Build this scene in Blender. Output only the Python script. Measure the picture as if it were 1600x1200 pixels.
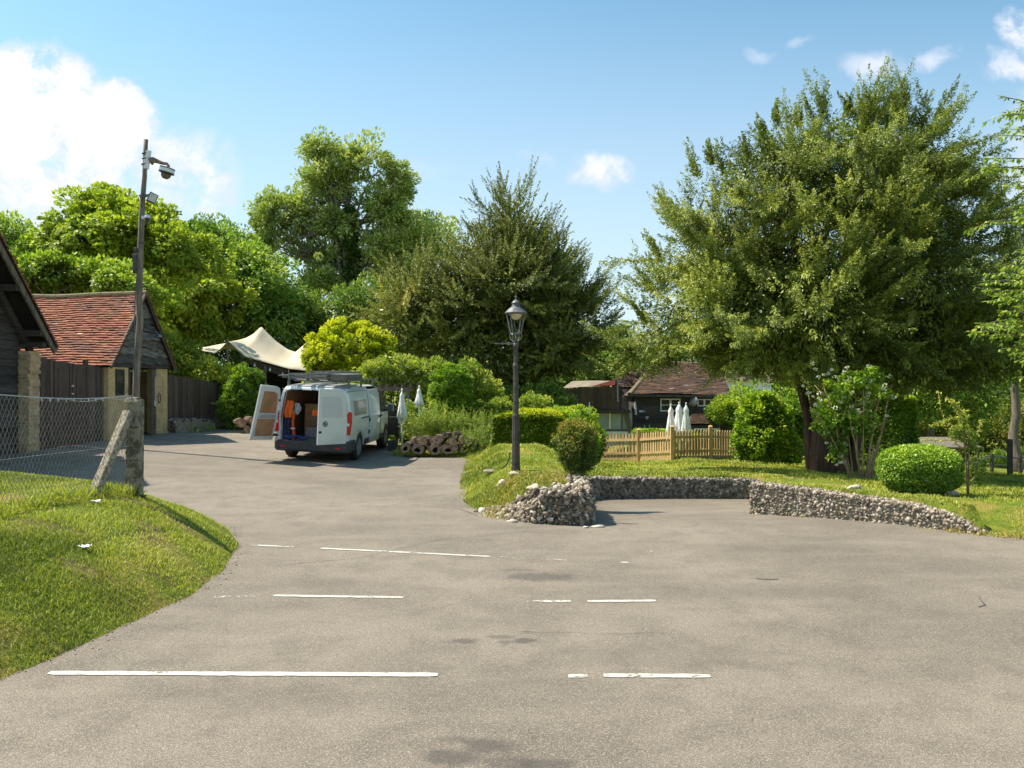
import bpy, math, random
import numpy as np
from mathutils import Vector, Matrix

for o in list(bpy.data.objects):
    bpy.data.objects.remove(o)
scene = bpy.context.scene
COL = scene.collection
R = math.radians

# ---------------------------------------------------------------- camera
cam_d = bpy.data.cameras.new("camera")
cam = bpy.data.objects.new("camera", cam_d)
COL.objects.link(cam)
cam.location = (0, 0, 2.0)
cam.rotation_euler = (R(90), 0, 0)
cam_d.sensor_width = 36
cam_d.lens = 28.125
cam_d.clip_start = 0.05
cam_d.clip_end = 2000
scene.camera = cam

# ---------------------------------------------------------------- light
SUN_DIR = Vector((-2.7, 0.75, 4.0)).normalized()      # towards the sun
SUN_EL = math.asin(SUN_DIR.z)
SUN_AZ = math.atan2(SUN_DIR.x, SUN_DIR.y)            # from +Y clockwise
sl = bpy.data.lights.new("sun", 'SUN')
sl.energy = 3.0
sl.angle = R(0.6)
sl.color = (1.0, 0.905, 0.75)
so = bpy.data.objects.new("sun", sl)
COL.objects.link(so)
so.rotation_euler = (-SUN_DIR).to_track_quat('-Z', 'Y').to_euler()

scene.view_settings.view_transform = 'Standard'
scene.view_settings.look = 'None'
scene.view_settings.exposure = 1.46
scene.view_settings.gamma = 1.0
scene.view_settings.use_curve_mapping = False
scene.cycles.max_bounces = 7
scene.cycles.diffuse_bounces = 4
scene.cycles.transmission_bounces = 6
scene.cycles.transparent_max_bounces = 12
scene.cycles.use_denoising = True


class NT:
    """tiny node-tree helper"""
    def __init__(s, tree):
        s.t = tree
        for n in list(tree.nodes):
            tree.nodes.remove(n)

    def n(s, typ, **kw):
        nd = s.t.nodes.new(typ)
        ins = kw.pop('ins', {})
        for k, v in kw.items():
            setattr(nd, k, v)
        for k, v in ins.items():
            s.put(nd.inputs[k], v)
        return nd

    def put(s, sock, v):
        if isinstance(v, bpy.types.NodeSocket):
            s.t.links.new(v, sock)
        elif isinstance(v, (tuple, list)) and len(v) == 3 and sock.type == 'RGBA':
            sock.default_value = (*v, 1)
        else:
            sock.default_value = v

    def math(s, op, a, b=0.0, c=0.0, clamp=False):
        m = s.n('ShaderNodeMath', operation=op, use_clamp=clamp)
        s.put(m.inputs[0], a)
        s.put(m.inputs[1], b)
        if op in ('MULTIPLY_ADD',):
            s.put(m.inputs[2], c)
        return m.outputs[0]

    def mix(s, f, a, b, mode='MIX'):
        m = s.n('ShaderNodeMix', data_type='RGBA', blend_type=mode)
        s.put(m.inputs[0], f)
        s.put(m.inputs[6], a)
        s.put(m.inputs[7], b)
        return m.outputs[2]

    def noise(s, vec, scale, detail=3, rough=.55, out=0):
        m = s.n('ShaderNodeTexNoise')
        m.inputs['Scale'].default_value = scale
        m.inputs['Detail'].default_value = detail
        m.inputs['Roughness'].default_value = rough
        if vec is not None:
            s.put(m.inputs['Vector'], vec)
        return m.outputs[out]

    def ss(s, v, a, b, lo=0.0, hi=1.0):
        m = s.n('ShaderNodeMapRange', interpolation_type='SMOOTHSTEP')
        s.put(m.inputs[0], v)
        m.inputs[1].default_value = a
        m.inputs[2].default_value = b
        m.inputs[3].default_value = lo
        m.inputs[4].default_value = hi
        return m.outputs[0]

    def ramp(s, v, stops):
        m = s.n('ShaderNodeValToRGB')
        cr = m.color_ramp
        while len(cr.elements) < len(stops):
            cr.elements.new(0.5)
        for e, (p, c) in zip(cr.elements, stops):
            e.position = p
            e.color = (*c, 1)
        s.put(m.inputs[0], v)
        return m.outputs[0]


# ---------------------------------------------------------------- world
world = bpy.data.worlds.new("World")
scene.world = world
world.use_nodes = True
w = NT(world.node_tree)
sky = w.n('ShaderNodeTexSky', sky_type='NISHITA', sun_disc=False)
sky.sun_elevation = SUN_EL
sky.sun_rotation = SUN_AZ
sky.altitude = 50
sky.air_density = 1.0
sky.dust_density = 1.1
sky.ozone_density = 1.3
tc = w.n('ShaderNodeTexCoord').outputs['Generated']
sep = w.n('ShaderNodeSeparateXYZ', ins={0: tc})
yy = w.math('MAXIMUM', w.math('ABSOLUTE', sep.outputs[1]), 0.05)
u_ = w.math('DIVIDE', sep.outputs[0], yy)
v_ = w.math('DIVIDE', sep.outputs[2], yy)
uv = w.n('ShaderNodeCombineXYZ', ins={0: u_, 1: v_}).outputs[0]
warp = w.noise(uv, 9.0, 5, .6, out=1)
wv = w.n('ShaderNodeVectorMath', operation='SUBTRACT', ins={0: warp, 1: (.5, .5, .5)}).outputs[0]
wv = w.n('ShaderNodeVectorMath', operation='SCALE', ins={0: wv, 3: .07}).outputs[0]
uvw = w.n('ShaderNodeVectorMath', operation='ADD', ins={0: uv, 1: wv}).outputs[0]
sp2 = w.n('ShaderNodeSeparateXYZ', ins={0: uvw})
# cloud banks as directions in the sky (azimuth tangent, elevation tangent, half widths, density)
blobs = [(-.595, .345, .075, .075, 1.25), (-.52, .315, .07, .065, 1.0), (-.485, .335, .035, .05, 1.25), (-.61, .28, .10, .08, .8),
         (-.655, .32, .05, .09, .9), (-.54, .26, .13, .06, .7), (-.43, .265, .08, .055, .62), (-.385, .25, .045, .06, .5), (-.58, .23, .12, .05, .6), (-.63, .18, .09, .05, .75),
         (-.50, .20, .14, .045, .4), (.115, .27, .055, .022, .55), (.05, .285, .05, .014, .35), (.455, .395, .045, .022, .42), (.30, .42, .03, .012, .3),
         (.53, .405, .05, .014, .38), (.64, .44, .035, .03, .7), (.36, .425, .03, .010, .28), (.62, .395, .06, .02, .48), (-.10, .27, .06, .02, .25),
         (.95, .3, .3, .12, .8), (-1.1, .3, .25, .15, .9)]
acc = None
for (bu, bv, ba, bb, bd) in blobs:
    du = w.math('DIVIDE', w.math('SUBTRACT', sp2.outputs[0], bu), ba)
    dv = w.math('DIVIDE', w.math('SUBTRACT', sp2.outputs[1], bv), bb)
    r2 = w.math('ADD', w.math('MULTIPLY', du, du), w.math('MULTIPLY', dv, dv))
    m = w.math('MULTIPLY', w.math('MAXIMUM', w.math('SUBTRACT', 1.0, w.math('MULTIPLY', r2, .5)), 0.0), bd)
    acc = m if acc is None else w.math('MAXIMUM', acc, m)
fb = w.noise(uvw, 13.0, 9, .66)
dens = w.math('MULTIPLY', acc, w.ss(fb, .30, .62, .35, 1.25))
cl = w.ss(dens, .16, .62)
shade = w.noise(uvw, 22.0, 4, .6)
ccol = w.mix(w.ss(w.math('ADD', w.math('MULTIPLY', shade, .5), w.math('MULTIPLY', dens, .55)), .40, .85), (3.05, 3.3, 3.8), (4.3, 4.3, 4.35))
hz = w.ss(v_, 0.0, .58, 1.0, 0.0)
base_sky = w.mix(1.0, sky.outputs[0], (.53, .75, .71), 'MULTIPLY')
base_sky = w.mix(w.math('MULTIPLY', hz, .72), base_sky, (3.05, 3.4, 3.85))
fin = w.mix(cl, base_sky, ccol)
bg = w.n('ShaderNodeBackground', ins={0: fin, 1: 0.1})
wo = w.n('ShaderNodeOutputWorld')
w.t.links.new(bg.outputs[0], wo.inputs[0])


# ---------------------------------------------------------------- helpers
def tag(o, label=None, cat=None, group=None, kind=None):
    if label: o['label'] = label
    if cat: o['category'] = cat
    if group: o['group'] = group
    if kind: o['kind'] = kind
    return o


def empty(name, loc, label=None, cat=None, group=None, rot=(0, 0, 0)):
    o = bpy.data.objects.new(name, None)
    o.empty_display_size = .2
    COL.objects.link(o)
    o.location = loc
    o.rotation_euler = rot
    return tag(o, label, cat, group)


def np_mesh(name, V, F, mat, parent=None, rnd=None, origin=None, smooth=False, uv=None):
    V = np.asarray(V, dtype=np.float64).reshape(-1, 3)
    F = np.asarray(F, dtype=np.int32)
    k = F.shape[1]
    if origin is not None:
        V = V - np.array(origin)
    me = bpy.data.meshes.new(name)
    me.vertices.add(len(V))
    me.vertices.foreach_set('co', V.ravel())
    me.loops.add(F.size)
    me.loops.foreach_set('vertex_index', F.ravel())
    me.polygons.add(len(F))
    me.polygons.foreach_set('loop_start', np.arange(0, F.size, k, dtype=np.int32))
    if rnd is not None:
        a = me.attributes.new('rnd', 'FLOAT', 'FACE')
        a.data.foreach_set('value', np.asarray(rnd, dtype=np.float32))
    me.update(calc_edges=True)
    if smooth:
        me.polygons.foreach_set('use_smooth', np.ones(len(F), dtype=bool))
    me.materials.append(mat)
    o = bpy.data.objects.new(name, me)
    COL.objects.link(o)
    if parent is not None:
        o.parent = parent
    elif origin is not None:
        o.location = origin
    return o


def nrm(a):
    return a / np.maximum(np.linalg.norm(a, axis=-1, keepdims=True), 1e-9)


class MB:
    """collects polygons, builds one mesh object"""
    def __init__(s):
        s.v, s.f, s.r = [], [], []
        s.M = None

    def add(s, verts, faces, rnd=.5):
        b = len(s.v)
        if s.M is not None:
            verts = [tuple(s.M @ Vector(p)) for p in verts]
        s.v.extend([tuple(p) for p in verts])
        for f in faces:
            s.f.append(tuple(b + i for i in f))
            s.r.append(rnd)
        return s

    def box(s, x0, x1, y0, y1, z0, z1, rnd=.5):
        s.add([(x0, y0, z0), (x1, y0, z0), (x1, y1, z0), (x0, y1, z0), (x0, y0, z1), (x1, y0, z1), (x1, y1, z1), (x0, y1, z1)],
              [(0, 3, 2, 1), (4, 5, 6, 7), (0, 1, 5, 4), (1, 2, 6, 5), (2, 3, 7, 6), (3, 0, 4, 7)], rnd)
        return s

    def bar(s, a, b, w, h, up=(0, 0, 1), rnd=.5, w2=None, h2=None):
        """box beam from a to b, width w (sideways), height h (along up)"""
        a, b = Vector(a), Vector(b)
        d = (b - a).normalized()
        up = Vector(up)
        sd = d.cross(up)
        if sd.length < 1e-5:
            sd = d.cross(Vector((1, 0, 0)))
        sd.normalize()
        u = sd.cross(d).normalized()
        w2 = w if w2 is None else w2
        h2 = h if h2 is None else h2
        vs = []
        for p, ww, hh in ((a, w, h), (b, w2, h2)):
            for i, j in ((-1, -1), (1, -1), (1, 1), (-1, 1)):
                vs.append(tuple(p + sd * (i * ww / 2) + u * (j * hh / 2)))
        s.add(vs, [(0, 1, 2, 3), (7, 6, 5, 4), (0, 4, 5, 1), (1, 5, 6, 2), (2, 6, 7, 3), (3, 7, 4, 0)], rnd)
        return s

    def tube(s, pts, rad, n=8, rnd=.5, cap=True, flute=0, nf=0):
        pts = [Vector(p) for p in pts]
        if not hasattr(rad, '__len__'):
            rad = [rad] * len(pts)
        ref = Vector((0, 0, 1))
        d0 = (pts[-1] - pts[0]).normalized()
        if abs(d0.dot(ref)) > .9:
            ref = Vector((1, 0, 0))
        vs, fs = [], []
        for i, p in enumerate(pts):
            d = (pts[min(i + 1, len(pts) - 1)] - pts[max(i - 1, 0)]).normalized()
            a = d.cross(ref).normalized()
            b = a.cross(d).normalized()
            for k in range(n):
                t = 2 * math.pi * k / n
                rr = rad[i] * (1 + flute * (math.cos(nf * t) if nf else 0))
                vs.append(tuple(p + a * (math.cos(t) * rr) + b * (math.sin(t) * rr)))
        for i in range(len(pts) - 1):
            for k in range(n):
                k2 = (k + 1) % n
                fs.append((i * n + k, (i + 1) * n + k, (i + 1) * n + k2, i * n + k2))
        if cap:
            fs.append(tuple(range(n)))
            fs.append(tuple(reversed(range((len(pts) - 1) * n, len(pts) * n))))
        s.add(vs, fs, rnd)
        return s

    def lathe(s, prof, cx, cy, cz=0, n=16, rnd=.5, sx=1, sy=1, flute=0, nf=0):
        vs, fs = [], []
        for (r, z) in prof:
            for k in range(n):
                t = 2 * math.pi * k / n
                rr = r * (1 + flute * (math.cos(nf * t) if nf else 0))
                vs.append((cx + math.cos(t) * rr * sx, cy + math.sin(t) * rr * sy, cz + z))
        m = len(prof)
        for i in range(m - 1):
            for k in range(n):
                k2 = (k + 1) % n
                fs.append((i * n + k, i * n + k2, (i + 1) * n + k2, (i + 1) * n + k))
        fs.append(tuple(reversed(range(n))))
        fs.append(tuple(range((m - 1) * n, m * n)))
        s.add(vs, fs, rnd)
        return s

    def prism(s, poly, d, rnd=.5):
        """poly: list of 3D points (planar), extruded by vector d"""
        n = len(poly)
        d = Vector(d)
        vs = [tuple(p) for p in poly] + [tuple(Vector(p) + d) for p in poly]
        fs = [tuple(range(n)), tuple(reversed(range(n, 2 * n)))]
        for i in range(n):
            j = (i + 1) % n
            fs.append((i, n + i, n + j, j))
        s.add(vs, fs, rnd)
        return s

    def build(s, name, mat, parent=None, origin=None, smooth=False, bevel=0, local=False):
        if parent is not None and origin is None and not local:
            origin = parent.location
        V = s.v
        if origin is not None:
            ox, oy, oz = origin
            V = [(p[0] - ox, p[1] - oy, p[2] - oz) for p in V]
        me = bpy.data.meshes.new(name)
        me.from_pydata(V, [], s.f)
        a = me.attributes.new('rnd', 'FLOAT', 'FACE')
        a.data.foreach_set('value', np.array(s.r, dtype=np.float32))
        # box-projected UV in metres
        uvl = me.uv_layers.new(name='UVMap')
        me.update()
        for p in me.polygons:
            nn = p.normal
            ax, ay, az = abs(nn.x), abs(nn.y), abs(nn.z)
            for li in p.loop_indices:
                c = s.v[me.loops[li].vertex_index]
                if az >= ax and az >= ay:
                    uvl.data[li].uv = (c[0], c[1])
                elif ax >= ay:
                    uvl.data[li].uv = (c[1], c[2])
                else:
                    uvl.data[li].uv = (c[0], c[2])
        if smooth:
            me.polygons.foreach_set('use_smooth', [True] * len(me.polygons))
        me.materials.append(mat)
        o = bpy.data.objects.new(name, me)
        COL.objects.link(o)
        if parent is not None:
            o.parent = parent
        elif origin is not None:
            o.location = origin
        if bevel:
            m = o.modifiers.new('bevel', 'BEVEL')
            m.width = bevel
            m.segments = 2
            m.limit_method = 'ANGLE'
        return o


def copy_tree(root, loc, rot=None, label=None, group=None, scale=None):
    r = root.copy()
    COL.objects.link(r)
    r.location = loc
    if rot is not None: r.rotation_euler = rot
    if scale is not None: r.scale = scale
    if label: r['label'] = label
    if group: r['group'] = group
    for ch in list(root.children):
        c = ch.copy()
        COL.objects.link(c)
        c.parent = r
        for g in ch.children:
            d = g.copy()
            COL.objects.link(d)
            d.parent = c
    return r


# ---------------------------------------------------------------- materials
def new_mat(name):
    m = bpy.data.materials.new(name)
    m.use_nodes = True
    return m, NT(m.node_tree)


def finish(t, shader, disp=None):
    o = t.n('ShaderNodeOutputMaterial')
    t.t.links.new(shader, o.inputs[0])


def surf(name, c1, c2=None, scale=6, rough=.75, bump=.0, bscale=None, metal=0, spec=.5, stretch=None, rnd=None, detail=5, coat=0, lo=.35, hi=.65):
    """noise-mottled principled surface; rnd = amount the per-piece attribute moves the colour"""
    m, t = new_mat(name)
    co = t.n('ShaderNodeTexCoord').outputs['Object']
    if stretch:
        co = t.n('ShaderNodeMapping', ins={0: co, 3: stretch}).outputs[0]
    c2 = c2 or tuple(x * .7 for x in c1)
    nz = t.noise(co, scale, detail, .6)
    f = t.ss(nz, lo, hi)
    col = t.mix(f, c1, c2)
    if rnd:
        at = t.n('ShaderNodeAttribute', attribute_name='rnd').outputs['Fac']
        k = t.math('ADD', t.math('MULTIPLY', at, 2 * rnd), 1 - rnd)
        kc = t.n('ShaderNodeCombineXYZ', ins={0: k, 1: k, 2: k}).outputs[0]
        col = t.mix(1.0, col, kc, 'MULTIPLY')
    b = t.n('ShaderNodeBsdfPrincipled')
    t.put(b.inputs['Base Color'], col)
    b.inputs['Roughness'].default_value = rough
    b.inputs['Metallic'].default_value = metal
    b.inputs['Specular IOR Level'].default_value = spec
    b.inputs['Coat Weight'].default_value = coat
    if bump:
        bn = t.noise(co, bscale or scale * 4, 6, .65)
        bp = t.n('ShaderNodeBump', ins={0: bump, 1: .02, 'Height': bn})
        t.t.links.new(bp.outputs[0], b.inputs['Normal'])
    finish(t, b.outputs[0])
    return m


def leafmat(name, stops, trans=.35, rough=.55, boost=1.95):
    """leaf colour picked per leaf from a ramp; light passes through"""
    g = boost
    stops = [(p, (min(.62, c[0] * g * 1.12), min(.60, c[1] * g), min(.5, c[2] * g * .72))) for p, c in stops] if boost else stops
    m, t = new_mat(name)
    at = t.n('ShaderNodeAttribute', attribute_name='rnd').outputs['Fac']
    col = t.ramp(at, stops)
    b = t.n('ShaderNodeBsdfPrincipled')
    t.put(b.inputs['Base Color'], col)
    b.inputs['Roughness'].default_value = rough
    b.inputs['Specular IOR Level'].default_value = .35
    tr = t.n('ShaderNodeBsdfTranslucent')
    tcx = t.mix(1.0, col, (1.12, 1.28, .5), 'MULTIPLY')
    t.put(tr.inputs[0], tcx)
    mx = t.n('ShaderNodeMixShader')
    mx.inputs[0].default_value = trans
    t.t.links.new(b.outputs[0], mx.inputs[1])
    t.t.links.new(tr.outputs[0], mx.inputs[2])
    finish(t, mx.outputs[0])
    return m


def brick_mat(name, c1, c2, mortar, sw=1.0):
    m, t = new_mat(name)
    uvn = t.n('ShaderNodeUVMap').outputs[0]
    br = t.n('ShaderNodeTexBrick')
    t.put(br.inputs['Vector'], uvn)
    br.inputs['Scale'].default_value = 1.0
    br.inputs['Brick Width'].default_value = .225 * sw
    br.inputs['Row Height'].default_value = .075 * sw
    br.inputs['Mortar Size'].default_value = .008
    br.inputs['Color1'].default_value = (*c1, 1)
    br.inputs['Color2'].default_value = (*c2, 1)
    br.inputs['Mortar'].default_value = (*mortar, 1)
    co = t.n('ShaderNodeTexCoord').outputs['Object']
    nz = t.noise(co, 3, 5)
    col = t.mix(t.ss(nz, .45, .75, 0, .55), br.outputs[0], tuple(x * .35 for x in c1))
    nz2 = t.noise(co, 14, 3)
    col = t.mix(t.ss(nz2, .5, .8, 0, .5), col, tuple(min(1, x * 1.35) for x in c2))
    b = t.n('ShaderNodeBsdfPrincipled', ins={'Base Color': col, 'Roughness': .9})
    bp = t.n('ShaderNodeBump', ins={0: .6, 1: .012, 'Height': t.math('SUBTRACT', t.noise(co, 40, 3), br.outputs['Fac'])})
    t.t.links.new(bp.outputs[0], b.inputs['Normal'])
    finish(t, b.outputs[0])
    return m


def glass_mat(name, tint=(.75, .8, .82), dark=.0):
    m, t = new_mat(name)
    g = t.n('ShaderNodeBsdfGlossy', ins={0: (.9, .9, .9), 1: .03})
    tr = t.n('ShaderNodeBsdfTransparent', ins={0: tint})
    fr = t.n('ShaderNodeFresnel', ins={0: 1.5})
    mx = t.n('ShaderNodeMixShader')
    t.put(mx.inputs[0], t.math('ADD', fr.outputs[0], .04, clamp=True))
    t.t.links.new(tr.outputs[0], mx.inputs[1])
    t.t.links.new(g.outputs[0], mx.inputs[2])
    finish(t, mx.outputs[0])
    return m


M = {}
M['tile'] = None


def tile_mat(k=(1, 1, 1), name='clay_tile'):
    m, t = new_mat(name)
    at = t.n('ShaderNodeAttribute', attribute_name='rnd').outputs['Fac']
    col = t.ramp(at, [(0, (.06, .032, .028)), (.25, (.15, .06, .042)), (.6, (.27, .10, .062)), (.88, (.36, .16, .09)), (1, (.50, .36, .26))])
    co = t.n('ShaderNodeTexCoord').outputs['Object']
    n1 = t.noise(co, 1.4, 5)
    col = t.mix(t.ss(n1, .50, .66, 0, .62), col, (.10, .065, .06))
    n2 = t.noise(co, 16, 4)
    col = t.mix(t.ss(n2, .62, .74, 0, .7), col, (.42, .38, .30))
    col = t.mix(1.0, col, k, 'MULTIPLY')
    b = t.n('ShaderNodeBsdfPrincipled', ins={'Base Color': col, 'Roughness': .9})
    bp = t.n('ShaderNodeBump', ins={0: .5, 1: .01, 'Height': t.noise(co, 60, 4)})
    t.t.links.new(bp.outputs[0], b.inputs['Normal'])
    finish(t, b.outputs[0])
    return m


M['tile'] = tile_mat((1.12, 1.04, .92))
M['tile_old'] = tile_mat((.62, .90, .95), 'old_brown_tile')
M['ridge'] = surf('ridge_tile', (.22, .17, .10), (.16, .14, .05), scale=5, rough=.9, bump=.4)
M['black_board'] = surf('tarred_board', (.035, .031, .030), (.075, .062, .054), scale=3, rough=.75, bump=.6, stretch=(1, 1, 7), rnd=.45)
M['grey_board'] = surf('weathered_waney_board', (.070, .064, .056), (.165, .150, .122), scale=2.2, rough=.85, bump=.7, stretch=(1, 1, 6), rnd=.5)
M['brown_board'] = surf('brown_stained_board', (.060, .036, .028), (.105, .068, .052), scale=2.4, rough=.7, bump=.4, stretch=(6, 6, .8), rnd=.45)
M['brown_gate'] = surf('brown_painted_gate', (.070, .042, .034), (.092, .058, .046), scale=2, rough=.6, bump=.15)
M['yellow_brick'] = brick_mat('yellow_stock_brick', (.72, .52, .22), (.60, .38, .15), (.52, .44, .30))
M['old_brick'] = brick_mat('mixed_old_brick', (.62, .46, .24), (.42, .24, .12), (.56, .48, .36))
M['old_timber'] = surf('grey_old_timber', (.20, .165, .125), (.10, .08, .06), scale=3, rough=.85, bump=.5, stretch=(5, 5, .6))
M['pole_wood'] = surf('weathered_pole', (.27, .22, .165), (.13, .105, .075), scale=4, rough=.85, bump=.5, stretch=(6, 6, .5))
M['concrete'] = surf('lichen_concrete', (.30, .26, .19), (.10, .085, .06), scale=9, rough=.95, bump=.9, bscale=60, lo=.42, hi=.58)
M['concrete_pale'] = surf('pebbly_concrete', (.44, .38, .29), (.20, .16, .12), scale=22, rough=.95, bump=.9, bscale=70, lo=.42, hi=.62)
M['galv'] = surf('galvanised_wire', (.24, .24, .23), (.13, .13, .12), scale=20, rough=.5, metal=.5)
M['galv_light'] = surf('shiny_cable', (.62, .62, .62), (.40, .40, .40), scale=20, rough=.4, metal=.5)
M['white'] = surf('white_paint', (.84, .84, .82), (.74, .74, .72), scale=3, rough=.5)
M['white_plastic'] = surf('white_plastic', (.74, .75, .77), (.66, .67, .70), scale=3, rough=.35)
M['canvas'] = surf('cream_canvas', (.62, .54, .40), (.52, .45, .33), scale=.8, rough=.85)
M['parasol'] = surf('white_parasol_cloth', (.88, .86, .84), (.70, .69, .68), scale=5, rough=.9, bump=.3)
M['iron'] = surf('faded_black_iron', (.040, .034, .030), (.088, .070, .058), scale=4, rough=.5, bump=.3, stretch=(1, 1, 3))
M['iron_light'] = surf('bleached_iron', (.20, .21, .22), (.10, .10, .105), scale=9, rough=.5, metal=.2)
M['lamp_dish'] = surf('lamp_dish', (.62, .58, .44), (.5, .46, .34), rough=.35)
M['red_cloth'] = surf('red_canopy_cloth', (.20, .028, .02), (.14, .02, .015), rough=.9)
M['beige_cloth'] = surf('beige_canopy_cloth', (.27, .22, .165), (.18, .15, .11), rough=.9, scale=2)
M['black_void'] = surf('shade_black', (.012, .011, .010), (.02, .018, .016), rough=.9)  # near-black colour stands in for the shade of interiors and undersides
M['new_timber'] = surf('treated_timber', (.56, .39, .19), (.40, .26, .12), scale=5, rough=.75, bump=.3, stretch=(5, 5, .7), rnd=.25)
M['bark_yew'] = surf('yew_bark', (.17, .085, .062), (.07, .042, .034), scale=4, rough=.95, bump=.9, stretch=(5, 5, .6))
M['bark_grey'] = surf('grey_bark', (.22, .185, .145), (.11, .09, .07), scale=5, rough=.95, bump=.8, stretch=(4, 4, .7))
M['bark_dark'] = surf('dark_bark', (.085, .07, .055), (.045, .038, .03), scale=5, rough=.95, bump=.8, stretch=(4, 4, .7))
M['stem_tan'] = surf('pale_tan_stem', (.42, .30, .18), (.24, .16, .09), scale=9, rough=.85, stretch=(3, 3, .6))
M['log_bark'] = surf('log_bark', (.17, .11, .075), (.06, .04, .03), scale=9, rough=.95, bump=.9)
M['log_end'] = surf('cut_log_end', (.48, .32, .19), (.24, .14, .085), scale=9, rough=.9, bump=.5)
M['log_end_grey'] = surf('weathered_log_end', (.33, .24, .17), (.13, .08, .055), scale=8, rough=.9, bump=.6)
M['rattan'] = surf('dark_rattan', (.05, .042, .04), (.09, .078, .072), scale=60, rough=.7, bump=.6)
M['rubber'] = surf('tyre_rubber', (.022, .022, .022), (.035, .034, .032), scale=9, rough=.85)
M['slate'] = surf('grey_render', (.30, .26, .23), (.22, .19, .17), rough=.9)
M['frosted'] = surf('milky_glazing', (.36, .43, .45), (.28, .35, .37), scale=3, rough=.25)
M['dark_glass'] = surf('dark_glazing', (.03, .035, .035), (.055, .06, .058), scale=3, rough=.08)


def stone_mat(name, stops):
    m, t = new_mat(name)
    at = t.n('ShaderNodeAttribute', attribute_name='rnd').outputs['Fac']
    col = t.ramp(at, stops)
    co = t.n('ShaderNodeTexCoord').outputs['Object']
    col = t.mix(t.ss(t.noise(co, 22, 5), .52, .68, 0, .75), col, (.07, .06, .05))
    col = t.mix(t.ss(t.noise(co, 31, 4), .60, .72, 0, .35), col, (.46, .41, .34))
    col = t.mix(t.ss(t.noise(co, 3.0, 4), .55, .7, 0, .35), col, (.14, .13, .05))
    b = t.n('ShaderNodeBsdfPrincipled', ins={'Base Color': col, 'Roughness': .85})
    bp = t.n('ShaderNodeBump', ins={0: .8, 1: .02, 'Height': t.noise(co, 55, 5)})
    t.t.links.new(bp.outputs[0], b.inputs['Normal'])
    finish(t, b.outputs[0])
    return m


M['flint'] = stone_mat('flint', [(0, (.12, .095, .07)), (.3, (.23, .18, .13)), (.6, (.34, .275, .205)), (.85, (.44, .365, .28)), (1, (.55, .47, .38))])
M['flint_dark'] = stone_mat('shaded_flint_mossy', [(0, (.05, .045, .04)), (.5, (.16, .135, .11)), (.85, (.26, .22, .18)), (1, (.50, .47, .42))])  # darker copy of the flint, shade put into the colour
M['rubble'] = stone_mat('rubble_stone', [(0, (.07, .058, .045)), (.3, (.19, .15, .11)), (.65, (.34, .275, .20)), (.9, (.46, .39, .30)), (1, (.66, .60, .50))])
M['mortar'] = surf('lime_mortar', (.32, .275, .21), (.20, .17, .13), scale=12, rough=.95, bump=.8)
M['paint_line'] = None

# ---------------------------------------------------------------- terrain
def sm(x, a, b):
    t = np.clip((x - a) / (b - a), 0, 1)
    return t * t * (3 - 2 * t)


ASPH = [(-5, -14), (22, -14), (15, 5.5), (9.5, 8.8), (6.9, 10.05), (6.25, 10.45), (5.95, 10.85), (5.5, 11.35), (4.8, 11.95), (3.85, 12.75), (3.95, 13.3),
        (4.72, 15.9), (1.6, 15.9), (1.45, 15.3), (1.12, 13), (1.10, 11.42), (.27, 11.5), (-.3, 12.2), (-.73, 13), (-.94, 14.2),
        (-1.08, 16.5), (-1.15, 19), (-1.2, 21.0), (-1.6, 21.5), (-3.3, 21.9), (-3.5, 24.5), (-8.9, 30), (-11.3, 30), (-11.1, 26), (-11.2, 22.2),
        (-13, 19), (-25, 19), (-25, 16.8), (-14, 14.9), (-7.6, 13.3), (-5.5, 12.1), (-4.5, 11.7), (-3.86, 10.96), (-3.38, 10), (-3.07, 8.53),
        (-3.01, 7.53), (-3.14, 6.89), (-3.25, 6.25), (-3.36, 5.68), (-3.44, 5.38), (-3.75, 4.4), (-4.3, 2.5)]


def poly_sdf(x, y, poly):
    """signed distance, negative inside"""
    x = np.asarray(x, float)
    y = np.asarray(y, float)
    d = np.full(x.shape, 1e9)
    inside = np.zeros(x.shape, bool)
    n = len(poly)
    for i in range(n):
        ax, ay = poly[i]
        bx, by = poly[(i + 1) % n]
        ex, ey = bx - ax, by - ay
        wx, wy = x - ax, y - ay
        t = np.clip((wx * ex + wy * ey) / (ex * ex + ey * ey), 0, 1)
        d = np.minimum(d, (wx - ex * t) ** 2 + (wy - ey * t) ** 2)
        c = (ay <= y) != (by <= y)
        with np.errstate(divide='ignore', invalid='ignore'):
            xi = ax + (y - ay) * ex / (ey if ey != 0 else 1e-12)
        inside ^= c & (x < xi)
    d = np.sqrt(d)
    return np.where(inside, -d, d)


_rs = np.random.default_rng(5)
_K = _rs.normal(size=(24, 3))
_K /= np.linalg.norm(_K, axis=1, keepdims=True)
_P = _rs.uniform(0, 6.28, 24)


def vn(p, scale, off=0):
    """cheap smooth pseudo-noise, about -1..1"""
    p = np.asarray(p, float)
    a = np.zeros(p.shape[:-1])
    for j in range(7):
        i = (j + off * 7) % 24
        a = a + np.sin((p @ _K[i]) * scale * (.7 + .17 * j) + _P[i] + off)
    return a / 3.2


def base_z(x, y):
    left = np.clip(-x - 3.5, 0, 11)
    z = sm(y, 10, 20) * (.02 + .05 * left * (1 - .5 * sm(y, 23, 29))) + .10 * sm(y, 20, 26) * (x < 1.5)
    z = z - .30 * sm(y, 11.3, 15.5) * sm(x, .7, 1.7)
    return z


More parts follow.
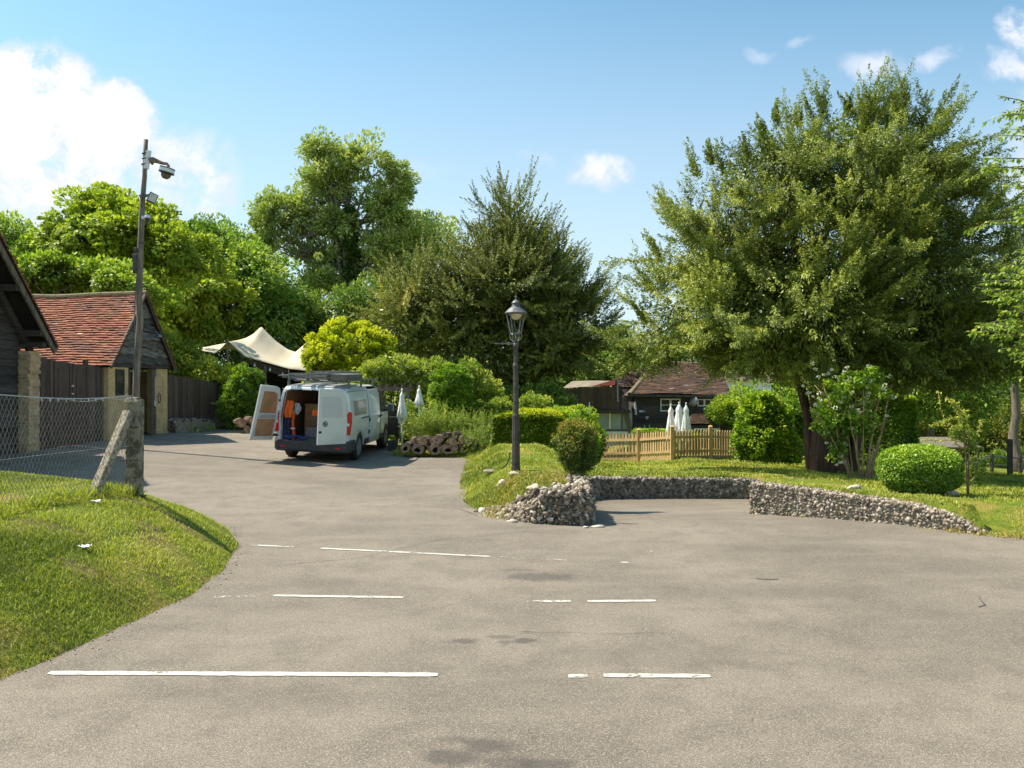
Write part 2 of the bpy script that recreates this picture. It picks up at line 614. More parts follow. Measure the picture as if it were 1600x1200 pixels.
def level_z(x, y):
    L = .47 - .15 * sm(y, 19, 27) + .05 * sm(y, 14, 19)
    Rr = np.interp(y, [11.5, 16, 26, 45, 70, 120, 300], [.46, .12, -.55, -2.1, -2.4, -2.0, 4.0])
    t = sm(x, .3, 2.4)
    z = L * (1 - t) + Rr * t
    d = (x - 3.85) * .645 + (y - 12.8) * .764
    cl = .36 - .066 * np.minimum(d, 34)
    far = np.interp(y, [0, 60, 90, 300], [0, 0, 2.0, 10.0])
    cl = cl + far
    tc_ = sm(x, 3.9, 5.6)
    z = z * (1 - tc_) + cl * tc_
    return z


def G(x, y):
    x = np.asarray(x, float)
    y = np.asarray(y, float)
    d = poly_sdf(x, y, ASPH)
    b = base_z(x, y)
    bank = (x < -2.4) & (y < 17)
    lvl = np.where(bank, .74 + .10 * sm(-x, 8, 20), np.where((x < -1.2) & (y >= 17), b + .04, level_z(x, y)))
    # soft (grassy) edges rise over a width, walled edges at once
    w_ = np.where(bank, 1.75, .95)
    walled = ((x > .4) & (x < 6.3) & (y > 10.7))
    w_ = np.where(walled, .14, w_)
    w_ = np.where((x > 6.0) & (y < 12), 1.6, w_)
    tt = np.clip(d / w_, 0, 1)
    k = np.where(walled, sm(d, .16, .30), np.where(bank, 1 - (1 - tt) ** 1.7, sm(d, 0.0, 1.0 * w_)))
    lump = (vn(np.stack([x, y, 0 * x], -1), 1.3, 1) * .022 + vn(np.stack([x, y, 0 * x], -1), 3.6, 2) * .012) * sm(d, .3, .8)
    z = np.where(d > 0, b - .02 + (lvl - b + .02) * k + lump, b - .05 - .10 * sm(-d, 0, .5))
    return z


def gz(x, y):
    return float(G(np.array([x]), np.array([y]))[0])


def axis(a, b, step, far_lo, far_hi, grow=1.22):
    c = list(np.arange(a, b, step))
    s, v = step, a
    lo = []
    while v > far_lo:
        s *= grow
        v -= s
        lo.append(v)
    s, v = step, c[-1]
    hi = []
    while v < far_hi:
        s *= grow
        v += s
        hi.append(v)
    return np.array(lo[::-1] + c + hi)


# grass ground
def ground_mat():
    m, t = new_mat('turf')
    co = t.n('ShaderNodeTexCoord').outputs['Object']
    n1 = t.noise(co, .9, 5, .6)
    n2 = t.noise(co, 7, 5, .65)
    n3 = t.noise(co, 45, 4, .7)
    col = t.mix(t.ss(n2, .35, .65), (.13, .19, .022), (.26, .30, .038))
    col = t.mix(t.ss(n1, .48, .62, 0, .85), col, (.38, .29, .085))
    col = t.mix(t.ss(t.noise(co, 1.7, 4, .6), .60, .68, 0, .7), col, (.19, .125, .075))
    col = t.mix(t.ss(n3, .35, .7, .0, .6), col, (.085, .12, .018))
    sp = t.n('ShaderNodeSeparateXYZ', ins={0: co})
    for (a, c, e, f) in [(-4.35, 7.6, .5, .22), (-4.7, 6.6, .55, .25), (-3.9, 8.6, .35, .2), (-3.75, 7.0, .3, .15), (-4.2, 9.3, .6, .25), (-5.2, 7.0, .3, .3)]:
        dx = t.math('DIVIDE', t.math('SUBTRACT', sp.outputs[0], a), e)
        dy = t.math('DIVIDE', t.math('SUBTRACT', sp.outputs[1], c), f)
        r2 = t.math('ADD', t.math('ADD', t.math('MULTIPLY', dx, dx), t.math('MULTIPLY', dy, dy)), t.math('SUBTRACT', t.math('MULTIPLY', n2, 2.0), 1.0))
        col = t.mix(t.ss(r2, .2, 1.3, .6, 0), col, (.22, .155, .085))
    b = t.n('ShaderNodeBsdfPrincipled', ins={'Base Color': col, 'Roughness': .95})
    b.inputs['Specular IOR Level'].default_value = .1
    bp = t.n('ShaderNodeBump', ins={0: .9, 1: .05, 'Height': t.math('ADD', n2, n3)})
    t.t.links.new(bp.outputs[0], b.inputs['Normal'])
    finish(t, b.outputs[0])
    return m


M['turf'] = ground_mat()
xs = axis(-13.5, 14.0, .11, -420, 420)
ys = axis(3.0, 27.0, .11, -160, 620)
X, Y = np.meshgrid(xs, ys)
Z = G(X, Y)
nx, ny = len(xs), len(ys)
idx = np.arange(nx * ny).reshape(ny, nx)
quads = np.stack([idx[:-1, :-1], idx[:-1, 1:], idx[1:, 1:], idx[1:, :-1]], -1).reshape(-1, 4)
g = np_mesh('ground', np.stack([X, Y, Z], -1).reshape(-1, 3), quads, M['turf'], smooth=True)
tag(g, kind='structure')


# asphalt
def asphalt_mat():
    m, t = new_mat('asphalt')
    co = t.n('ShaderNodeTexCoord').outputs['Object']
    big = t.noise(co, .35, 5, .6)
    mid = t.noise(co, 2.2, 6, .65)
    wv_ = t.n('ShaderNodeMapping', ins={0: co, 3: (.35, 1.3, 1)}).outputs[0]
    band = t.noise(wv_, 1.5, 5, .6)
    fine = t.noise(co, 120, 3, .75)
    vor = t.n('ShaderNodeTexVoronoi', ins={'Vector': co, 'Scale': 150.0})
    col = t.mix(t.ss(big, .36, .64), (.300, .254, .198), (.190, .162, .128))
    col = t.mix(t.ss(mid, .42, .66, 0, .55), col, (.150, .128, .102))
    col = t.mix(t.ss(band, .48, .68, 0, .45), col, (.330, .280, .218))
    # aggregate: dark binder with pale stones showing through
    col = t.mix(t.ss(fine, .38, .60, .66, 0), col, (.060, .050, .042))
    vsep = t.n('ShaderNodeSeparateColor', ins={0: vor.outputs['Color']})
    col = t.mix(t.ss(vsep.outputs[0], .72, .98, 0, .62), col, (.42, .36, .28))
    col = t.mix(t.ss(vsep.outputs[1], .84, .97, 0, .6), col, (.06, .052, .05))
    # oil stains with shapes of their own
    sp = t.n('ShaderNodeSeparateXYZ', ins={0: co})
    wn = t.noise(co, 6.5, 4, .6)
    for (cx, cy, rx, ry, k) in [(-.38, 6.23, .12, .07, .75), (-.09, 6.33, .12, .05, .6), (-.05, 6.2, .07, .05, .55), (.1, 6.23, .10, .06, .85), (.3, 8.3, .42, .16, .7),
                               (.07, 8.6, .2, .06, .45), (-.12, 4.42, .14, .10, .8), (-.33, 4.28, .16, .09, .75), (.0, 4.22, .16, .08, .6), (.18, 4.2, .13, .07, .7),
                               (-.35, 4.5, .08, .05, .5), (2.4, 7.7, 1.0, .3, .25), (1.2, 5.9, .9, .3, .22), (-1.7, 5.1, .7, .3, .2), (3.2, 9.8, 1.2, .3, .2), (-2.6, 17.0, .5, .25, .25)]:
        dx = t.math('DIVIDE', t.math('SUBTRACT', sp.outputs[0], cx), rx)
        dy = t.math('DIVIDE', t.math('SUBTRACT', sp.outputs[1], cy), ry)
        r2 = t.math('SQRT', t.math('ADD', t.math('MULTIPLY', dx, dx), t.math('MULTIPLY', dy, dy)))
        r3 = t.math('ADD', r2, t.math('MULTIPLY', t.math('SUBTRACT', wn, .5), 2.0))
        col = t.mix(t.ss(r3, .55, 1.35, k * .85, 0), col, (.070, .060, .054))
    b = t.n('ShaderNodeBsdfPrincipled', ins={'Base Color': col, 'Roughness': .82})
    b.inputs['Specular IOR Level'].default_value = .35
    h = t.math('ADD', t.math('MULTIPLY', fine, .7), t.math('MULTIPLY', t.noise(co, 160, 2, .7), .5))
    bp = t.n('ShaderNodeBump', ins={0: .75, 1: .010, 'Height': h})
    t.t.links.new(bp.outputs[0], b.inputs['Normal'])
    finish(t, b.outputs[0])
    return m


M['asphalt'] = asphalt_mat()
xa = axis(-13, 9, .15, -26, 24, 1.2)
ya = axis(3.5, 30.5, .15, -15, 31, 1.2)
XA, YA = np.meshgrid(xa, ya)
ZA = base_z(XA, YA)
ia = np.arange(XA.size).reshape(XA.shape)
qa = np.stack([ia[:-1, :-1], ia[:-1, 1:], ia[1:, 1:], ia[1:, :-1]], -1).reshape(-1, 4)
cx_ = XA.ravel()[qa].mean(1)
cy_ = YA.ravel()[qa].mean(1)
keep = poly_sdf(cx_, cy_, ASPH) < np.where((cx_ > .4) & (cx_ < 6.3) & (cy_ > 10.7), .26, .38)
aso = np_mesh('car_park', np.stack([XA, YA, ZA], -1).reshape(-1, 3), qa[keep], M['asphalt'], smooth=True)
tag(aso, kind='structure')


# painted bay lines, worn
def line_mat():
    m, t = new_mat('worn_line_paint')
    co = t.n('ShaderNodeTexCoord').outputs['Object']
    n = t.noise(co, 26, 5, .7)
    n2 = t.noise(co, 3.1, 3, .6)
    at = t.n('ShaderNodeAttribute', attribute_name='rnd').outputs['Fac']
    th = t.math('ADD', t.math('MULTIPLY', n, .6), t.math('MULTIPLY', n2, .5))
    a = t.ss(t.math('SUBTRACT', th, at), -.01, .05)
    b = t.n('ShaderNodeBsdfPrincipled', ins={'Base Color': t.mix(n, (.60, .57, .51), (.40, .36, .31)), 'Roughness': .7})
    tr = t.n('ShaderNodeBsdfTransparent')
    mx = t.n('ShaderNodeMixShader')
    t.put(mx.inputs[0], a)
    t.t.links.new(tr.outputs[0], mx.inputs[1])
    t.t.links.new(b.outputs[0], mx.inputs[2])
    finish(t, mx.outputs[0])
    return m


M['paint_line'] = line_mat()


def gpt(px, py, z=0.0):
    y = (2.0 - z) * 1250.0 / (py - 600.0)
    return ((px - 800.0) / 1250.0 * y, y)


def strip(segs, width, name, mat, jit=.005, lift=.005, seed=1):
    """segs: list of (x0,y0,x1,y1,wear)"""
    rg = random.Random(seed)
    V, F, Rn = [], [], []
    for (x0, y0, x1, y1, wear) in segs:
        L = math.hypot(x1 - x0, y1 - y0)
        n = max(2, int(L / .06))
        ux, uy = (x1 - x0) / L, (y1 - y0) / L
        b = len(V)
        for i in range(n + 1):
            t_ = i / n
            e = min(1, .75 + 20 * min(t_, 1 - t_))
            w0 = width / 2 * e + rg.uniform(-jit, jit)
            w1 = width / 2 * e + rg.uniform(-jit, jit)
            x, y = x0 + (x1 - x0) * t_, y0 + (y1 - y0) * t_
            for s_, ww in ((-1, w0), (1, w1)):
                xx, yy2 = x - uy * s_ * ww, y + ux * s_ * ww
                V.append((xx, yy2, float(base_z(np.array(xx), np.array(yy2))) + lift))
        for i in range(n):
            F.append((b + 2 * i, b + 2 * i + 2, b + 2 * i + 3, b + 2 * i + 1))
            Rn.append(.335 + .44 * wear)
    o = np_mesh(name, V, F, mat, rnd=Rn)
    tag(o, kind='structure')
    return o


def pseg(a, b, wear):
    p, q = gpt(*a), gpt(*b)
    return (p[0], p[1], q[0], q[1], wear)


strip([pseg((76, 1052), (684, 1055), .22)], .074, 'bay_line', M['paint_line'], seed=1)
strip([pseg((888, 1057), (918, 1057), .36), pseg((943, 1056), (1110, 1057), .32)], .072, 'bay_line', M['paint_line'], seed=2)
strip([pseg((427, 931), (630, 934), .22), pseg((312, 933), (352, 933), .45), pseg((352, 933), (425, 931), .62), pseg((630, 934), (822, 939), .68)],
      .066, 'bay_line', M['paint_line'], seed=3)
strip([pseg((824, 940), (892, 940), .46), pseg((918, 940), (1025, 939), .24)], .066, 'bay_line', M['paint_line'], seed=4)
strip([pseg((501, 857), (765, 870), .26), pseg((392, 852), (458, 855), .34)], .066, 'bay_line', M['paint_line'], seed=5)
strip([pseg((765, 870), (940, 878), .58), pseg((970, 879), (982, 879), .1), pseg((1003, 862), (1020, 862), .5)], .06, 'bay_line', M['paint_line'], seed=6)


def crackline(pts, width, name, seed):
    rg = random.Random(seed)
    P = []
    for (a, b) in zip(pts[:-1], pts[1:]):
        p, q = gpt(*a), gpt(*b)
        n = max(2, int(math.hypot(q[0] - p[0], q[1] - p[1]) / .12))
        for i in range(n):
            k = i / n
            P.append((p[0] + (q[0] - p[0]) * k + rg.uniform(-.02, .02), p[1] + (q[1] - p[1]) * k + rg.uniform(-.025, .025)))
    segs = [(P[i][0], P[i][1], P[i + 1][0], P[i + 1][1], .5) for i in range(len(P) - 1)]
    V, F = [], []
    for i, (x, y) in enumerate(P):
        a, b = P[max(0, i - 1)], P[min(len(P) - 1, i + 1)]
        L = math.hypot(b[0] - a[0], b[1] - a[1]) + 1e-6
        ux, uy = (b[0] - a[0]) / L, (b[1] - a[1]) / L
        ww = width * rg.uniform(.2, 1.0) / 2
        for s_ in (-1, 1):
            xx, y2 = x - uy * s_ * ww, y + ux * s_ * ww
            V.append((xx, y2, float(base_z(np.array(xx), np.array(y2))) + .004))
    for i in range(len(P) - 1):
        F.append((2 * i, 2 * i + 2, 2 * i + 3, 2 * i + 1))
    o = np_mesh(name, V, F, M['crack'])
    return tag(o, kind='structure')


M['crack'] = surf('asphalt_crack', (.075, .066, .058), (.05, .045, .04), rough=.95)  # dark tone of the cracks and joints themselves
crackline([(820, 988), (950, 990), (1050, 990), (1100, 991)], .008, 'crack', 1)
crackline([(430, 884), (560, 872), (680, 845), (800, 832), (900, 826)], .010, 'crack', 2)
crackline([(1532, 932), (1536, 945), (1530, 955)], .02, 'crack', 3)
crackline([(955, 817), (1010, 820)], .05, 'crack', 4)
crackline([(640, 790), (720, 796), (760, 812)], .018, 'crack', 5)
crackline([(1180, 905), (1240, 906)], .03, 'crack', 6)
crackline([(230, 932), (300, 905), (350, 897)], .02, 'crack', 7)

# ---------------------------------------------------------------- grass blades
M['grass'] = leafmat('grass_blade', [(0, (.050, .072, .014)), (.4, (.115, .145, .026)), (.7, (.20, .215, .045)), (.88, (.28, .25, .075)), (1, (.36, .30, .14))], trans=.3, rough=.6, boost=2.4)


def blades(name, region, n, h, wd, seed, dry=None):
    rg = np.random.default_rng(seed)
    x0, x1, y0, y1 = region
    x = rg.uniform(x0, x1, n * 3)
    y = y0 + (y1 - y0) * rg.random(n * 3) ** 1.5
    d = poly_sdf(x, y, ASPH)
    P2 = np.stack([x, y, 0 * x], -1)
    patch = vn(P2, 1.9, 3) + .7 * vn(P2, 5.5, 1)
    k = (d > .015) & (rg.random(len(x)) < .60 + .75 * patch)
    scar = np.minimum.reduce([((x - a) / c) ** 2 + ((y - b) / e) ** 2 for a, b, c, e in [(-4.35, 7.6, .5, .22), (-4.7, 6.6, .55, .25), (-3.9, 8.6, .35, .2), (-3.75, 7.0, .3, .15), (-4.2, 9.3, .6, .25), (-5.2, 7.0, .3, .3)]])
    k &= (scar + .7 * patch > .55) | (rg.random(len(x)) < .35)
    k &= np.abs(x / np.maximum(y, .1)) < .72
    x, y, patch, d = x[k][:n], y[k][:n], patch[k][:n], d[k][:n]
    z = G(x, y)
    m = len(x)
    s = (y / 8.0) ** .6
    hh = h * rg.uniform(.5, 1.3, m) * s * (1 + .35 * np.clip(patch, -1, 1))
    az = rg.uniform(0, 6.283, m)
    lean = rg.uniform(.2, 1.0, m)
    az2 = az + rg.normal(0, .6, m)
    ww = wd * rg.uniform(.6, 1.3, m) * s
    b = np.stack([x, y, z - .005], -1)
    side = np.stack([np.cos(az), np.sin(az), 0 * az], -1) * ww[:, None] / 2
    fw = np.stack([-np.sin(az2), np.cos(az2), 0 * az], -1)
    mid = b + fw * (hh * lean * .3)[:, None] + np.array([0, 0, 1]) * (hh * .6)[:, None]
    tip = b + fw * (hh * lean)[:, None] + np.array([0, 0, 1]) * (hh * (1 - .35 * lean))[:, None]
    V = np.stack([b - side, b + side, mid + side * .6, tip, mid - side * .6], 1).reshape(-1, 3)
    i = np.arange(m) * 5
    F1 = np.stack([i, i + 1, i + 2, i + 4], -1)
    F2 = np.stack([i + 4, i + 2, i + 3, i + 3], -1)
    r = np.clip(rg.normal(.42, .2, m) - .22 * patch + (.3 * (rg.random(m) < .12)), 0, 1)
    dryv = sm(vn(P2[k][:n] if False else np.stack([x, y, 0 * x], -1), 1.15, 2), .15, .9)
    r = np.clip(r + .34 * dryv - .10 * (np.clip(vn(np.stack([x, y, 0 * x], -1), 3.1, 1), 0, 1)), 0, 1)
    # two quads per blade (upper one folded to a point)
    me_F = np.concatenate([F1, np.stack([i + 4, i + 2, i + 3, i + 4], -1)])
    # use triangles for the tips: split everything to triangles
    T = np.concatenate([np.stack([i, i + 1, i + 2], -1), np.stack([i, i + 2, i + 4], -1), np.stack([i + 4, i + 2, i + 3], -1)])
    o = np_mesh(name, V, T, M['grass'], rnd=np.concatenate([r, r, r]))
    return tag(o, kind='stuff')


gb = blades('grass', (-9.5, -2.9, 4.6, 14.0), 130000, .042, .0075, 11)
tag(gb, 'short patchy grass with dry spots on the left bank', 'grass')
gb = blades('grass', (-1.4, 1.6, 11.3, 22.5), 34000, .040, .009, 12)
tag(gb, 'bright mown grass on the mound around the street lamp', 'grass')
gb = blades('grass', (3.4, 14.5, 9.0, 22.5), 70000, .042, .010, 13)
tag(gb, 'mown lawn grass above the pale flint wall', 'grass')
gb = blades('grass', (.4, 9.5, 16.0, 27.0), 36000, .045, .013, 14)
tag(gb, 'grass slope between dark flint wall and picket fence', 'grass')
gb = blades('grass', (-4.2, -1.0, 21.4, 27.0), 14000, .06, .014, 15)
tag(gb, 'small patch of grass behind the van beside the log heap', 'grass')

# ---------------------------------------------------------------- stones and walls
_ico = bmesh = None
import bmesh as _bm
_b = _bm.new()
_bm.ops.create_icosphere(_b, subdivisions=1, radius=1)
ICO_V = np.array([v.co[:] for v in _b.verts])
ICO_F = np.array([[v.index for v in f.verts] for f in _b.faces])
_b.free()
_b = _bm.new()
_bm.ops.create_icosphere(_b, subdivisions=2, radius=1)
ICO2_V = np.array([v.co[:] for v in _b.verts])
ICO2_F = np.array([[v.index for v in f.verts] for f in _b.faces])
_b.free()


def stones(C, S, seed, big=False, rnd=None, sharp=.30):
    rg = np.random.default_rng(seed)
    C = np.asarray(C, float)
    S = np.asarray(S, float)
    if S.ndim == 1:
        S = np.repeat(S[:, None], 3, 1)
    n = len(C)
    IV, IF = (ICO2_V, ICO2_F) if big else (ICO_V, ICO_F)
    k = len(IV)
    base = np.repeat(IV[None], n, 0)
    jit = 1 + rg.normal(0, sharp * .75, (n, k, 1))
    if big:
        ph = rg.uniform(0, 6, (n, 1, 3))
        jit = 1 + .22 * np.sin(base * 3.1 + ph).sum(-1, keepdims=True) / 1.7 + rg.normal(0, .12, (n, k, 1))
    base = base * jit
    # random rotation
    q = nrm(rg.normal(size=(n, 4)))
    w_, x_, y_, z_ = q.T
    Rm = np.stack([1 - 2 * (y_**2 + z_**2), 2 * (x_*y_ - z_*w_), 2 * (x_*z_ + y_*w_), 2 * (x_*y_ + z_*w_), 1 - 2 * (x_**2 + z_**2), 2 * (y_*z_ - x_*w_),
                   2 * (x_*z_ - y_*w_), 2 * (y_*z_ + x_*w_), 1 - 2 * (x_**2 + y_**2)], -1).reshape(n, 3, 3)
    asp = rg.uniform(.5, 1.35, (n, 1, 3))
    base = np.einsum('nij,nkj->nki', Rm, base * asp) * S[:, None, :] + C[:, None, :]
    F = (np.arange(n)[:, None, None] * k + IF[None]).reshape(-1, 3)
    r = rg.random(n) if rnd is None else rnd
    return base.reshape(-1, 3), F, np.repeat(r, len(IF))


def flint_wall(name, pts, thick, zb, tops, size, mat, label, seed, cat='wall'):
    """pts: polyline of the front face at ground; stones over front, top and ends; mortar core behind"""
    rg = np.random.default_rng(seed)
    P = np.array(pts, float)
    seg = np.linalg.norm(np.diff(P, axis=0), axis=1)
    cum = np.concatenate([[0], np.cumsum(seg)])
    L = cum[-1]

    def at(s):
        x = np.interp(s, cum, P[:, 0])
        y = np.interp(s, cum, P[:, 1])
        i = np.clip(np.searchsorted(cum, s, side='right') - 1, 0, len(seg) - 1)
        d = (P[i + 1] - P[i]) / seg[i][:, None]
        nb = np.stack([-d[:, 1], d[:, 0]], -1)      # towards the back
        return x, y, nb
    tz = lambda s: np.interp(s / L, [t[0] for t in tops], [t[1] for t in tops])
    root = empty(name, (P[0, 0], P[0, 1], zb), label, cat)
    # core
    mb = MB()
    n = 26
    ss_ = np.linspace(0, L, n)
    x, y, nb = at(ss_)
    for i in range(n - 1):
        vs = []
        for j in (i, i + 1):
            for off in (.012, thick - .02):
                for z in (zb - .2, tz(ss_[j]) - .022):
                    vs.append((x[j] + nb[j, 0] * off, y[j] + nb[j, 1] * off, z))
        mb.add(vs, [(0, 4, 5, 1), (2, 3, 7, 6), (1, 5, 7, 3), (0, 1, 3, 2), (4, 6, 7, 5)])
    mb.build('mortar_core', M['mortar'], root)
    C, S = [], []
    nf = int(L / size * 1.35)
    hmax = max(t[1] for t in tops) - zb
    rows = int(hmax / size * 1.35) + 1
    for r_ in range(rows):
        for c in range(nf):
            s = (c + .5 * (r_ % 2) + rg.uniform(-.3, .3)) / nf * L
            if s < 0 or s > L: continue
            z = zb + (r_ + rg.uniform(-.3, .3)) * size * .76
            if z > tz(s) - .01: continue
            xx, yy3, nn = at(np.array([s]))
            o = rg.uniform(.004, .030)
            C.append((xx[0] + nn[0, 0] * o, yy3[0] + nn[0, 1] * o, z))
            S.append(size * rg.uniform(.38, .66))
    rt = int(thick / size * 1.3)
    for r_ in range(rt):
        for c in range(nf):
            s = (c + rg.uniform(-.4, .4)) / nf * L
            if s < 0 or s > L: continue
            o = (r_ + .5 + rg.uniform(-.3, .3)) / rt * thick
            xx, yy3, nn = at(np.array([s]))
            C.append((xx[0] + nn[0, 0] * o, yy3[0] + nn[0, 1] * o, tz(s) - .022 + rg.uniform(-.008, .008)))
            S.append(size * rg.uniform(.4, .68))
    for s_e in (0.0, L):
        for r_ in range(rows):
            for c in range(rt):
                z = zb + (r_ + rg.uniform(-.3, .3)) * size * .8
                if z > tz(s_e) - .01: continue
                xx, yy3, nn = at(np.array([s_e]))
                o = (c + .5) / rt * thick
                C.append((xx[0] + nn[0, 0] * o, yy3[0] + nn[0, 1] * o, z))
                S.append(size * rg.uniform(.4, .68))
    V, F, Rn = stones(C, S, seed)
    # stones are bedded: squash towards size
    np_mesh('stone_facing', V, F, mat, parent=root, rnd=Rn, origin=tuple(root.location), smooth=False)
    return root


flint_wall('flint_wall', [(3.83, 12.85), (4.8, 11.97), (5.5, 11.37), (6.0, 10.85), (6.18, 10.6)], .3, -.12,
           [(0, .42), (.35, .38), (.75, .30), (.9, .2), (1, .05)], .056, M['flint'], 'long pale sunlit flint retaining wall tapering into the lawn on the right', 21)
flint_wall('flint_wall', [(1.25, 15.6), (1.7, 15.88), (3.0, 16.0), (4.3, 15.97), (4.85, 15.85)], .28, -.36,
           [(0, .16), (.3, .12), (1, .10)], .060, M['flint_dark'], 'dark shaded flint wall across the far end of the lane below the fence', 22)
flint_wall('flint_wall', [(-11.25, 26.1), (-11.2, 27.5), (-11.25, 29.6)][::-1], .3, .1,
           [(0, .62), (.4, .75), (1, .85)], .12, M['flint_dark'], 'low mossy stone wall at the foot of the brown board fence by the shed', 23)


def rubble_bank():
    rg = np.random.default_rng(31)
    root = empty('rubble_wall', (.4, 11.7, 0), 'rough pale rubble stone bank beneath the lamp, with an upright end wall', 'wall')
    C, S = [], []
    edge = np.array([(-.62, 12.55), (-.3, 12.1), (.0, 11.75), (.3, 11.5), (.7, 11.36), (1.02, 11.32), (1.13, 11.42), (1.16, 12.0), (1.15, 12.8), (1.18, 13.4)])
    seg = np.linalg.norm(np.diff(edge, axis=0), axis=1)
    cum = np.concatenate([[0], np.cumsum(seg)])
    L = cum[-1]
    for k in range(2300):
        s = rg.random() * L
        x = np.interp(s, cum, edge[:, 0])
        y = np.interp(s, cum, edge[:, 1])
        i = min(np.searchsorted(cum, s, side='right') - 1, len(seg) - 1)
        d = (edge[i + 1] - edge[i]) / seg[i]
        nb = np.array([-d[1], d[0]])
        steep = np.clip((s - .5) / 1.0, 0, 1)      # upright towards the right end
        hgt = np.interp(s, [0, .4, 1.0, 1.6, L], [.10, .24, .40, .50, .46])
        t = rg.random()
        if s < 1.5 and t > .55 and rg.random() < .72: continue
        z = -.02 + t * hgt
        back = (1 - steep) * t * .75 + rg.uniform(-.02, .05) - .015
        sz = rg.choice([rg.uniform(.014, .03), rg.uniform(.025, .052)]) * (1.2 if t < .2 else 1)
        C.append((x + nb[0] * back, y + nb[1] * back, z))
        S.append(sz)
    # capping stones on the top
    for k in range(360):
        s = (.25 + .75 * rg.random() ** .6) * L * .97
        x = np.interp(s, cum, edge[:, 0])
        y = np.interp(s, cum, edge[:, 1])
        i = min(np.searchsorted(cum, s, side='right') - 1, len(seg) - 1)
        d = (edge[i + 1] - edge[i]) / seg[i]
        nb = np.array([-d[1], d[0]])
        steep = np.clip((s - .5) / 1.0, 0, 1)
        hgt = np.interp(s, [0, .4, 1.0, 1.6, L], [.10, .24, .40, .50, .46])
        bk = (1 - steep) * .75 + rg.random() ** 1.5 * .5
        C.append((x + nb[0] * bk, y + nb[1] * bk, hgt + rg.uniform(-.06, .02)))
        S.append(rg.uniform(.02, .055))
    V, F, Rn = stones(C, S, 32)
    np_mesh('stone_facing', V, F, M['rubble'], parent=root, rnd=Rn, origin=tuple(root.location))
    # earth core
    mb = MB()
    n = 22
    for i in range(n):
        s0, s1 = L * i / n, L * (i + 1) / n
        vs = []
        for s in (s0, s1):
            x = np.interp(s, cum, edge[:, 0]); y = np.interp(s, cum, edge[:, 1])
            j = min(np.searchsorted(cum, s, side='right') - 1, len(seg) - 1)
            d = (edge[j + 1] - edge[j]) / seg[j]
            nb = np.array([-d[1], d[0]])
            steep = np.clip((s - .5) / 1.0, 0, 1)
            hgt = np.interp(s, [0, .4, 1.0, 1.6, L], [.10, .24, .40, .50, .46])
            a = .03; b_ = .05 + (1 - steep) * .72
            vs += [(x + nb[0] * a, y + nb[1] * a, -.2), (x + nb[0] * a, y + nb[1] * a, .0), (x + nb[0] * b_, y + nb[1] * b_, hgt - .04), (x + nb[0] * (b_ + .4), y + nb[1] * (b_ + .4), hgt - .05)]
        mb.add(vs, [(0, 4, 5, 1), (1, 5, 6, 2), (2, 6, 7, 3)])
    mb.build('earth_core', M['mortar'], root)


rubble_bank()


def rock(loc, s, label, seed, group=None):
    V, F, Rn = stones([(0, 0, 0)], [s] if not hasattr(s, '__len__') else [s], seed, big=True, rnd=np.array([.95]))
    V = V + np.array([0, 0, (s if not hasattr(s, '__len__') else s[2]) * .45])
    o = np_mesh('rock', V, F, M['rubble'], rnd=Rn, smooth=False)
    o.location = loc
    tag(o, label, 'rock', group)
    return o


rock((6.52, 12.65, gz(6.52, 12.65)), (.17, .12, .06), 'flat white stone on the lawn in front of the young sapling', 41)
rock((7.0, 12.75, gz(7.0, 12.75)), (.16, .10, .07), 'pale pinkish stone on the lawn right of the sapling', 42)
rock((5.55, 13.0, gz(5.55, 13.0)), (.13, .08, .045), 'small grey stone at the left foot of the clipped round shrub', 43)
rock((.04, 13.3, gz(.04, 13.3) + .0), (.10, .07, .06), 'jagged white stone at the foot of the street lamp', 44)
rock((-.16, 13.25, gz(-.16, 13.25) - .03), (.11, .08, .09), 'knobbly pinkish brown stone left of the lamp foot', 45)
rock((.35, 12.35, gz(.35, 12.35) + .05), (.14, .10, .06), 'grey rounded stone bedded in top of the rubble bank', 46)
rock((1.02, 11.12, .0), (.07, .05, .025), 'small white stone fallen on the asphalt beside the rubble end wall', 47)
rock((1.20, 11.16, .0), (.09, .04, .02), 'flat chip of stone on the asphalt nearest the lane mouth', 48)
rock((.0, 11.55, .0), (.06, .05, .03), 'little white stone at the foot of the rubble bank', 49)


def grit():
    """loose chips and dry bits gathered along the edges of the asphalt"""
    rg = np.random.default_rng(77)
    n = 60000
    x = rg.uniform(-6, 9, n); y = rg.uniform(5, 22, n)
    d = poly_sdf(x, y, ASPH)
    k = (d > -.22 * rg.random(n) ** 2) & (d < .06) & (np.abs(x / y) < .68)
    x, y = x[k][:1500], y[k][:1500]
    z = np.maximum(base_z(x, y), G(x, y))
    V, F, Rn = stones(np.stack([x, y, z + .003], -1), rg.uniform(.003, .009, len(x)), 78)
    o = np_mesh('gravel', V, F, M['flint'], rnd=Rn)
    tag(o, 'loose grit and chips gathered along the edges of the asphalt', 'gravel', kind='stuff')


grit()


def scrap(x, y, label, seed):
    rg = random.Random(seed)
    z = gz(x, y) + .03
    mb = MB()
    n = 4
    vs = [(x + (i / n - .5) * .10 + rg.uniform(-.01, .01), y + (j / n - .5) * .07 + rg.uniform(-.01, .01), z + rg.uniform(0, .028)) for j in range(n + 1) for i in range(n + 1)]
    mb.add(vs, [(j * (n + 1) + i, j * (n + 1) + i + 1, (j + 1) * (n + 1) + i + 1, (j + 1) * (n + 1) + i) for j in range(n) for i in range(n)])
    o = mb.build('paper_scrap', M['white_plastic'], None, origin=(x, y, z))
    o.modifiers.new('thick', 'SOLIDIFY').thickness = .002
    tag(o, label, 'litter')


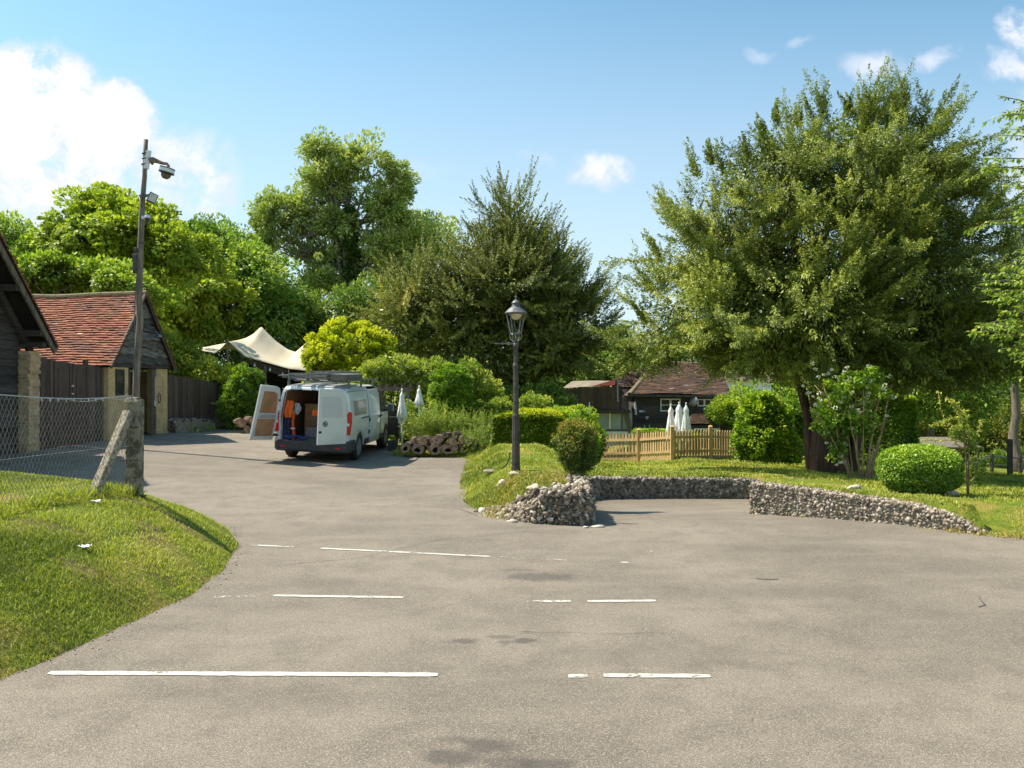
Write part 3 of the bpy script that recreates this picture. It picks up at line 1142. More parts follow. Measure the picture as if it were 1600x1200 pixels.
scrap(-3.92, 7.35, 'crumpled white paper scrap lying half way down the grass bank', 1)
scrap(-4.55, 8.75, 'white paper scrap near the top of the bank below the fence strut', 2)

# ---------------------------------------------------------------- foliage
def leaf_arrays(C, D, N, L, W):
    D = nrm(D)
    S = nrm(np.cross(D, N))
    L = np.asarray(L)[:, None]
    W = np.asarray(W)[:, None]
    v0 = C - D * L / 2
    v1 = C + S * W / 2 - D * L * .06
    v2 = C + D * L / 2
    v3 = C - S * W / 2 - D * L * .06
    return np.stack([v0, v1, v2, v3], 1).reshape(-1, 3)


def leaves_obj(name, C, D, N, L, W, rnd, mat, parent, origin):
    V = leaf_arrays(C, D, N, L, W)
    F = np.arange(len(C) * 4).reshape(-1, 4)
    return np_mesh(name, V, F, mat, parent=parent, rnd=rnd, origin=origin)


def sample_shell(ells, n, rg, shell=(.7, 1.0), gap=0.0, lump=.12, zmin=None, back=.5, lscale=1.0):
    """points in the outer shell of a union of ellipsoids; returns points, outward dirs, depth 0..1"""
    E = np.array([e[:6] for e in ells], float)
    area = (E[:, 3] * E[:, 4] + E[:, 4] * E[:, 5] + E[:, 3] * E[:, 5])
    area = area * np.array([e[6] if len(e) > 6 else 1.0 for e in ells])
    pr = area / area.sum()
    Ps, Os, Ds = [], [], []
    tot = 0
    it = 0
    while tot < n and it < 60:
        it += 1
        m = n * 2
        k = rg.choice(len(E), m, p=pr)
        d = nrm(rg.normal(size=(m, 3)))
        r = rg.uniform(shell[0], shell[1], m)
        c, a = E[k, :3], E[k, 3:]
        lf = 1 + lump * vn(d * 3.1 + c * .7, 1.0, 2) + lump * .6 * vn(d * 7 + c, 1.0, 1)
        p = c + d * a * (r * lf)[:, None]
        ok = np.ones(m, bool)
        for j in range(len(E)):
            q = (((p - E[j, :3]) / E[j, 3:]) ** 2).sum(1)
            ok &= (q > (shell[0] * .86) ** 2) | (k == j)
        if gap > 0:
            ok &= vn(p, 1.7 * lscale, 1) > (-.75 + gap)
        if zmin is not None:
            ok &= p[:, 2] > zmin
        toc = -p * np.array([1, 1, 0]); toc = nrm(toc)
        facing = (d * toc).sum(1)
        ok &= (facing > -.15) | (rg.random(m) < back)
        o = nrm(d / a * a.mean(1, keepdims=True))
        Ps.append(p[ok]); Os.append(o[ok]); Ds.append(((r - shell[0]) / max(1e-6, shell[1] - shell[0]))[ok])
        tot += ok.sum()
    return np.concatenate(Ps)[:n], np.concatenate(Os)[:n], np.concatenate(Ds)[:n]


def crown_puffs(ells, ncl, per, cr, ll, lw, seed, shell=(.62, 1.0), gap=.0, lump=.14, zmin=None, back=.5, flat=.75, up=.55, droop=.0, tone=.0, tonevar=.16, outer=.18, lscale=1.0):
    """broad-leaved crown: clusters of leaves"""
    rg = np.random.default_rng(seed)
    P, O, D = sample_shell(ells, ncl, rg, shell, gap, lump, zmin, back, lscale)
    n = len(P)
    g = rg.normal(size=(n, per, 3))
    g = g / np.maximum(np.linalg.norm(g, axis=-1, keepdims=True), .6)
    sc = cr * rg.uniform(.55, 1.25, (n, 1, 1))
    pos = P[:, None] + g * sc * np.array([1, 1, flat])
    out = nrm(O[:, None] * .8 + g * .6 + np.array([0, 0, -droop]) + rg.normal(0, .45, g.shape))
    nor = nrm(O[:, None] * .55 + np.array([0, 0, up]) + g * .3 + rg.normal(0, .42, g.shape))
    L = ll * rg.uniform(.6, 1.3, (n, per))
    W = lw * rg.uniform(.6, 1.3, (n, per))
    # hue: per cluster drift, per leaf scatter, young pale growth on top of each cluster
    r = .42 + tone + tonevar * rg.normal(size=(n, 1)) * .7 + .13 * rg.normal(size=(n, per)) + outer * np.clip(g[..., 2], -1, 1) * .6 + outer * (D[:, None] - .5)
    r = r + .12 * vn(P, 1.3 * lscale, 2)[:, None]
    f = lambda a: a.reshape(-1, 3)
    return [f(pos), f(out), f(nor), L.ravel(), W.ravel(), np.clip(r, 0, 1).ravel()], P, O


def crown_plumes(ells, n, per, plen, prad, ll, lw, seed, up=.6, shell=(.6, .95), gap=0., lump=.1, zmin=None, back=.5, droop=.25, tone=0., tonevar=.12, spread=.25, curve=.0, tipw=.5, lscale=1.0, young=.25, boughs=0, blen=1.4):
    """yew crown: feathery tapering shoots that point outwards and upwards"""
    rg = np.random.default_rng(seed)
    if boughs:
        # plumes are carried by boughs: each bough is a flattish spray with several side plumes
        nb_ = n // boughs
        Pb, Ob, Db = sample_shell(ells, nb_, rg, shell, gap, lump, zmin, back, lscale)
        nb_ = len(Pb)
        Ab = nrm(Ob * (1 - up) + np.array([0, 0, up]) + rg.normal(0, spread, (nb_, 3)))
        Sb = nrm(np.cross(Ab, np.array([0, 0, 1]) + rg.normal(0, .35, (nb_, 3))))
        tt = (np.arange(boughs) + rg.random((nb_, boughs))) / boughs
        side = np.where(np.arange(boughs) % 2 == 0, 1, -1) * rg.uniform(.25, .9, (nb_, boughs)) * (1 - tt * .75)
        bl = blen * rg.uniform(.6, 1.25, (nb_, 1))
        P = Pb[:, None] + Ab[:, None] * (tt * bl)[..., None] - np.array([0, 0, 1]) * (.10 * bl * tt ** 2)[..., None] + Sb[:, None] * (side * .12)[..., None]
        A = nrm(Ab[:, None] * 1.0 + Sb[:, None] * side[..., None] * 1.15 + rg.normal(0, .12, P.shape))
        O = np.repeat(Ob, boughs, 0)
        P, A = P.reshape(-1, 3), A.reshape(-1, 3)
        n = len(P)
        tone = tone + np.repeat(rg.normal(0, .05, nb_), boughs)[:, None]
    else:
        P, O, D = sample_shell(ells, n, rg, shell, gap, lump, zmin, back, lscale)
        n = len(P)
        A = nrm(O * (1 - up) + np.array([0, 0, up]) + rg.normal(0, spread, (n, 3)))
    ln = plen * rg.uniform(.5, 1.25, n)
    U = nrm(np.cross(A, rg.normal(size=(n, 3))))
    Vv = np.cross(A, U)
    t = rg.random((n, per)) ** .85
    ang = rg.uniform(0, 6.283, (n, per))
    rad = prad * ln[:, None] * (1 - t * .85) ** .9 * np.sqrt(rg.random((n, per))) * (1 + .45 * np.sin(t * 19 + rg.uniform(0, 6, (n, 1))))
    radial = U[:, None] * np.cos(ang)[..., None] + Vv[:, None] * np.sin(ang)[..., None]
    bend = np.array([0, 0, 1]) * (curve * (t ** 2) * ln[:, None])[..., None]
    pos = P[:, None] + A[:, None] * (t * ln[:, None])[..., None] + radial * rad[..., None] + bend
    pos[..., 2] -= droop * rad
    dr = nrm(radial * .75 + A[:, None] * .85 + rg.normal(0, .3, pos.shape) - np.array([0, 0, droop]))
    nor = nrm(np.array([0, 0, .55]) + A[:, None] * .2 + O[:, None] * .6 + rg.normal(0, .45, pos.shape))
    L = ll * rg.uniform(.6, 1.3, (n, per)) * (1 - tipw * t)
    W = lw * rg.uniform(.6, 1.3, (n, per)) * (1 - tipw * .6 * t)
    r = .34 + tone + tonevar * rg.normal(size=(n, 1)) + .10 * rg.normal(size=(n, per)) + young * (t ** 2) * rg.uniform(.2, 1, (n, 1)) + .14 * vn(P, .9 * lscale, 2)[:, None]
    f = lambda a: a.reshape(-1, 3)
    return [f(pos), f(dr), f(nor), L.ravel(), W.ravel(), np.clip(r, 0, 1).ravel()], P, O


def cat(*sets):
    return [np.concatenate([s[i] for s in sets]) for i in range(6)]


def limbs(mb, base, tops, targets, r0, seed, n=6, twig=0):
    """curved limbs from the trunk axis to targets"""
    rg = random.Random(seed)
    for T in targets:
        T = Vector(T)
        h = rg.uniform(.35, 1.0)
        a = Vector(base).lerp(Vector(tops), h)
        midp = a.lerp(T, .5) + Vector((rg.uniform(-.1, .1), rg.uniform(-.1, .1), rg.uniform(-.02, .16))) * (T - a).length
        pts = []
        for i in range(7):
            k = i / 6
            p = a * (1 - k) ** 2 + midp * 2 * k * (1 - k) + T * k * k
            p += Vector((rg.uniform(-1, 1), rg.uniform(-1, 1), rg.uniform(-1, 1))) * .025 * (T - a).length * (0 if i == 0 else 1)
            pts.append(p)
        rr = r0 * rg.uniform(.5, 1) * (1 - .45 * h)
        mb.tube(pts, [rr * (1 - .85 * i / 6) + .006 for i in range(7)], n=n)
        for q in range(twig):
            i = rg.randint(2, 5)
            e = pts[i] + Vector((rg.uniform(-1, 1), rg.uniform(-1, 1), rg.uniform(-.2, 1))).normalized() * (T - a).length * rg.uniform(.2, .4)
            mb.tube([pts[i], pts[i].lerp(e, .5) + Vector((0, 0, .03)), e], [rr * .4, rr * .25, .008], n=4)


def tree(name, label, catg, base, trunk_r, trunk_top, lv, crown_pts, mat_leaf, mat_bark, seed, nlimb=14, limb_r=None, stems=1, group=None, twig=2, spread=.0, tube_n=9, inner=.75):
    root = empty(name, base, label, catg, group)
    leaves_obj('crown', *lv[:5], lv[5], mat_leaf, root, tuple(base))
    mb = MB()
    rg = random.Random(seed)
    for s in range(stems):
        an = 6.28 * s / max(1, stems)
        ox, oy = (math.cos(an) * spread, math.sin(an) * spread) if stems > 1 else (0, 0)
        b0 = Vector((base[0] + ox, base[1] + oy, base[2] - .15))
        tp = Vector((trunk_top[0] + ox * 2.2, trunk_top[1] + oy * 2.2, trunk_top[2]))
        pts, rad = [], []
        rr = trunk_r * (1 if stems == 1 else rg.uniform(.4, .62))
        for i in range(9):
            k = i / 8
            p = b0.lerp(tp, k) + Vector((rg.uniform(-1, 1), rg.uniform(-1, 1), 0)) * rr * .35 * (0 if i == 0 else 1)
            pts.append(p)
            rad.append(rr * (1.35 if i == 0 else 1.05 if i == 1 else 1 - .6 * k))
        mb.tube(pts, rad, n=tube_n)
        idxs = [rg.randrange(len(crown_pts)) for _ in range(nlimb // max(1, stems))]
        c = Vector(trunk_top)
        tg = [c.lerp(Vector(crown_pts[i]), inner) for i in idxs]
        limbs(mb, pts[2], tp, tg, limb_r or trunk_r * .45, seed + s, twig=twig)
    mb.build('trunk', mat_bark, root, smooth=True)
    return root


def bush(name, label, catg, base, lv, mat_leaf, mat_bark=None, stems=None, group=None, single=False):
    if single:
        o = leaves_obj(name, *lv[:5], lv[5], mat_leaf, None, tuple(base))
        return tag(o, label, catg, group)
    root = empty(name, base, label, catg, group)
    leaves_obj('foliage', *lv[:5], lv[5], mat_leaf, root, tuple(base))
    if stems:
        mb = MB()
        for (pts, r) in stems:
            mb.tube(pts, r, n=6)
        mb.build('stem', mat_bark or M['bark_grey'], root, smooth=True)
    return root


def simple_stems(base, top_z, n, spread, r, seed):
    rg = random.Random(seed)
    out = []
    for i in range(n):
        a = rg.uniform(0, 6.28)
        e = (base[0] + math.cos(a) * spread, base[1] + math.sin(a) * spread, top_z * rg.uniform(.85, 1))
        b0 = (base[0] + math.cos(a) * spread * .15, base[1] + math.sin(a) * spread * .15, base[2] - .1)
        m = ((b0[0] + e[0]) / 2 + rg.uniform(-.05, .05), (b0[1] + e[1]) / 2, (b0[2] + e[2]) / 2)
        out.append(([b0, m, e], [r, r * .8, r * .4]))
    return out


# leaf colour ramps (albedo)
M['yew'] = leafmat('yew_needles', [(0, (.018, .028, .009)), (.35, (.052, .074, .017)), (.62, (.104, .134, .030)), (.85, (.172, .195, .044)), (1, (.25, .22, .06))], trans=.16, rough=.5, boost=2.7)
M['yew_brown'] = leafmat('bronze_yew_needles', [(0, (.022, .028, .010)), (.32, (.060, .078, .022)), (.6, (.112, .130, .038)), (.85, (.17, .17, .052)), (1, (.24, .20, .07))], trans=.18, rough=.5, boost=2.6)
M['ash'] = leafmat('ash_leaves', [(0, (.034, .050, .020)), (.4, (.090, .125, .048)), (.75, (.165, .205, .085)), (1, (.26, .29, .14))], trans=.3, boost=2.5)
M['maple'] = leafmat('lime_maple_leaves', [(0, (.045, .070, .012)), (.4, (.125, .180, .028)), (.72, (.235, .295, .050)), (1, (.37, .40, .10))], trans=.38, boost=1.8)
M['maple2'] = leafmat('fresh_maple_leaves', [(0, (.032, .062, .012)), (.4, (.085, .145, .024)), (.75, (.17, .235, .040)), (1, (.30, .34, .07))], trans=.36, boost=2.0)
M['dark'] = leafmat('dark_tree_leaves', [(0, (.014, .026, .009)), (.4, (.036, .062, .018)), (.75, (.075, .110, .030)), (1, (.13, .17, .05))], trans=.3, boost=3.2)
M['middark'] = leafmat('mid_green_leaves', [(0, (.022, .042, .012)), (.4, (.058, .100, .022)), (.75, (.115, .165, .036)), (1, (.19, .24, .06))], trans=.3, boost=3.0)
M['golden'] = leafmat('golden_leaves', [(0, (.045, .080, .010)), (.3, (.14, .20, .012)), (.55, (.30, .38, .020)), (.8, (.48, .52, .035)), (1, (.58, .58, .07))], trans=.38, boost=1.25)
M['rose'] = leafmat('rose_leaves', [(0, (.028, .055, .014)), (.45, (.085, .135, .025)), (.72, (.20, .24, .05)), (.9, (.34, .28, .08)), (1, (.42, .25, .10))], trans=.3, boost=2.2)
M['privet'] = leafmat('privet_leaves', [(0, (.022, .045, .010)), (.4, (.062, .115, .016)), (.7, (.135, .21, .022)), (1, (.26, .33, .04))], trans=.32, boost=2.5)
M['hedge_yel'] = leafmat('bright_hedge_leaves', [(0, (.028, .055, .008)), (.4, (.085, .150, .012)), (.65, (.20, .27, .015)), (.85, (.42, .44, .02)), (1, (.52, .50, .04))], trans=.36, boost=1.3)
M['redtip'] = leafmat('red_tipped_leaves', [(0, (.020, .040, .012)), (.42, (.055, .090, .022)), (.68, (.12, .14, .032)), (.86, (.26, .16, .05)), (1, (.42, .19, .08))], trans=.25, boost=2.2)
M['feather'] = leafmat('feathery_shrub_leaves', [(0, (.030, .055, .014)), (.4, (.085, .130, .026)), (.7, (.17, .21, .035)), (1, (.32, .33, .06))], trans=.3, boost=2.3)
M['box'] = leafmat('glossy_clipped_leaves', [(0, (.020, .042, .010)), (.4, (.060, .115, .016)), (.7, (.14, .215, .026)), (1, (.30, .36, .07))], trans=.28, rough=.35, boost=2.4)
M['pale'] = leafmat('pale_sunny_leaves', [(0, (.10, .13, .03)), (.4, (.22, .25, .07)), (.75, (.38, .39, .14)), (1, (.52, .50, .22))], trans=.4, boost=1.15)
M['ivy'] = leafmat('ivy_leaves', [(0, (.012, .024, .008)), (.5, (.034, .062, .016)), (1, (.085, .13, .035))], trans=.2, boost=2.4)
M['cherry'] = leafmat('cherry_leaves', [(0, (.035, .065, .015)), (.4, (.10, .16, .028)), (.75, (.20, .27, .045)), (1, (.34, .36, .08))], trans=.4)
M['petal'] = leafmat('white_petals', [(0, (.62, .60, .50)), (.5, (.78, .76, .68)), (1, (.84, .83, .80))], trans=.25, boost=0)


def at(px, py, y):
    return ((px - 800) / 1250 * y, y, 2 + (600 - py) / 1250 * y)


def S(px, y):          # photograph pixels -> metres at distance y
    return px / 1250 * y


# --- the great yew on the right
def big_yew():
    rg_ = np.random.default_rng(999)
    y0 = 20.0
    bx, by = 7.95, 20.0
    base = (bx, by, gz(bx, by))
    E = []
    for (px, py, rx, rz, dy, ry, wgt) in [
            (1300, 400, 225, 190, 0, 3.9, 1), (1325, 270, 150, 108, 0.2, 2.7, 1), (1205, 290, 105, 110, -.4, 2.0, 1), (1405, 268, 90, 98, .3, 2.0, 1),
            (1130, 410, 110, 110, -.2, 2.4, 1), (1090, 495, 95, 62, -.6, 2.1, 1), (1040, 548, 50, 26, -.2, 1.4, 1), (1240, 500, 170, 95, -1.6, 2.6, 1.2), (1400, 470, 150, 130, -1.2, 2.8, 1.1),
            (1510, 480, 120, 110, .6, 2.6, 1), (1480, 380, 70, 90, .6, 1.8, .8), (1590, 470, 100, 100, 1.2, 2.4, .8), (1370, 555, 190, 42, -.6, 3.2, 1.3), (1190, 550, 100, 34, -1.0, 2.4, 1.2), (1530, 560, 120, 40, 0.2, 2.6, 1)]:
        c = at(px, py, y0 + dy)
        E.append((c[0], c[1], c[2], S(rx, y0) * .84, ry * .88, S(rz, y0) * .84, wgt))
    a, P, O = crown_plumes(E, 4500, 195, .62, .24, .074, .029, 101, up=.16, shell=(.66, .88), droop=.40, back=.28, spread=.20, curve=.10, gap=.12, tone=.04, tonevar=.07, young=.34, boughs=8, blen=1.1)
    # drooping fringe, and inner leaves toned darker for the shade inside the crown
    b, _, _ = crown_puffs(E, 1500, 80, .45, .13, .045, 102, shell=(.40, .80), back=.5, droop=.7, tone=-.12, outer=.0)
    low = [e for e in E if e[2] < 4.6]
    d, _, _ = crown_plumes(low, 420, 70, .75, .16, .10, .03, 103, up=-.25, shell=(.75, 1.0), droop=.8, back=.6, spread=.4, tone=-.02, zmin=1.9)
    # spires standing out of the outline
    sp = []
    for k, (px, py, h, lean) in enumerate([(1287, 150, 1.05, -.12), (1403, 150, 1.05, .05), (1475, 185, 1.15, .25), (1192, 190, .75, -.05), (1248, 165, .6, 0), (1350, 170, .7, 0), (1385, 190, .6, .1), (1440, 170, .8, .1), (1495, 260, .7, .5),
                                        (1090, 245, .8, -.3), (1130, 235, .7, -.2), (1060, 310, .6, -.5), (1030, 370, .6, -.6), (1010, 470, .55, -.8), (990, 520, .6, -1.2), (1540, 300, .6, .3), (1560, 290, .7, .2), (1215, 160, .6, .0), (1510, 330, .6, .6), (1165, 215, .6, -.1), (1325, 150, .6, 0), (970, 560, .5, -1.5), (1110, 225, .6, -.2), (1020, 420, .5, -.8)]):
        c = at(px, py + 16, y0 - .2 + .3 * math.sin(k * 2.3))
        q, _, _ = crown_plumes([(c[0], c[1], c[2] - .25, .10, .10, .15)], 7, 140, h * .98, .22, .085, .036, 300 + k, up=.93, shell=(0, 1), droop=.1, back=1, spread=.12, curve=.0, tone=.06)
        q[0][:, 0] += lean * (q[0][:, 2] - c[2] + .25).clip(0)
        sp.append(q)
    # dead brownish sprays scattered in the crown
    lv = cat(a, b, d, *sp)
    hang = 1.95 + .35 * sm(lv[0][:, 0], 6.6, 5.2)      # the crown is browsed to a rough line above the ground, higher on the left
    kp = rg_.random(len(lv[0])) < sm(lv[0][:, 2] + .22 * vn(lv[0], 2.6, 1), hang - .3, hang + .35)
    lv = [q[kp] for q in lv]
    root = empty('yew_tree', base, 'huge broad dark green yew with pointed shoots towering over the right lawn', 'tree')
    leaves_obj('crown', *lv[:5], lv[5], M['yew'], root, base)
    mb = MB()
    rg = random.Random(7)
    for (ox, oy, r, tx, ty) in [(-.20, -.15, .23, -.9, -.4), (.10, -.1, .26, .3, -.3), (-.02, .2, .28, .0, .6), (.34, .05, .20, 1.3, .2), (-.38, .1, .13, -1.0, .3), (.5, -.12, .12, .9, -.5)]:
        pts, rad = [], []
        for i in range(9):
            k = i / 8
            pts.append(Vector((bx + ox + tx * k ** 1.5 + rg.uniform(-.03, .03), by + oy + ty * k, base[2] - .15 + 6.0 * k)))
            rad.append(r * (1.3 if i == 0 else 1.08 if i == 1 else 1 - .6 * k))
        mb.tube(pts, rad, n=14, flute=.16, nf=5)
        tg = [P[rg.randrange(len(P))] for _ in range(7)]
        tg = [Vector(pts[-2]).lerp(Vector(t), .82) for t in tg]
        limbs(mb, pts[2], pts[-1], tg, .10, 70 + int(r * 100), twig=3)
    # long level limb to the left under the crown
    mb.tube([(bx - .3, by, 2.3), (bx - 1.4, by - .4, 2.55), (bx - 2.6, by - .6, 2.45), (bx - 3.6, by - .8, 2.7)], [.11, .09, .06, .02], n=7)
    mb.tube([(bx + .4, by, 2.3), (bx + 1.8, by - .4, 2.75), (bx + 3.4, by - .6, 2.8), (bx + 4.6, by - .8, 3.1)], [.13, .10, .07, .02], n=7)
    mb.build('trunk', M['bark_yew'], root, smooth=True)


big_yew()


# --- the bronze yew behind the lamp
def bronze_yew():
    y0 = 36.0
    base = (at(815, 600, y0)[0], y0, gz(-.0, y0) - .2)
    E = []
    for (px, py, rx, rz, dy, ry, wg) in [(800, 455, 112, 105, 0, 4, 1), (800, 368, 42, 62, 0, 1.6, 1), (856, 488, 62, 75, .3, 3, 1), (890, 520, 58, 70, 0, 3, 1), (745, 488, 75, 80, -.4, 3, 1),
                                         (665, 480, 50, 55, -.6, 2.2, 1), (640, 520, 45, 40, -1, 2, 1), (760, 560, 120, 55, -1.2, 3, 1.1), (860, 555, 75, 42, -.3, 3, 1)]:
        c = at(px, py, y0 + dy)
        E.append((c[0], c[1], c[2], S(rx, y0) * .78, ry * .9, S(rz, y0) * .80, wg))
    up, P, O = crown_plumes(E, 2600, 150, 1.15, .14, .13, .043, 111, up=.40, shell=(.58, .86), droop=.2, back=.3, spread=.20, curve=.08, gap=.22, tone=.04, lscale=.6, boughs=6, blen=1.4)
    fl, _, _ = crown_puffs(E, 750, 60, .75, .22, .09, 112, shell=(.4, .88), back=.4, droop=.4, tone=-.1, lscale=.6)
    top, _, _ = crown_plumes(E[:3], 120, 90, 1.5, .075, .19, .075, 113, up=.62, shell=(.86, 1.0), droop=.1, back=.6, spread=.2, zmin=6.0, tone=.05)
    lv = cat(up, fl, top)
    kp = ~((lv[0][:, 0] > 1.9) & (lv[0][:, 2] < 2.35 + .3 * vn(lv[0], 1.5, 2)))
    lv = [q[kp] for q in lv]
    rt = tree('yew_tree', 'bronze tinged yew fanning up behind the street lamp with whippy shoots', 'tree', base, .45, (base[0], y0, 8.5), lv, P, M['yew_brown'], M['bark_dark'], 12, nlimb=34, limb_r=.12, inner=.8)


bronze_yew()


def ash(name, label, y0, E_px, base_px, trunk_top_px, seed, ncl, per, mat_l, fork=None, trunk_r=.5, gap=.42, ll=.34, lw=.12, cr=.95, nlimb=26, ivy=False, tone=0., twig=3, inner=.9):
    E = []
    for (px, py, rx, rz, dy, ry) in E_px:
        c = at(px, py, y0 + dy)
        E.append((c[0], c[1], c[2], S(rx, y0), ry, S(rz, y0)))
    lv, P, O = crown_puffs(E, ncl, per, cr, ll, lw, seed, shell=(.35, 1.0), gap=gap, lump=.2, back=.7, tone=tone, lscale=.55)
    tt = at(*trunk_top_px, y0)
    bx = at(base_px, 600, y0)[0]
    base = (bx, y0, gz(bx, y0) - .3)
    rt = tree(name, label, 'tree', base, trunk_r, tt, lv, P, mat_l, M['bark_grey'], seed, nlimb=nlimb, limb_r=trunk_r * .5, twig=twig, inner=inner)
    if ivy:
        iv, _, _ = crown_puffs([(bx + (tt[0] - bx) * k, y0 - .2, base[2] + (tt[2] - base[2]) * k, .95 - .45 * k, .95 - .4 * k, 1.6) for k in np.linspace(.1, 1.0, 9)], 420, 60, .4, .2, .16, seed + 1, shell=(.6, 1), back=.4)
        leaves_obj('ivy', *iv[:5], iv[5], M['ivy'], rt, base)
    return rt


ash('ash_tree', 'tall open crowned ash with ivy clad trunk behind the tent', 60,
    [(575, 255, 55, 40, 0, 2.5), (515, 285, 45, 35, 0, 2.5), (450, 330, 58, 40, .5, 2.5), (600, 325, 38, 38, 0, 2.2), (470, 395, 80, 32, 0, 2.5), (425, 375, 36, 50, 0, 2), (525, 350, 42, 30, 0, 2.5), (625, 280, 22, 32, 0, 1.8), (500, 235, 30, 22, 0, 2), (600, 385, 40, 28, 0, 2), (430, 440, 45, 30, 0, 2), (500, 440, 34, 26, 0, 2), (415, 405, 32, 36, 0, 2), (470, 440, 40, 26, 0, 2)],
    556, (550, 350), 121, 980, 60, M['ash'], ivy=True, trunk_r=.55, nlimb=54, tone=.14, gap=.40, cr=.58)
ash('ash_tree', 'shorter pale green ash between the ivy clad ash and the bronze yew', 63,
    [(650, 390, 45, 55, 0, 4), (615, 430, 50, 55, 0, 4), (690, 380, 30, 45, 0, 3), (640, 480, 60, 40, 0, 4)], 640, (645, 440), 122, 520, 60, M['ash'], trunk_r=.35, gap=.35, tone=.1)


def blob_tree(name, label, y0, E_px, seed, ncl, per, cr, ll, lw, mat_l, trunk_r=.25, bark=None, gap=.15, tone=0, shell=(.5, 1.15), nlimb=16, droop=.1, lump=.22, lscale=.8, base_px=None, ttz=None, up=.55, outer=.18, back=.45, flat=.75):
    E = []
    for (px, py, rx, rz, dy, ry) in E_px:
        c = at(px, py, y0 + dy)
        E.append((c[0], c[1], c[2], S(rx, y0), ry, S(rz, y0)))
    lv, P, O = crown_puffs(E, ncl, per, cr, ll, lw, seed, shell=shell, gap=gap, lump=lump, back=back, tone=tone, droop=droop, lscale=lscale, up=up, outer=outer, flat=flat)
    bpx = base_px if base_px is not None else sum(e[0] for e in E_px) / len(E_px)
    bx = at(bpx, 600, y0)[0]
    base = (bx, y0, gz(bx, y0) - .15)
    zc = max(e[2] for e in E) if ttz is None else ttz
    return tree(name, label, 'tree', base, trunk_r, (bx, y0, zc), lv, P, mat_l, bark or M['bark_grey'], seed, nlimb=nlimb, twig=3, inner=.85)


blob_tree('maple_tree', 'tall lime green maple with layered leaves behind the security camera pole', 35,
          [(160, 350, 60, 48, 0, 2.6), (215, 375, 75, 60, 0, 3), (130, 385, 55, 40, 0, 2.5), (255, 400, 60, 50, 0, 2.8), (300, 395, 40, 35, 0, 2), (165, 320, 30, 25, 0, 1.4), (235, 350, 45, 30, 0, 2)],
          131, 560, 85, .42, .19, .125, M['maple'], trunk_r=.2, gap=.42, lump=.3, tone=.08)
blob_tree('maple_tree', 'low bright green maple directly above the ridge of the red tiled shed', 30,
          [(90, 430, 60, 32, 0, 2.2), (165, 440, 60, 30, 0, 2), (50, 440, 40, 35, 0, 2), (200, 455, 40, 25, 0, 2), (120, 470, 90, 30, 0, 2)],
          132, 500, 85, .36, .17, .11, M['maple2'], trunk_r=.2, gap=.15, tone=.10)
blob_tree('maple_tree', 'yellow green large leaved maple drooping between shed gable and tent', 43,
          [(310, 455, 50, 45, 0, 2.4), (345, 480, 42, 40, 0, 1.8), (280, 480, 50, 45, 0, 2.4), (310, 510, 65, 30, 0, 2.4), (255, 470, 30, 35, 0, 1.6), (300, 425, 30, 22, 0, 1.2)],
          133, 460, 75, .42, .26, .17, M['maple'], trunk_r=.18, gap=.35, lump=.28, droop=.6, tone=.16, ttz=5.5)
blob_tree('deciduous_tree', 'dark green tree rising between lime maples and the tall ash', 47,
          [(350, 400, 60, 50, 0, 3.5), (395, 440, 55, 60, 0, 3.5), (320, 385, 40, 35, 0, 3), (420, 480, 50, 45, 0, 3), (370, 480, 60, 60, 0, 3)],
          134, 480, 75, .7, .26, .12, M['middark'], trunk_r=.3, gap=.2)
blob_tree('deciduous_tree', 'dark green tree filling the gap below the ash and behind the tent', 50,
          [(450, 490, 60, 40, 0, 3), (510, 500, 60, 40, 0, 3), (560, 490, 50, 45, 0, 3), (440, 530, 80, 40, 0, 3), (600, 510, 40, 40, 0, 3), (540, 540, 80, 40, 0, 3)],
          135, 520, 75, .7, .26, .12, M['dark'], trunk_r=.3, gap=.05, tone=.08)
blob_tree('deciduous_tree', 'mid green tree at the far left beyond the black barn roof', 48,
          [(20, 385, 45, 35, 0, 3), (-30, 375, 60, 50, 0, 3), (60, 400, 35, 30, 0, 2.5), (20, 430, 60, 35, 0, 3), (95, 425, 30, 30, 0, 2)],
          136, 380, 75, .7, .26, .12, M['middark'], trunk_r=.3, gap=.25, tone=.1)
blob_tree('deciduous_tree', 'thin leafed tree with bare twigs behind the lime maples', 52,
          [(250, 400, 60, 50, 0, 3), (180, 430, 60, 45, 0, 3), (280, 450, 60, 55, 0, 3), (340, 370, 30, 28, 0, 2)], 137, 330, 70, .7, .26, .12, M['middark'], trunk_r=.3, gap=.1)
blob_tree('deciduous_tree', 'small green tree between the bronze yew and the pub roof', 50,
          [(955, 560, 28, 32, 0, 2.4), (930, 580, 45, 28, 0, 2.5), (985, 575, 25, 28, 0, 2), (965, 530, 14, 16, 0, 1.2)], 138, 260, 70, .55, .24, .11, M['dark'], trunk_r=.2, gap=.2, tone=.15)
blob_tree('deciduous_tree', 'broad dark tree behind the pub, seen under the great yew', 62,
          [(1100, 560, 90, 45, 0, 4), (1020, 570, 60, 30, 0, 3), (1180, 560, 80, 40, 0, 4)], 139, 300, 70, .8, .3, .14, M['dark'], trunk_r=.3, gap=.15)
blob_tree('deciduous_tree', 'pale sunlit tree far beyond the lawn behind the tall bare trunk', 62,
          [(1540, 620, 60, 60, 0, 5), (1480, 660, 55, 40, 0, 4), (1590, 600, 60, 80, 0, 5), (1500, 590, 60, 50, 0, 4), (1650, 620, 60, 70, 0, 5), (1440, 640, 40, 60, 0, 4)],
          140, 520, 70, .9, .34, .18, M['pale'], trunk_r=.35, gap=.1)
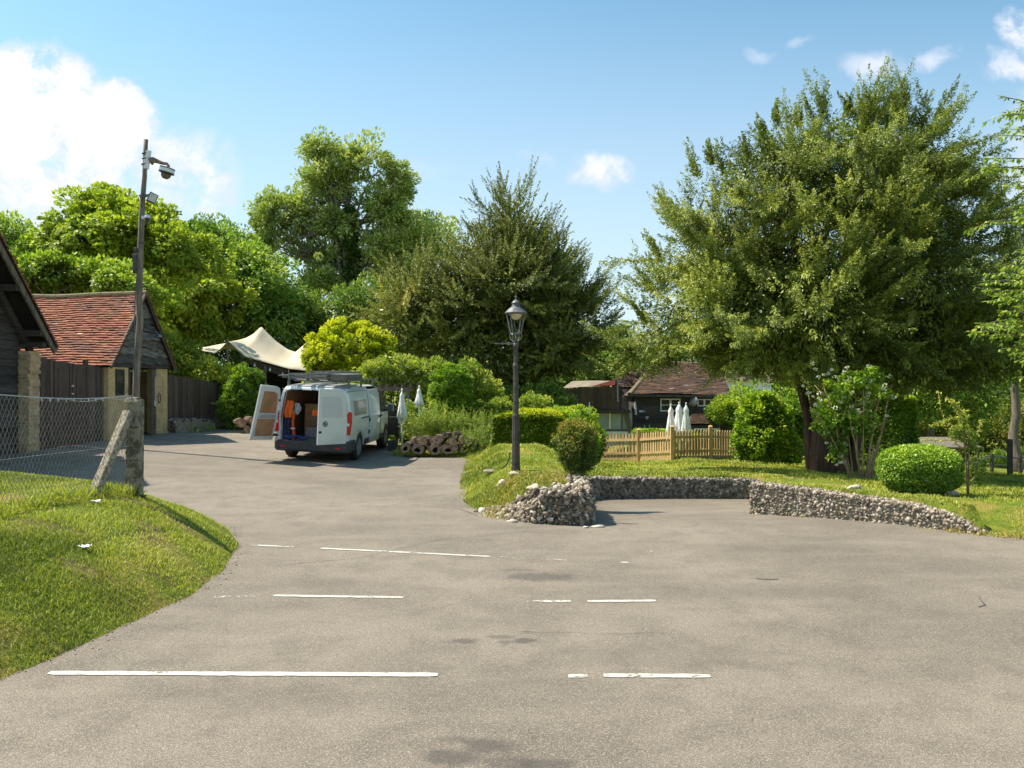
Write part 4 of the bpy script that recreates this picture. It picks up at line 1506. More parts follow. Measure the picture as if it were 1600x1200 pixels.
blob_tree('deciduous_tree', 'dusky green tree with drooping branches behind the lone sapling', 36,
          [(1470, 600, 60, 50, 0, 3), (1520, 610, 40, 45, 0, 2.5), (1430, 620, 35, 50, 0, 2.5), (1400, 590, 50, 40, 0, 3)], 141, 300, 75, .6, .2, .09, M['middark'], trunk_r=.22, gap=.3, tone=-.02)
blob_tree('deciduous_tree', 'mid green tree behind the gap in the far hedge left of the pub trees', 75,
          [(1330, 600, 90, 50, 0, 5), (1250, 610, 60, 40, 0, 4), (1420, 600, 60, 60, 0, 4), (1160, 600, 60, 40, 0, 4)], 142, 300, 60, 1.0, .4, .2, M['middark'], trunk_r=.35, gap=.05, tone=.1)
blob_tree('deciduous_tree', 'dark tree mass low behind the golden shrub and the bronze yew', 55,
          [(640, 560, 60, 40, 0, 3), (700, 560, 60, 50, 0, 3), (590, 570, 50, 40, 0, 3), (820, 580, 80, 40, 0, 3), (900, 580, 60, 35, 0, 3)], 143, 350, 70, .8, .3, .14, M['dark'], trunk_r=.3, gap=.0, tone=.05)


# bare trunk at the far right (its crown lost among the yew) and a second one
def bare_trunk(px, y, r, top, label, seed):
    x = at(px, 600, y)[0]
    b = (x, y, gz(x, y) - .1)
    E = [(x, y, top + .5, 1.3, 1.3, 1.0), (x + .8, y + .3, top + 1.3, 1.6, 1.4, 1.0)]
    lv, P, O = crown_puffs(E, 110, 60, .4, .13, .05, seed, back=.6)
    tree('pine_tree', label, 'tree', b, r, (x, y, top + 1), lv, P, M['dark'], M['bark_grey'], seed, nlimb=8)


bare_trunk(1586, 26, .17, 3.6, 'tall straight trunk at the right edge with its crown lost in the yew', 151)
bare_trunk(1418, 30, .15, 3.0, 'slim brown trunk standing behind the clipped round shrub', 152)


# cherry tree, mostly outside the frame on the right; its sprays hang into view
def cherry():
    y0 = 12.6
    x0 = 10.6
    base = (x0, y0, gz(x0, y0) - .1)
    rg = np.random.default_rng(161)
    root = empty('cherry_tree', base, 'cherry tree at the right edge with arching leafy sprays hanging into view', 'tree')
    mb = MB()
    mb.tube([(x0, y0, base[2] - .1), (x0 - .05, y0, 1.6), (x0 - .1, y0, 3.2), (x0, y0, 5.2)], [.2, .16, .13, .06], n=9)
    Cs, Ds, Ns, Ls, Ws, Rs = [], [], [], [], [], []
    tips = [(1562, 150, 0, .5), (1566, 175, .3, .4), (1560, 212, -.2, .4), (1536, 248, .1, .35), (1570, 262, .5, .3), (1535, 262, -.3, .3), (1580, 330, 0, .3), (1590, 290, .2, .3), (1545, 345, .2, .2), (1590, 200, .4, .3),
            (1530, 440, -.4, .25), (1545, 470, 0, .2), (1532, 505, .2, .1), (1540, 525, -.2, .1), (1560, 455, .4, .2), (1570, 500, .5, .1), (1585, 430, .3, .2), (1590, 480, -.2, .15), (1595, 520, .2, .1),
            (1565, 545, .1, 0), (1600, 560, .3, .1), (1605, 380, .1, .3), (1620, 330, .3, .3), (1640, 240, .3, .4), (1650, 430, -.3, .2), (1625, 160, .5, .5), (1640, 300, -.5, .3), (1600, 400, .8, .2), (1590, 590, .4, 0)]
    for k, (px, py, dy, rise) in enumerate(tips):
        tip = Vector(at(px, py, y0 + dy))
        a = Vector((x0 - .1, y0, min(5.0, max(1.5, tip.z - .6 - .2 * rg.random()))))
        mid = a.lerp(tip, .55) + Vector((0, 0, .35 + rise * .3))
        pts = [a * (1 - t) ** 2 + mid * 2 * t * (1 - t) + tip * t * t for t in np.linspace(0, 1, 9)]
        mb.tube(pts, [.02 * (1 - .85 * i / 8) + .003 for i in range(9)], n=5)
        subs = [pts]
        for q in range(3):
            i = int(rg.integers(4, 8))
            e = pts[i] + Vector((-.35 - .3 * rg.random(), rg.uniform(-.4, .4), rg.uniform(-.35, .25)))
            m2 = pts[i].lerp(e, .5) + Vector((0, 0, .06))
            sp = [pts[i], m2, e]
            mb.tube(sp, [.008, .006, .003], n=4)
            subs.append(sp)
        for sp in subs:
            n = 90 if len(sp) > 3 else 34
            P3 = np.array([list(p) for p in sp])
            tt = rg.uniform(.42 if len(sp) > 3 else .1, 1.0, n)
            f = tt * (len(sp) - 1)
            i0 = np.clip(f.astype(int), 0, len(sp) - 2)
            fr = (f - i0)[:, None]
            c = P3[i0] * (1 - fr) + P3[i0 + 1] * fr
            ax = nrm(P3[i0 + 1] - P3[i0])
            sd = nrm(np.cross(ax, rg.normal(size=(n, 3))))
            dd = nrm(ax * .5 + sd * .6 + np.array([0, 0, -.55]))
            Cs.append(c + dd * .05 + rg.normal(0, .015, (n, 3))); Ds.append(dd)
            Ns.append(nrm(np.array([0, -.2, 1]) + rg.normal(0, .45, (n, 3))))
            Ls.append(.095 * rg.uniform(.6, 1.2, n)); Ws.append(.045 * rg.uniform(.7, 1.2, n))
            Rs.append(np.clip(rg.normal(.5, .2, n), 0, 1))
    E = [(x0 + .4, y0, 5.0, 2.2, 2.2, 1.8), (x0 + .8, y0 + .3, 3.4, 2.2, 2.2, 1.2)]
    lv, P, O = crown_puffs(E, 240, 55, .35, .1, .05, 162, back=.6, shell=(.5, 1), gap=.2)
    E2 = cat([np.concatenate(Cs), np.concatenate(Ds), np.concatenate(Ns), np.concatenate(Ls), np.concatenate(Ws), np.concatenate(Rs)], lv)
    leaves_obj('crown', *E2[:5], E2[5], M['cherry'], root, base)
    mb.build('trunk', M['bark_grey'], root, smooth=True)


cherry()


# ---------------------------------------------------------------- shrubs and hedges
def shell_bush(name, label, y0, E_px, seed, ncl, per, cr, ll, lw, mat_l, shell=(.72, 1.0), gap=0., tone=0., stems=3, stem_r=.02, outer=.2, lump=.06, droop=0., up=.4, catg='shrub', back=.5, bark=None, group=None, base_y=None, flat=.9, lscale=2.0, zmin=None, tonevar=.16):
    E = []
    for (px, py, rx, rz, dy, ry) in E_px:
        c = at(px, py, y0 + dy)
        E.append((c[0], c[1], c[2], S(rx, y0), ry, S(rz, y0)))
    lv, P, O = crown_puffs(E, ncl, per, cr, ll, lw, seed, shell=shell, gap=gap, lump=lump, back=back, tone=tone, outer=outer, droop=droop, up=up, flat=flat, lscale=lscale, zmin=zmin, tonevar=tonevar)
    k = max(range(len(E)), key=lambda i: E[i][3] * E[i][5])
    bx, by = E[k][0], E[k][1]
    base = (bx, by, gz(bx, by))
    st = simple_stems(base, E[k][2] + E[k][5] * .3, stems, E[k][3] * .45, stem_r, seed)
    return bush(name, label, catg, base, lv, mat_l, bark or M['bark_dark'], st, group)


shell_bush('golden_shrub', 'large domed golden yellow shrub behind the van roof rack', 31,
           [(545, 548, 66, 44, 0, 1.6), (515, 560, 38, 38, 0, 1.2), (580, 560, 36, 34, 0, 1.2), (545, 590, 66, 34, 0, 1.5), (540, 520, 35, 18, 0, .9)], 201, 360, 75, .20, .13, .085, M['golden'], tone=.16, lump=.10, outer=.35, gap=.05)
shell_bush('hedge', 'tall feathery hedge behind the brown board fence', 32,
           [(282, 562, 34, 28, 0, 1), (322, 590, 36, 28, 0, 1), (252, 545, 24, 28, 0, 1), (300, 605, 60, 30, 0, 1), (355, 610, 26, 32, 0, 1), (262, 600, 30, 50, 0, 1), (230, 550, 30, 40, 0, 1)], 202, 560, 80, .24, .13, .06, M['feather'], tone=.12, catg='hedge', lump=.12)
shell_bush('round_bush', 'rounded clipped dark green bush between board fence and van', 30.5,
           [(385, 612, 29, 42, 0, .8), (372, 640, 30, 38, 0, .8), (400, 640, 20, 38, 0, .7)], 203, 330, 75, .15, .08, .05, M['privet'], tone=-.10, outer=.3)
shell_bush('climbing_rose', 'rambling rose dotted with white blooms sprawling over the timber pergola', 27,
           [(620, 580, 44, 27, 0, .9), (590, 590, 30, 24, 0, .9), (650, 590, 30, 26, 0, .8), (570, 600, 22, 22, 0, .7)], 204, 300, 70, .18, .085, .05, M['rose'], tone=.08, outer=.35, lump=.15, gap=.15)
shell_bush('round_bush', 'dense egg shaped clipped bush right of the two folded parasols', 25.6,
           [(705, 602, 33, 33, 0, .75), (705, 620, 34, 28, 0, .75)], 205, 330, 80, .12, .065, .042, M['privet'], tone=-.04, outer=.3, lump=.03)
shell_bush('shrub', 'loose yellow tipped shrub behind and right of the egg shaped bush', 27.5,
           [(745, 605, 24, 32, 0, .7), (765, 618, 22, 24, 0, .7), (735, 580, 18, 16, 0, .5), (760, 635, 30, 22, 0, .7), (680, 578, 22, 14, 0, .6)], 206, 260, 60, .19, .10, .045, M['rose'], tone=.06, gap=.25, lump=.2)
shell_bush('shrub', 'low grey green rose bushes behind the yellow hedge', 26,
           [(820, 632, 40, 16, 0, .7), (780, 640, 30, 16, 0, .7), (860, 636, 25, 14, 0, .6), (730, 640, 40, 14, 0, .7)], 207, 260, 55, .14, .07, .04, M['rose'], tone=-.02, gap=.2, lump=.2)


def feathery(name, label, y0, E_px, seed, n, per, plen, prad, ll, lw, mat_l, up=.6, spread=.45, tone=0., droop=.2, stems=5, catg='shrub', gap=.0, shell=(.3, .8), young=.35, back=.6, zmin=None):
    E = []
    for (px, py, rx, rz, dy, ry) in E_px:
        c = at(px, py, y0 + dy)
        E.append((c[0], c[1], c[2], S(rx, y0), ry, S(rz, y0)))
    lv, P, O = crown_plumes(E, n, per, plen, prad, ll, lw, seed, up=up, shell=shell, droop=droop, spread=spread, tone=tone, gap=gap, young=young, back=back, zmin=zmin)
    k = max(range(len(E)), key=lambda i: E[i][3] * E[i][5])
    base = (E[k][0], E[k][1], gz(E[k][0], E[k][1]))
    return bush(name, label, catg, base, lv, mat_l, M['bark_dark'], simple_stems(base, E[k][2], stems, E[k][3] * .4, .018, seed))


feathery('juniper', 'spreading feathery juniper with upswept pale shoots behind the log heap', 22.9,
         [(700, 668, 46, 26, 0, .7), (735, 672, 34, 28, 0, .6), (660, 668, 26, 24, 0, .6), (680, 655, 30, 18, .3, .6)], 211, 520, 60, .42, .18, .07, .014, M['feather'], tone=.10)
feathery('juniper', 'low juniper tumbling over the lawn edge left of the bright hedge', 21.4,
         [(752, 685, 24, 22, 0, .5), (728, 692, 20, 16, .3, .5), (765, 668, 20, 18, .3, .5)], 212, 300, 60, .34, .2, .06, .013, M['feather'], tone=-.02, up=.25)
shell_bush('rose_bush', 'white flowering rose bush at the foot of the pergola post', 24.3,
           [(648, 650, 20, 20, 0, .5), (660, 668, 24, 22, 0, .5), (640, 676, 14, 18, 0, .4)], 213, 170, 60, .14, .06, .04, M['rose'], tone=-.1, gap=.1, lump=.15)


def hedge_box(name, label, x0, x1, y0, y1, z0, z1, seed, n, ll, lw, mat_l, tone=0., top_tone=.3, round_=.35, lump=.08, catg='hedge', skew=(0, 0)):
    """clipped hedge: leaves through the outer 12 cm of a soft-edged box"""
    rg = np.random.default_rng(seed)
    cx, cy, cz = (x0 + x1) / 2, (y0 + y1) / 2, (z0 + z1) / 2
    h = np.array([(x1 - x0) / 2, (y1 - y0) / 2, (z1 - z0) / 2])
    d = rg.normal(size=(n * 2, 3))
    p_ = rg.uniform(-1, 1, (n * 2, 3))
    area = np.array([h[1] * h[2], h[0] * h[2], h[0] * h[1]])
    k = rg.choice(3, n * 2, p=area / area.sum())
    s = np.where(rg.random(n * 2) < .5, -1, 1)
    s = np.where(k == 1, np.where(rg.random(n * 2) < .75, -1, 1), s)
    s = np.where(k == 2, np.where(rg.random(n * 2) < .93, 1, -1), s)
    p_[np.arange(n * 2), k] = s
    nn = np.zeros_like(p_)
    nn[np.arange(n * 2), k] = s
    q = (np.abs(p_) ** 7).sum(1) ** (1 / 7)
    p_ = p_ / q[:, None]
    P = p_ * h
    lp = vn(P + cx, 2.4, 1) * lump + vn(P + cx, 6.5, 2) * lump * .5
    N = nrm(nn * .8 + p_ * .4)
    P = P + N * (lp - rg.random(n * 2) ** 1.5 * .22)[:, None]
    P = P + np.array([cx, cy, cz])
    P[:, 1] += (P[:, 0] - cx) * skew[0]
    P[:, 2] += (P[:, 0] - cx) * skew[1]
    P, N = P[:n], N[:n]
    D = nrm(N * .7 + rg.normal(0, .5, P.shape))
    No = nrm(N * .6 + np.array([0, 0, .5]) + rg.normal(0, .4, P.shape))
    topness = sm(P[:, 2], cz + h[2] * .62, cz + h[2] * .98)
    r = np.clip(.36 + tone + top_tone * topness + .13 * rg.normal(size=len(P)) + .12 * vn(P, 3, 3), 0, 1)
    base = (cx, cy, gz(cx, cy))
    lv = [P, D, No, ll * rg.uniform(.6, 1.3, len(P)), lw * rg.uniform(.6, 1.3, len(P)), r]
    st = []
    r2 = random.Random(seed)
    m = max(3, int((x1 - x0) / .35))
    for i in range(m):
        xx = x0 + (i + .5) / m * (x1 - x0)
        st.append(([(xx, cy + (xx - cx) * skew[0], gz(xx, cy) - .1), (xx + r2.uniform(-.1, .1), cy + (xx - cx) * skew[0], cz), (xx + r2.uniform(-.2, .2), cy + (xx - cx) * skew[0], z1 - .2)], [.03, .02, .01]))
    return bush(name, label, catg, base, lv, mat_l, M['bark_dark'], st)


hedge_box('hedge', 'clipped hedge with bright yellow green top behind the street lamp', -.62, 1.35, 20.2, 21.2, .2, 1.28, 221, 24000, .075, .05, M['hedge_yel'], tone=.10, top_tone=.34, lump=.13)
shell_bush('hedge', 'shaggy green hedge end between the yellow hedge and the picket fence', 21.5,
           [(893, 672, 36, 35, 0, .8), (920, 692, 22, 30, 0, .7), (870, 668, 30, 30, .3, .8), (895, 705, 44, 24, 0, .7)], 222, 360, 70, .16, .085, .045, M['privet'], tone=.06, outer=.35, catg='hedge', lump=.14)
hedge_box('hedge', 'low clipped hedge just beyond the left part of the picket fence', 4.6, 6.0, 30.2, 30.9, -1.2, .28, 223, 9000, .08, .05, M['privet'], tone=.0)
hedge_box('hedge', 'low clipped hedge beyond the fence right of the folded parasols', 6.4, 7.2, 30.6, 31.2, -1.2, .0, 224, 5000, .08, .05, M['privet'], tone=.0)
shell_bush('shrub', 'rounded bright green shrub against the pub corner', 33,
           [(1137, 640, 25, 20, 0, .9), (1120, 646, 15, 13, 0, .7), (1152, 652, 18, 24, 0, .8)], 225, 260, 65, .18, .10, .06, M['maple2'], tone=.05)
shell_bush('shrub', 'big leafy green shrub at the right end of the picket fence', 24,
           [(1195, 665, 42, 48, 0, .9), (1180, 690, 36, 34, 0, .8), (1215, 700, 30, 30, 0, .8), (1190, 635, 26, 22, 0, .6)], 226, 420, 75, .16, .095, .06, M['privet'], tone=.03, outer=.35, lump=.12)
shell_bush('shrub', 'darker green shrub in shade between leafy shrub and yew trunk', 27,
           [(1245, 680, 26, 42, 0, .8), (1230, 650, 30, 26, 0, .8), (1255, 710, 24, 24, 0, .7)], 227, 260, 65, .17, .10, .06, M['privet'], tone=-.08)
hedge_box('hedge', 'tall dark clipped hedge behind the white flowering shrub', 10.4, 12.4, 24.0, 25.0, -.6, 1.75, 228, 22000, .09, .055, M['privet'], tone=-.05, lump=.12)
shell_bush('shrub', 'low leafy green bank of shrubs beyond the right hand post fence', 30,
           [(1570, 735, 40, 28, 0, 1), (1610, 730, 40, 30, 0, 1)], 229, 200, 60, .22, .14, .10, M['middark'], tone=.12)
shell_bush('shrub', 'dark undergrowth bush in the shade behind the yew trunk', 25,
           [(1330, 712, 40, 26, 0, .8), (1395, 720, 30, 22, 0, .8)], 230, 170, 60, .18, .10, .06, M['dark'], tone=.0)


# clipped round shrub on the right lawn: a squat flat-bottomed dome
def clipped_dome():
    c = at(1437, 738, 12.9)
    x0, y0 = c[0], c[1]
    zb = gz(x0, y0)
    rg = np.random.default_rng(241)
    n = 26000
    d = nrm(rg.normal(size=(n, 3)))
    q = (np.abs(d) ** np.array([2.3, 2.3, 2.6])).sum(1) ** (1 / 2.4)
    d = d / q[:, None]
    r = 1 - rg.random(n) ** 1.6 * .2 + .045 * vn(d * 4, 1.2, 1) + .03 * vn(d * 9, 1.2, 2)
    a = np.array([.625, .62, .39])
    P = d * a * r[:, None] + np.array([x0, y0, zb + .40])
    N = nrm(d / a)
    D = nrm(N * .6 + rg.normal(0, .55, P.shape))
    No = nrm(N * .7 + np.array([0, 0, .45]) + rg.normal(0, .38, P.shape))
    rr = np.clip(.40 + .15 * rg.normal(size=n) + .22 * np.clip(d[:, 2], -.5, 1) + .3 * (rg.random(n) < .06), 0, 1)
    lv = [P, D, No, .050 * rg.uniform(.6, 1.25, n), .027 * rg.uniform(.6, 1.2, n), rr]
    base = (x0, y0, zb)
    bush('clipped_shrub', 'neatly clipped squat round evergreen shrub on the right lawn', 'shrub', base, lv, M['box'], M['bark_dark'], simple_stems(base, zb + .5, 7, .3, .02, 5))


clipped_dome()


# standard shrub with red tips on the rubble wall
def redtip():
    c = at(899, 700, 13.4)
    x0, y0 = c[0], c[1]
    zb = gz(x0, y0)
    E = [(x0, y0, 1.00, .34, .34, .33), (x0 + .02, y0, .78, .32, .32, .26), (x0, y0, 1.22, .24, .24, .16)]
    lv, P, O = crown_puffs(E, 420, 60, .07, .042, .019, 251, shell=(.6, 1.02), lump=.08, back=.6, outer=.25, lscale=3, tone=-.02, flat=1)
    lv[5] = np.clip(lv[5] + .24 * sm(lv[0][:, 2], .95, 1.4) - .03, 0, 1)
    tp, _, _ = crown_plumes(E, 150, 26, .14, .14, .035, .014, 252, up=.7, shell=(.9, 1.0), droop=0, back=.7, spread=.3, tone=.2)
    lv = cat(lv, tp)
    base = (x0, y0, zb)
    st = [([(x0 - .05, y0, zb - .1), (x0 - .06, y0, zb + .3), (x0 - .1, y0, .9)], [.028, .025, .012]), ([(x0 + .05, y0, zb - .1), (x0 + .05, y0 + .02, zb + .3), (x0 + .12, y0, .95)], [.024, .02, .01]),
          ([(x0 + .0, y0 + .04, zb - .1), (x0 + .01, y0, zb + .35), (x0, y0, 1.1)], [.02, .018, .01])]
    bush('standard_shrub', 'ball headed shrub with red tipped leaves growing on the rubble wall', 'shrub', base, lv, M['redtip'], M['stem_tan'], st)


redtip()


# white flowering multi-stemmed shrub in front of the yew trunk
def flowering():
    y0 = 16.2
    x0 = at(1345, 600, y0)[0]
    zb = gz(x0, y0)
    base = (x0, y0, zb)
    rg = np.random.default_rng(261)
    r2 = random.Random(3)
    mb = MB()
    ends = []
    for (px0, px1, py1, r) in [(1330, 1285, 600, .025), (1336, 1310, 590, .02), (1342, 1335, 600, .028), (1350, 1375, 620, .03), (1356, 1388, 640, .02), (1346, 1350, 610, .02), (1352, 1365, 700, .04), (1338, 1300, 660, .018), (1360, 1395, 600, .02), (1345, 1325, 640, .02), (1334, 1275, 640, .015)]:
        b0 = Vector(at(px0, 748, y0)); b0.z = zb - .1
        e = Vector(at(px1, py1, y0 + r2.uniform(-.4, .4)))
        m = b0.lerp(e, .5) + Vector((r2.uniform(-.06, .06), 0, .12))
        pts = [b0 * (1 - t) ** 2 + m * 2 * t * (1 - t) + e * t * t + Vector((r2.uniform(-.02, .02), r2.uniform(-.02, .02), 0)) for t in np.linspace(0, 1, 7)]
        mb.tube(pts, [r * (1 - .6 * i / 6) for i in range(7)], n=6)
        ends.append(e)
        for _ in range(2):
            s_ = pts[r2.randint(3, 5)]
            q = s_ + Vector((r2.uniform(-.3, .3), r2.uniform(-.2, .2), r2.uniform(.15, .5)))
            mb.tube([s_, s_.lerp(q, .5), q], [r * .4, r * .3, .004], n=4)
            ends.append(q)
    E = [(*at(1300, 610, y0), .42, .45, .38), (*at(1335, 595, y0), .45, .45, .3), (*at(1370, 620, y0), .30, .4, .45), (*at(1290, 655, y0), .30, .35, .36), (*at(1320, 650, y0), .35, .4, .3),
         (*at(1345, 660, y0), .22, .3, .35), (*at(1310, 700, y0), .16, .2, .3), (*at(1275, 600, y0), .25, .3, .35)]
    lv, P, O = crown_puffs(E, 210, 34, .12, .085, .05, 262, shell=(.3, 1), gap=.35, back=.8, droop=.4, tone=.0, lscale=2.5)
    root = empty('flowering_shrub', base, 'bare stemmed shrub with clusters of white blossom in front of the yew trunk', 'shrub')
    leaves_obj('foliage', *lv[:5], lv[5], M['privet'], root, base)
    mb.build('stem', M['stem_tan'], root, smooth=True)
    fl, _, _ = crown_puffs(E, 62, 22, .045, .035, .03, 263, shell=(.85, 1.08), back=.2, up=.9, tone=.1)
    leaves_obj('blossom', *fl[:5], fl[5], M['petal'], root, base)


flowering()


def blooms(ells_px, y0, n, per, size, seed, root_name):
    E = []
    for (px, py, rx, rz) in ells_px:
        c = at(px, py, y0)
        E.append((c[0], c[1], c[2], S(rx, y0), .8, S(rz, y0)))
    fl, _, _ = crown_puffs(E, n, per, size, size * .9, size * .75, seed, shell=(.97, 1.06), back=.15, up=.7, tone=.1, lump=.05)
    p = [o for o in bpy.data.objects if o.name == root_name][0]
    leaves_obj('blossom', *fl[:5], fl[5], M['petal'], p, tuple(p.location))


blooms([(620, 585, 46, 27), (590, 595, 30, 24), (650, 590, 30, 26)], 26.9, 85, 9, .045, 271, 'climbing_rose')
blooms([(648, 650, 20, 22), (656, 660, 24, 22)], 24.2, 26, 12, .05, 272, 'rose_bush')


# the young sapling next to the clipped shrub
def sapling():
    y0 = 13.0
    x0 = at(1512, 600, y0)[0]
    zb = gz(x0, y0)
    base = (x0, y0, zb)
    r2 = random.Random(9)
    rg = np.random.default_rng(281)
    mb = MB()
    paths = [[(1513, 765), (1508, 700), (1500, 650), (1480, 620)], [(1513, 765), (1514, 690), (1511, 650), (1505, 640)], [(1508, 705), (1490, 690), (1470, 640), (1466, 612)], [(1505, 690), (1480, 688), (1455, 688), (1437, 689)],
             [(1507, 680), (1490, 665), (1470, 658), (1450, 668)], [(1505, 660), (1500, 640), (1490, 628), (1478, 622)], [(1514, 760), (1525, 740), (1532, 722), (1536, 700)], [(1510, 700), (1522, 690), (1530, 672), (1532, 655)],
             [(1504, 655), (1488, 652), (1476, 657), (1470, 665)]]
    Cs, Ds = [], []
    for k, pth in enumerate(paths):
        dy = r2.uniform(-.15, .15) if k else 0
        pts = [Vector(at(px, py, y0 + dy * i / 3)) for i, (px, py) in enumerate(pth)]
        if k in (0, 1): pts[0].z = zb - .1
        mb.tube(pts, [.016 if k < 2 else .008, .012 if k < 2 else .006, .006, .003], n=5)
        P3 = np.array([list(p) for p in pts])
        n = 90
        f = rg.uniform(.9 if k < 2 else .2, 3, n)
        i0 = np.clip(f.astype(int), 0, 2)
        fr = (f - i0)[:, None]
        c = P3[i0] * (1 - fr) + P3[i0 + 1] * fr + rg.normal(0, .022, (n, 3))
        Cs.append(c); Ds.append(nrm(rg.normal(size=(n, 3)) + np.array([0, 0, .2])))
    E = [(*at(1525, 735, y0 + .1), .19, .2, .26), (*at(1518, 690, y0), .15, .15, .2), (*at(1495, 665, y0), .2, .15, .2)]
    lv, P, O = crown_puffs(E, 120, 22, .06, .036, .022, 282, shell=(.3, 1), gap=.2, back=.8, lscale=3, tone=-.05)
    C = np.concatenate(Cs)
    n = len(C)
    A = [C, np.concatenate(Ds), nrm(rg.normal(size=(n, 3)) + np.array([0, 0, .6])), .036 * rg.uniform(.6, 1.3, n), .022 * rg.uniform(.7, 1.2, n), np.clip(rg.normal(.72, .15, n), 0, 1)]
    lv = cat(lv, A)
    root = empty('sapling', base, 'spindly young sapling with thin arching twigs right of the clipped shrub', 'sapling')
    leaves_obj('foliage', *lv[:5], lv[5], M['feather'], root, base)
    mb.build('stem', M['stem_tan'], root, smooth=True)


sapling()


# weeds on the rubble bank and at wall feet
def weeds(name, label, spots, seed, mat_l, ll=.05, lw=.012, per=40):
    rg = np.random.default_rng(seed)
    sets = []
    for (x, y, r, h) in spots:
        n = per
        a = rg.uniform(0, 6.28, n)
        rr = r * np.sqrt(rg.random(n))
        px_, py_ = x + np.cos(a) * rr, y + np.sin(a) * rr
        z = G(px_, py_)
        P = np.stack([px_, py_, z + h * rg.random(n) * .8], -1)
        D = nrm(np.stack([np.cos(a) * .5, np.sin(a) * .5, np.ones(n)], -1) + rg.normal(0, .5, (n, 3)))
        sets.append([P, D, nrm(rg.normal(size=(n, 3)) + np.array([0, -.4, .4])), ll * rg.uniform(.5, 1.4, n), lw * rg.uniform(.6, 1.4, n), np.clip(rg.normal(.5, .2, n), 0, 1)])
    lv = cat(*sets)
    o = leaves_obj(name, *lv[:5], lv[5], mat_l, None, (spots[0][0], spots[0][1], 0))
    return tag(o, label, 'weeds', kind='stuff')


_rw = random.Random(4)
M['dry'] = leafmat('dry_weed_leaves', [(0, (.06, .075, .02)), (.4, (.15, .15, .04)), (.75, (.28, .22, .09)), (1, (.38, .28, .16))], trans=.25)
weeds('weeds', 'straggly dry weeds among the stones under the lamp', [(_rw.uniform(-.45, 1.0), _rw.uniform(11.85, 13.2), .14, .13) for _ in range(120)], 291, M['dry'])
weeds('weeds', 'green weeds growing at the foot of the rubble bank', [(_rw.uniform(-.6, .8), 0, .06, .08) for _ in range(1)] and [(-.6 + .16 * i, 12.35 - .42 * i * .23, .07, .09) for i in range(10)], 292, M['feather'], per=50)
weeds('weeds', 'green and brown weeds at the low end of the pale flint wall', [(5.6 + .09 * i + _rw.uniform(-.05, .05), 10.98 - .06 * i + _rw.uniform(-.1, .1), .1, .10) for i in range(14)], 293, M['dry'], per=60)
weeds('weeds', 'long grass tufts along the foot of the chain link fence', [(-4.62 - .15 * t_, 9.75 - .99 * t_, .13, .17) for t_ in np.linspace(-.1, 4.6, 34)], 294, M['grass'], ll=.11, lw=.012, per=80)
weeds('weeds', 'bramble and nettles on the low stone wall beside the board fence', [(-11.1 + _rw.uniform(-.1, .2), 27.0 + .17 * i, .2, .5) for i in range(16)], 295, M['privet'], ll=.09, lw=.06, per=36)


# undergrowth closing the views between the garden and the far trees
shell_bush('hedge', 'dark hedge behind the pergola and the parasols', 33,
           [(600, 640, 60, 44, 0, 1.2), (680, 640, 60, 44, 0, 1.2), (520, 640, 60, 50, 0, 1.2), (760, 640, 60, 44, 0, 1.2), (840, 640, 60, 44, 0, 1.2)], 301, 700, 60, .25, .14, .08, M['dark'], tone=.0, catg='hedge')
shell_bush('hedge', 'dark hedge running behind the lime maples and the tent', 44,
           [(330, 600, 90, 60, 0, 1.5), (440, 600, 90, 60, 0, 1.5), (230, 580, 90, 80, 0, 1.5), (120, 570, 90, 90, 0, 1.5), (10, 570, 90, 90, 0, 1.5)], 302, 900, 60, .5, .25, .13, M['dark'], tone=-.05, catg='hedge')
shell_bush('hedge', 'sunlit pale green bushes beyond the right hand rail fence', 38,
           [(1480, 690, 60, 50, 0, 1.5), (1560, 680, 60, 50, 0, 1.5), (1640, 680, 60, 60, 0, 1.5), (1400, 690, 50, 50, 0, 1.5)], 303, 600, 60, .35, .16, .09, M['pale'], tone=-.12, catg='hedge', gap=.1, lump=.2)
shell_bush('hedge', 'green hedge behind the pub side shrubs and the yew trunk', 36,
           [(1240, 670, 60, 60, 0, 1.2), (1320, 680, 60, 60, 0, 1.2), (1170, 650, 40, 50, 0, 1.2)], 304, 420, 60, .3, .14, .08, M['middark'], tone=.05, catg='hedge')

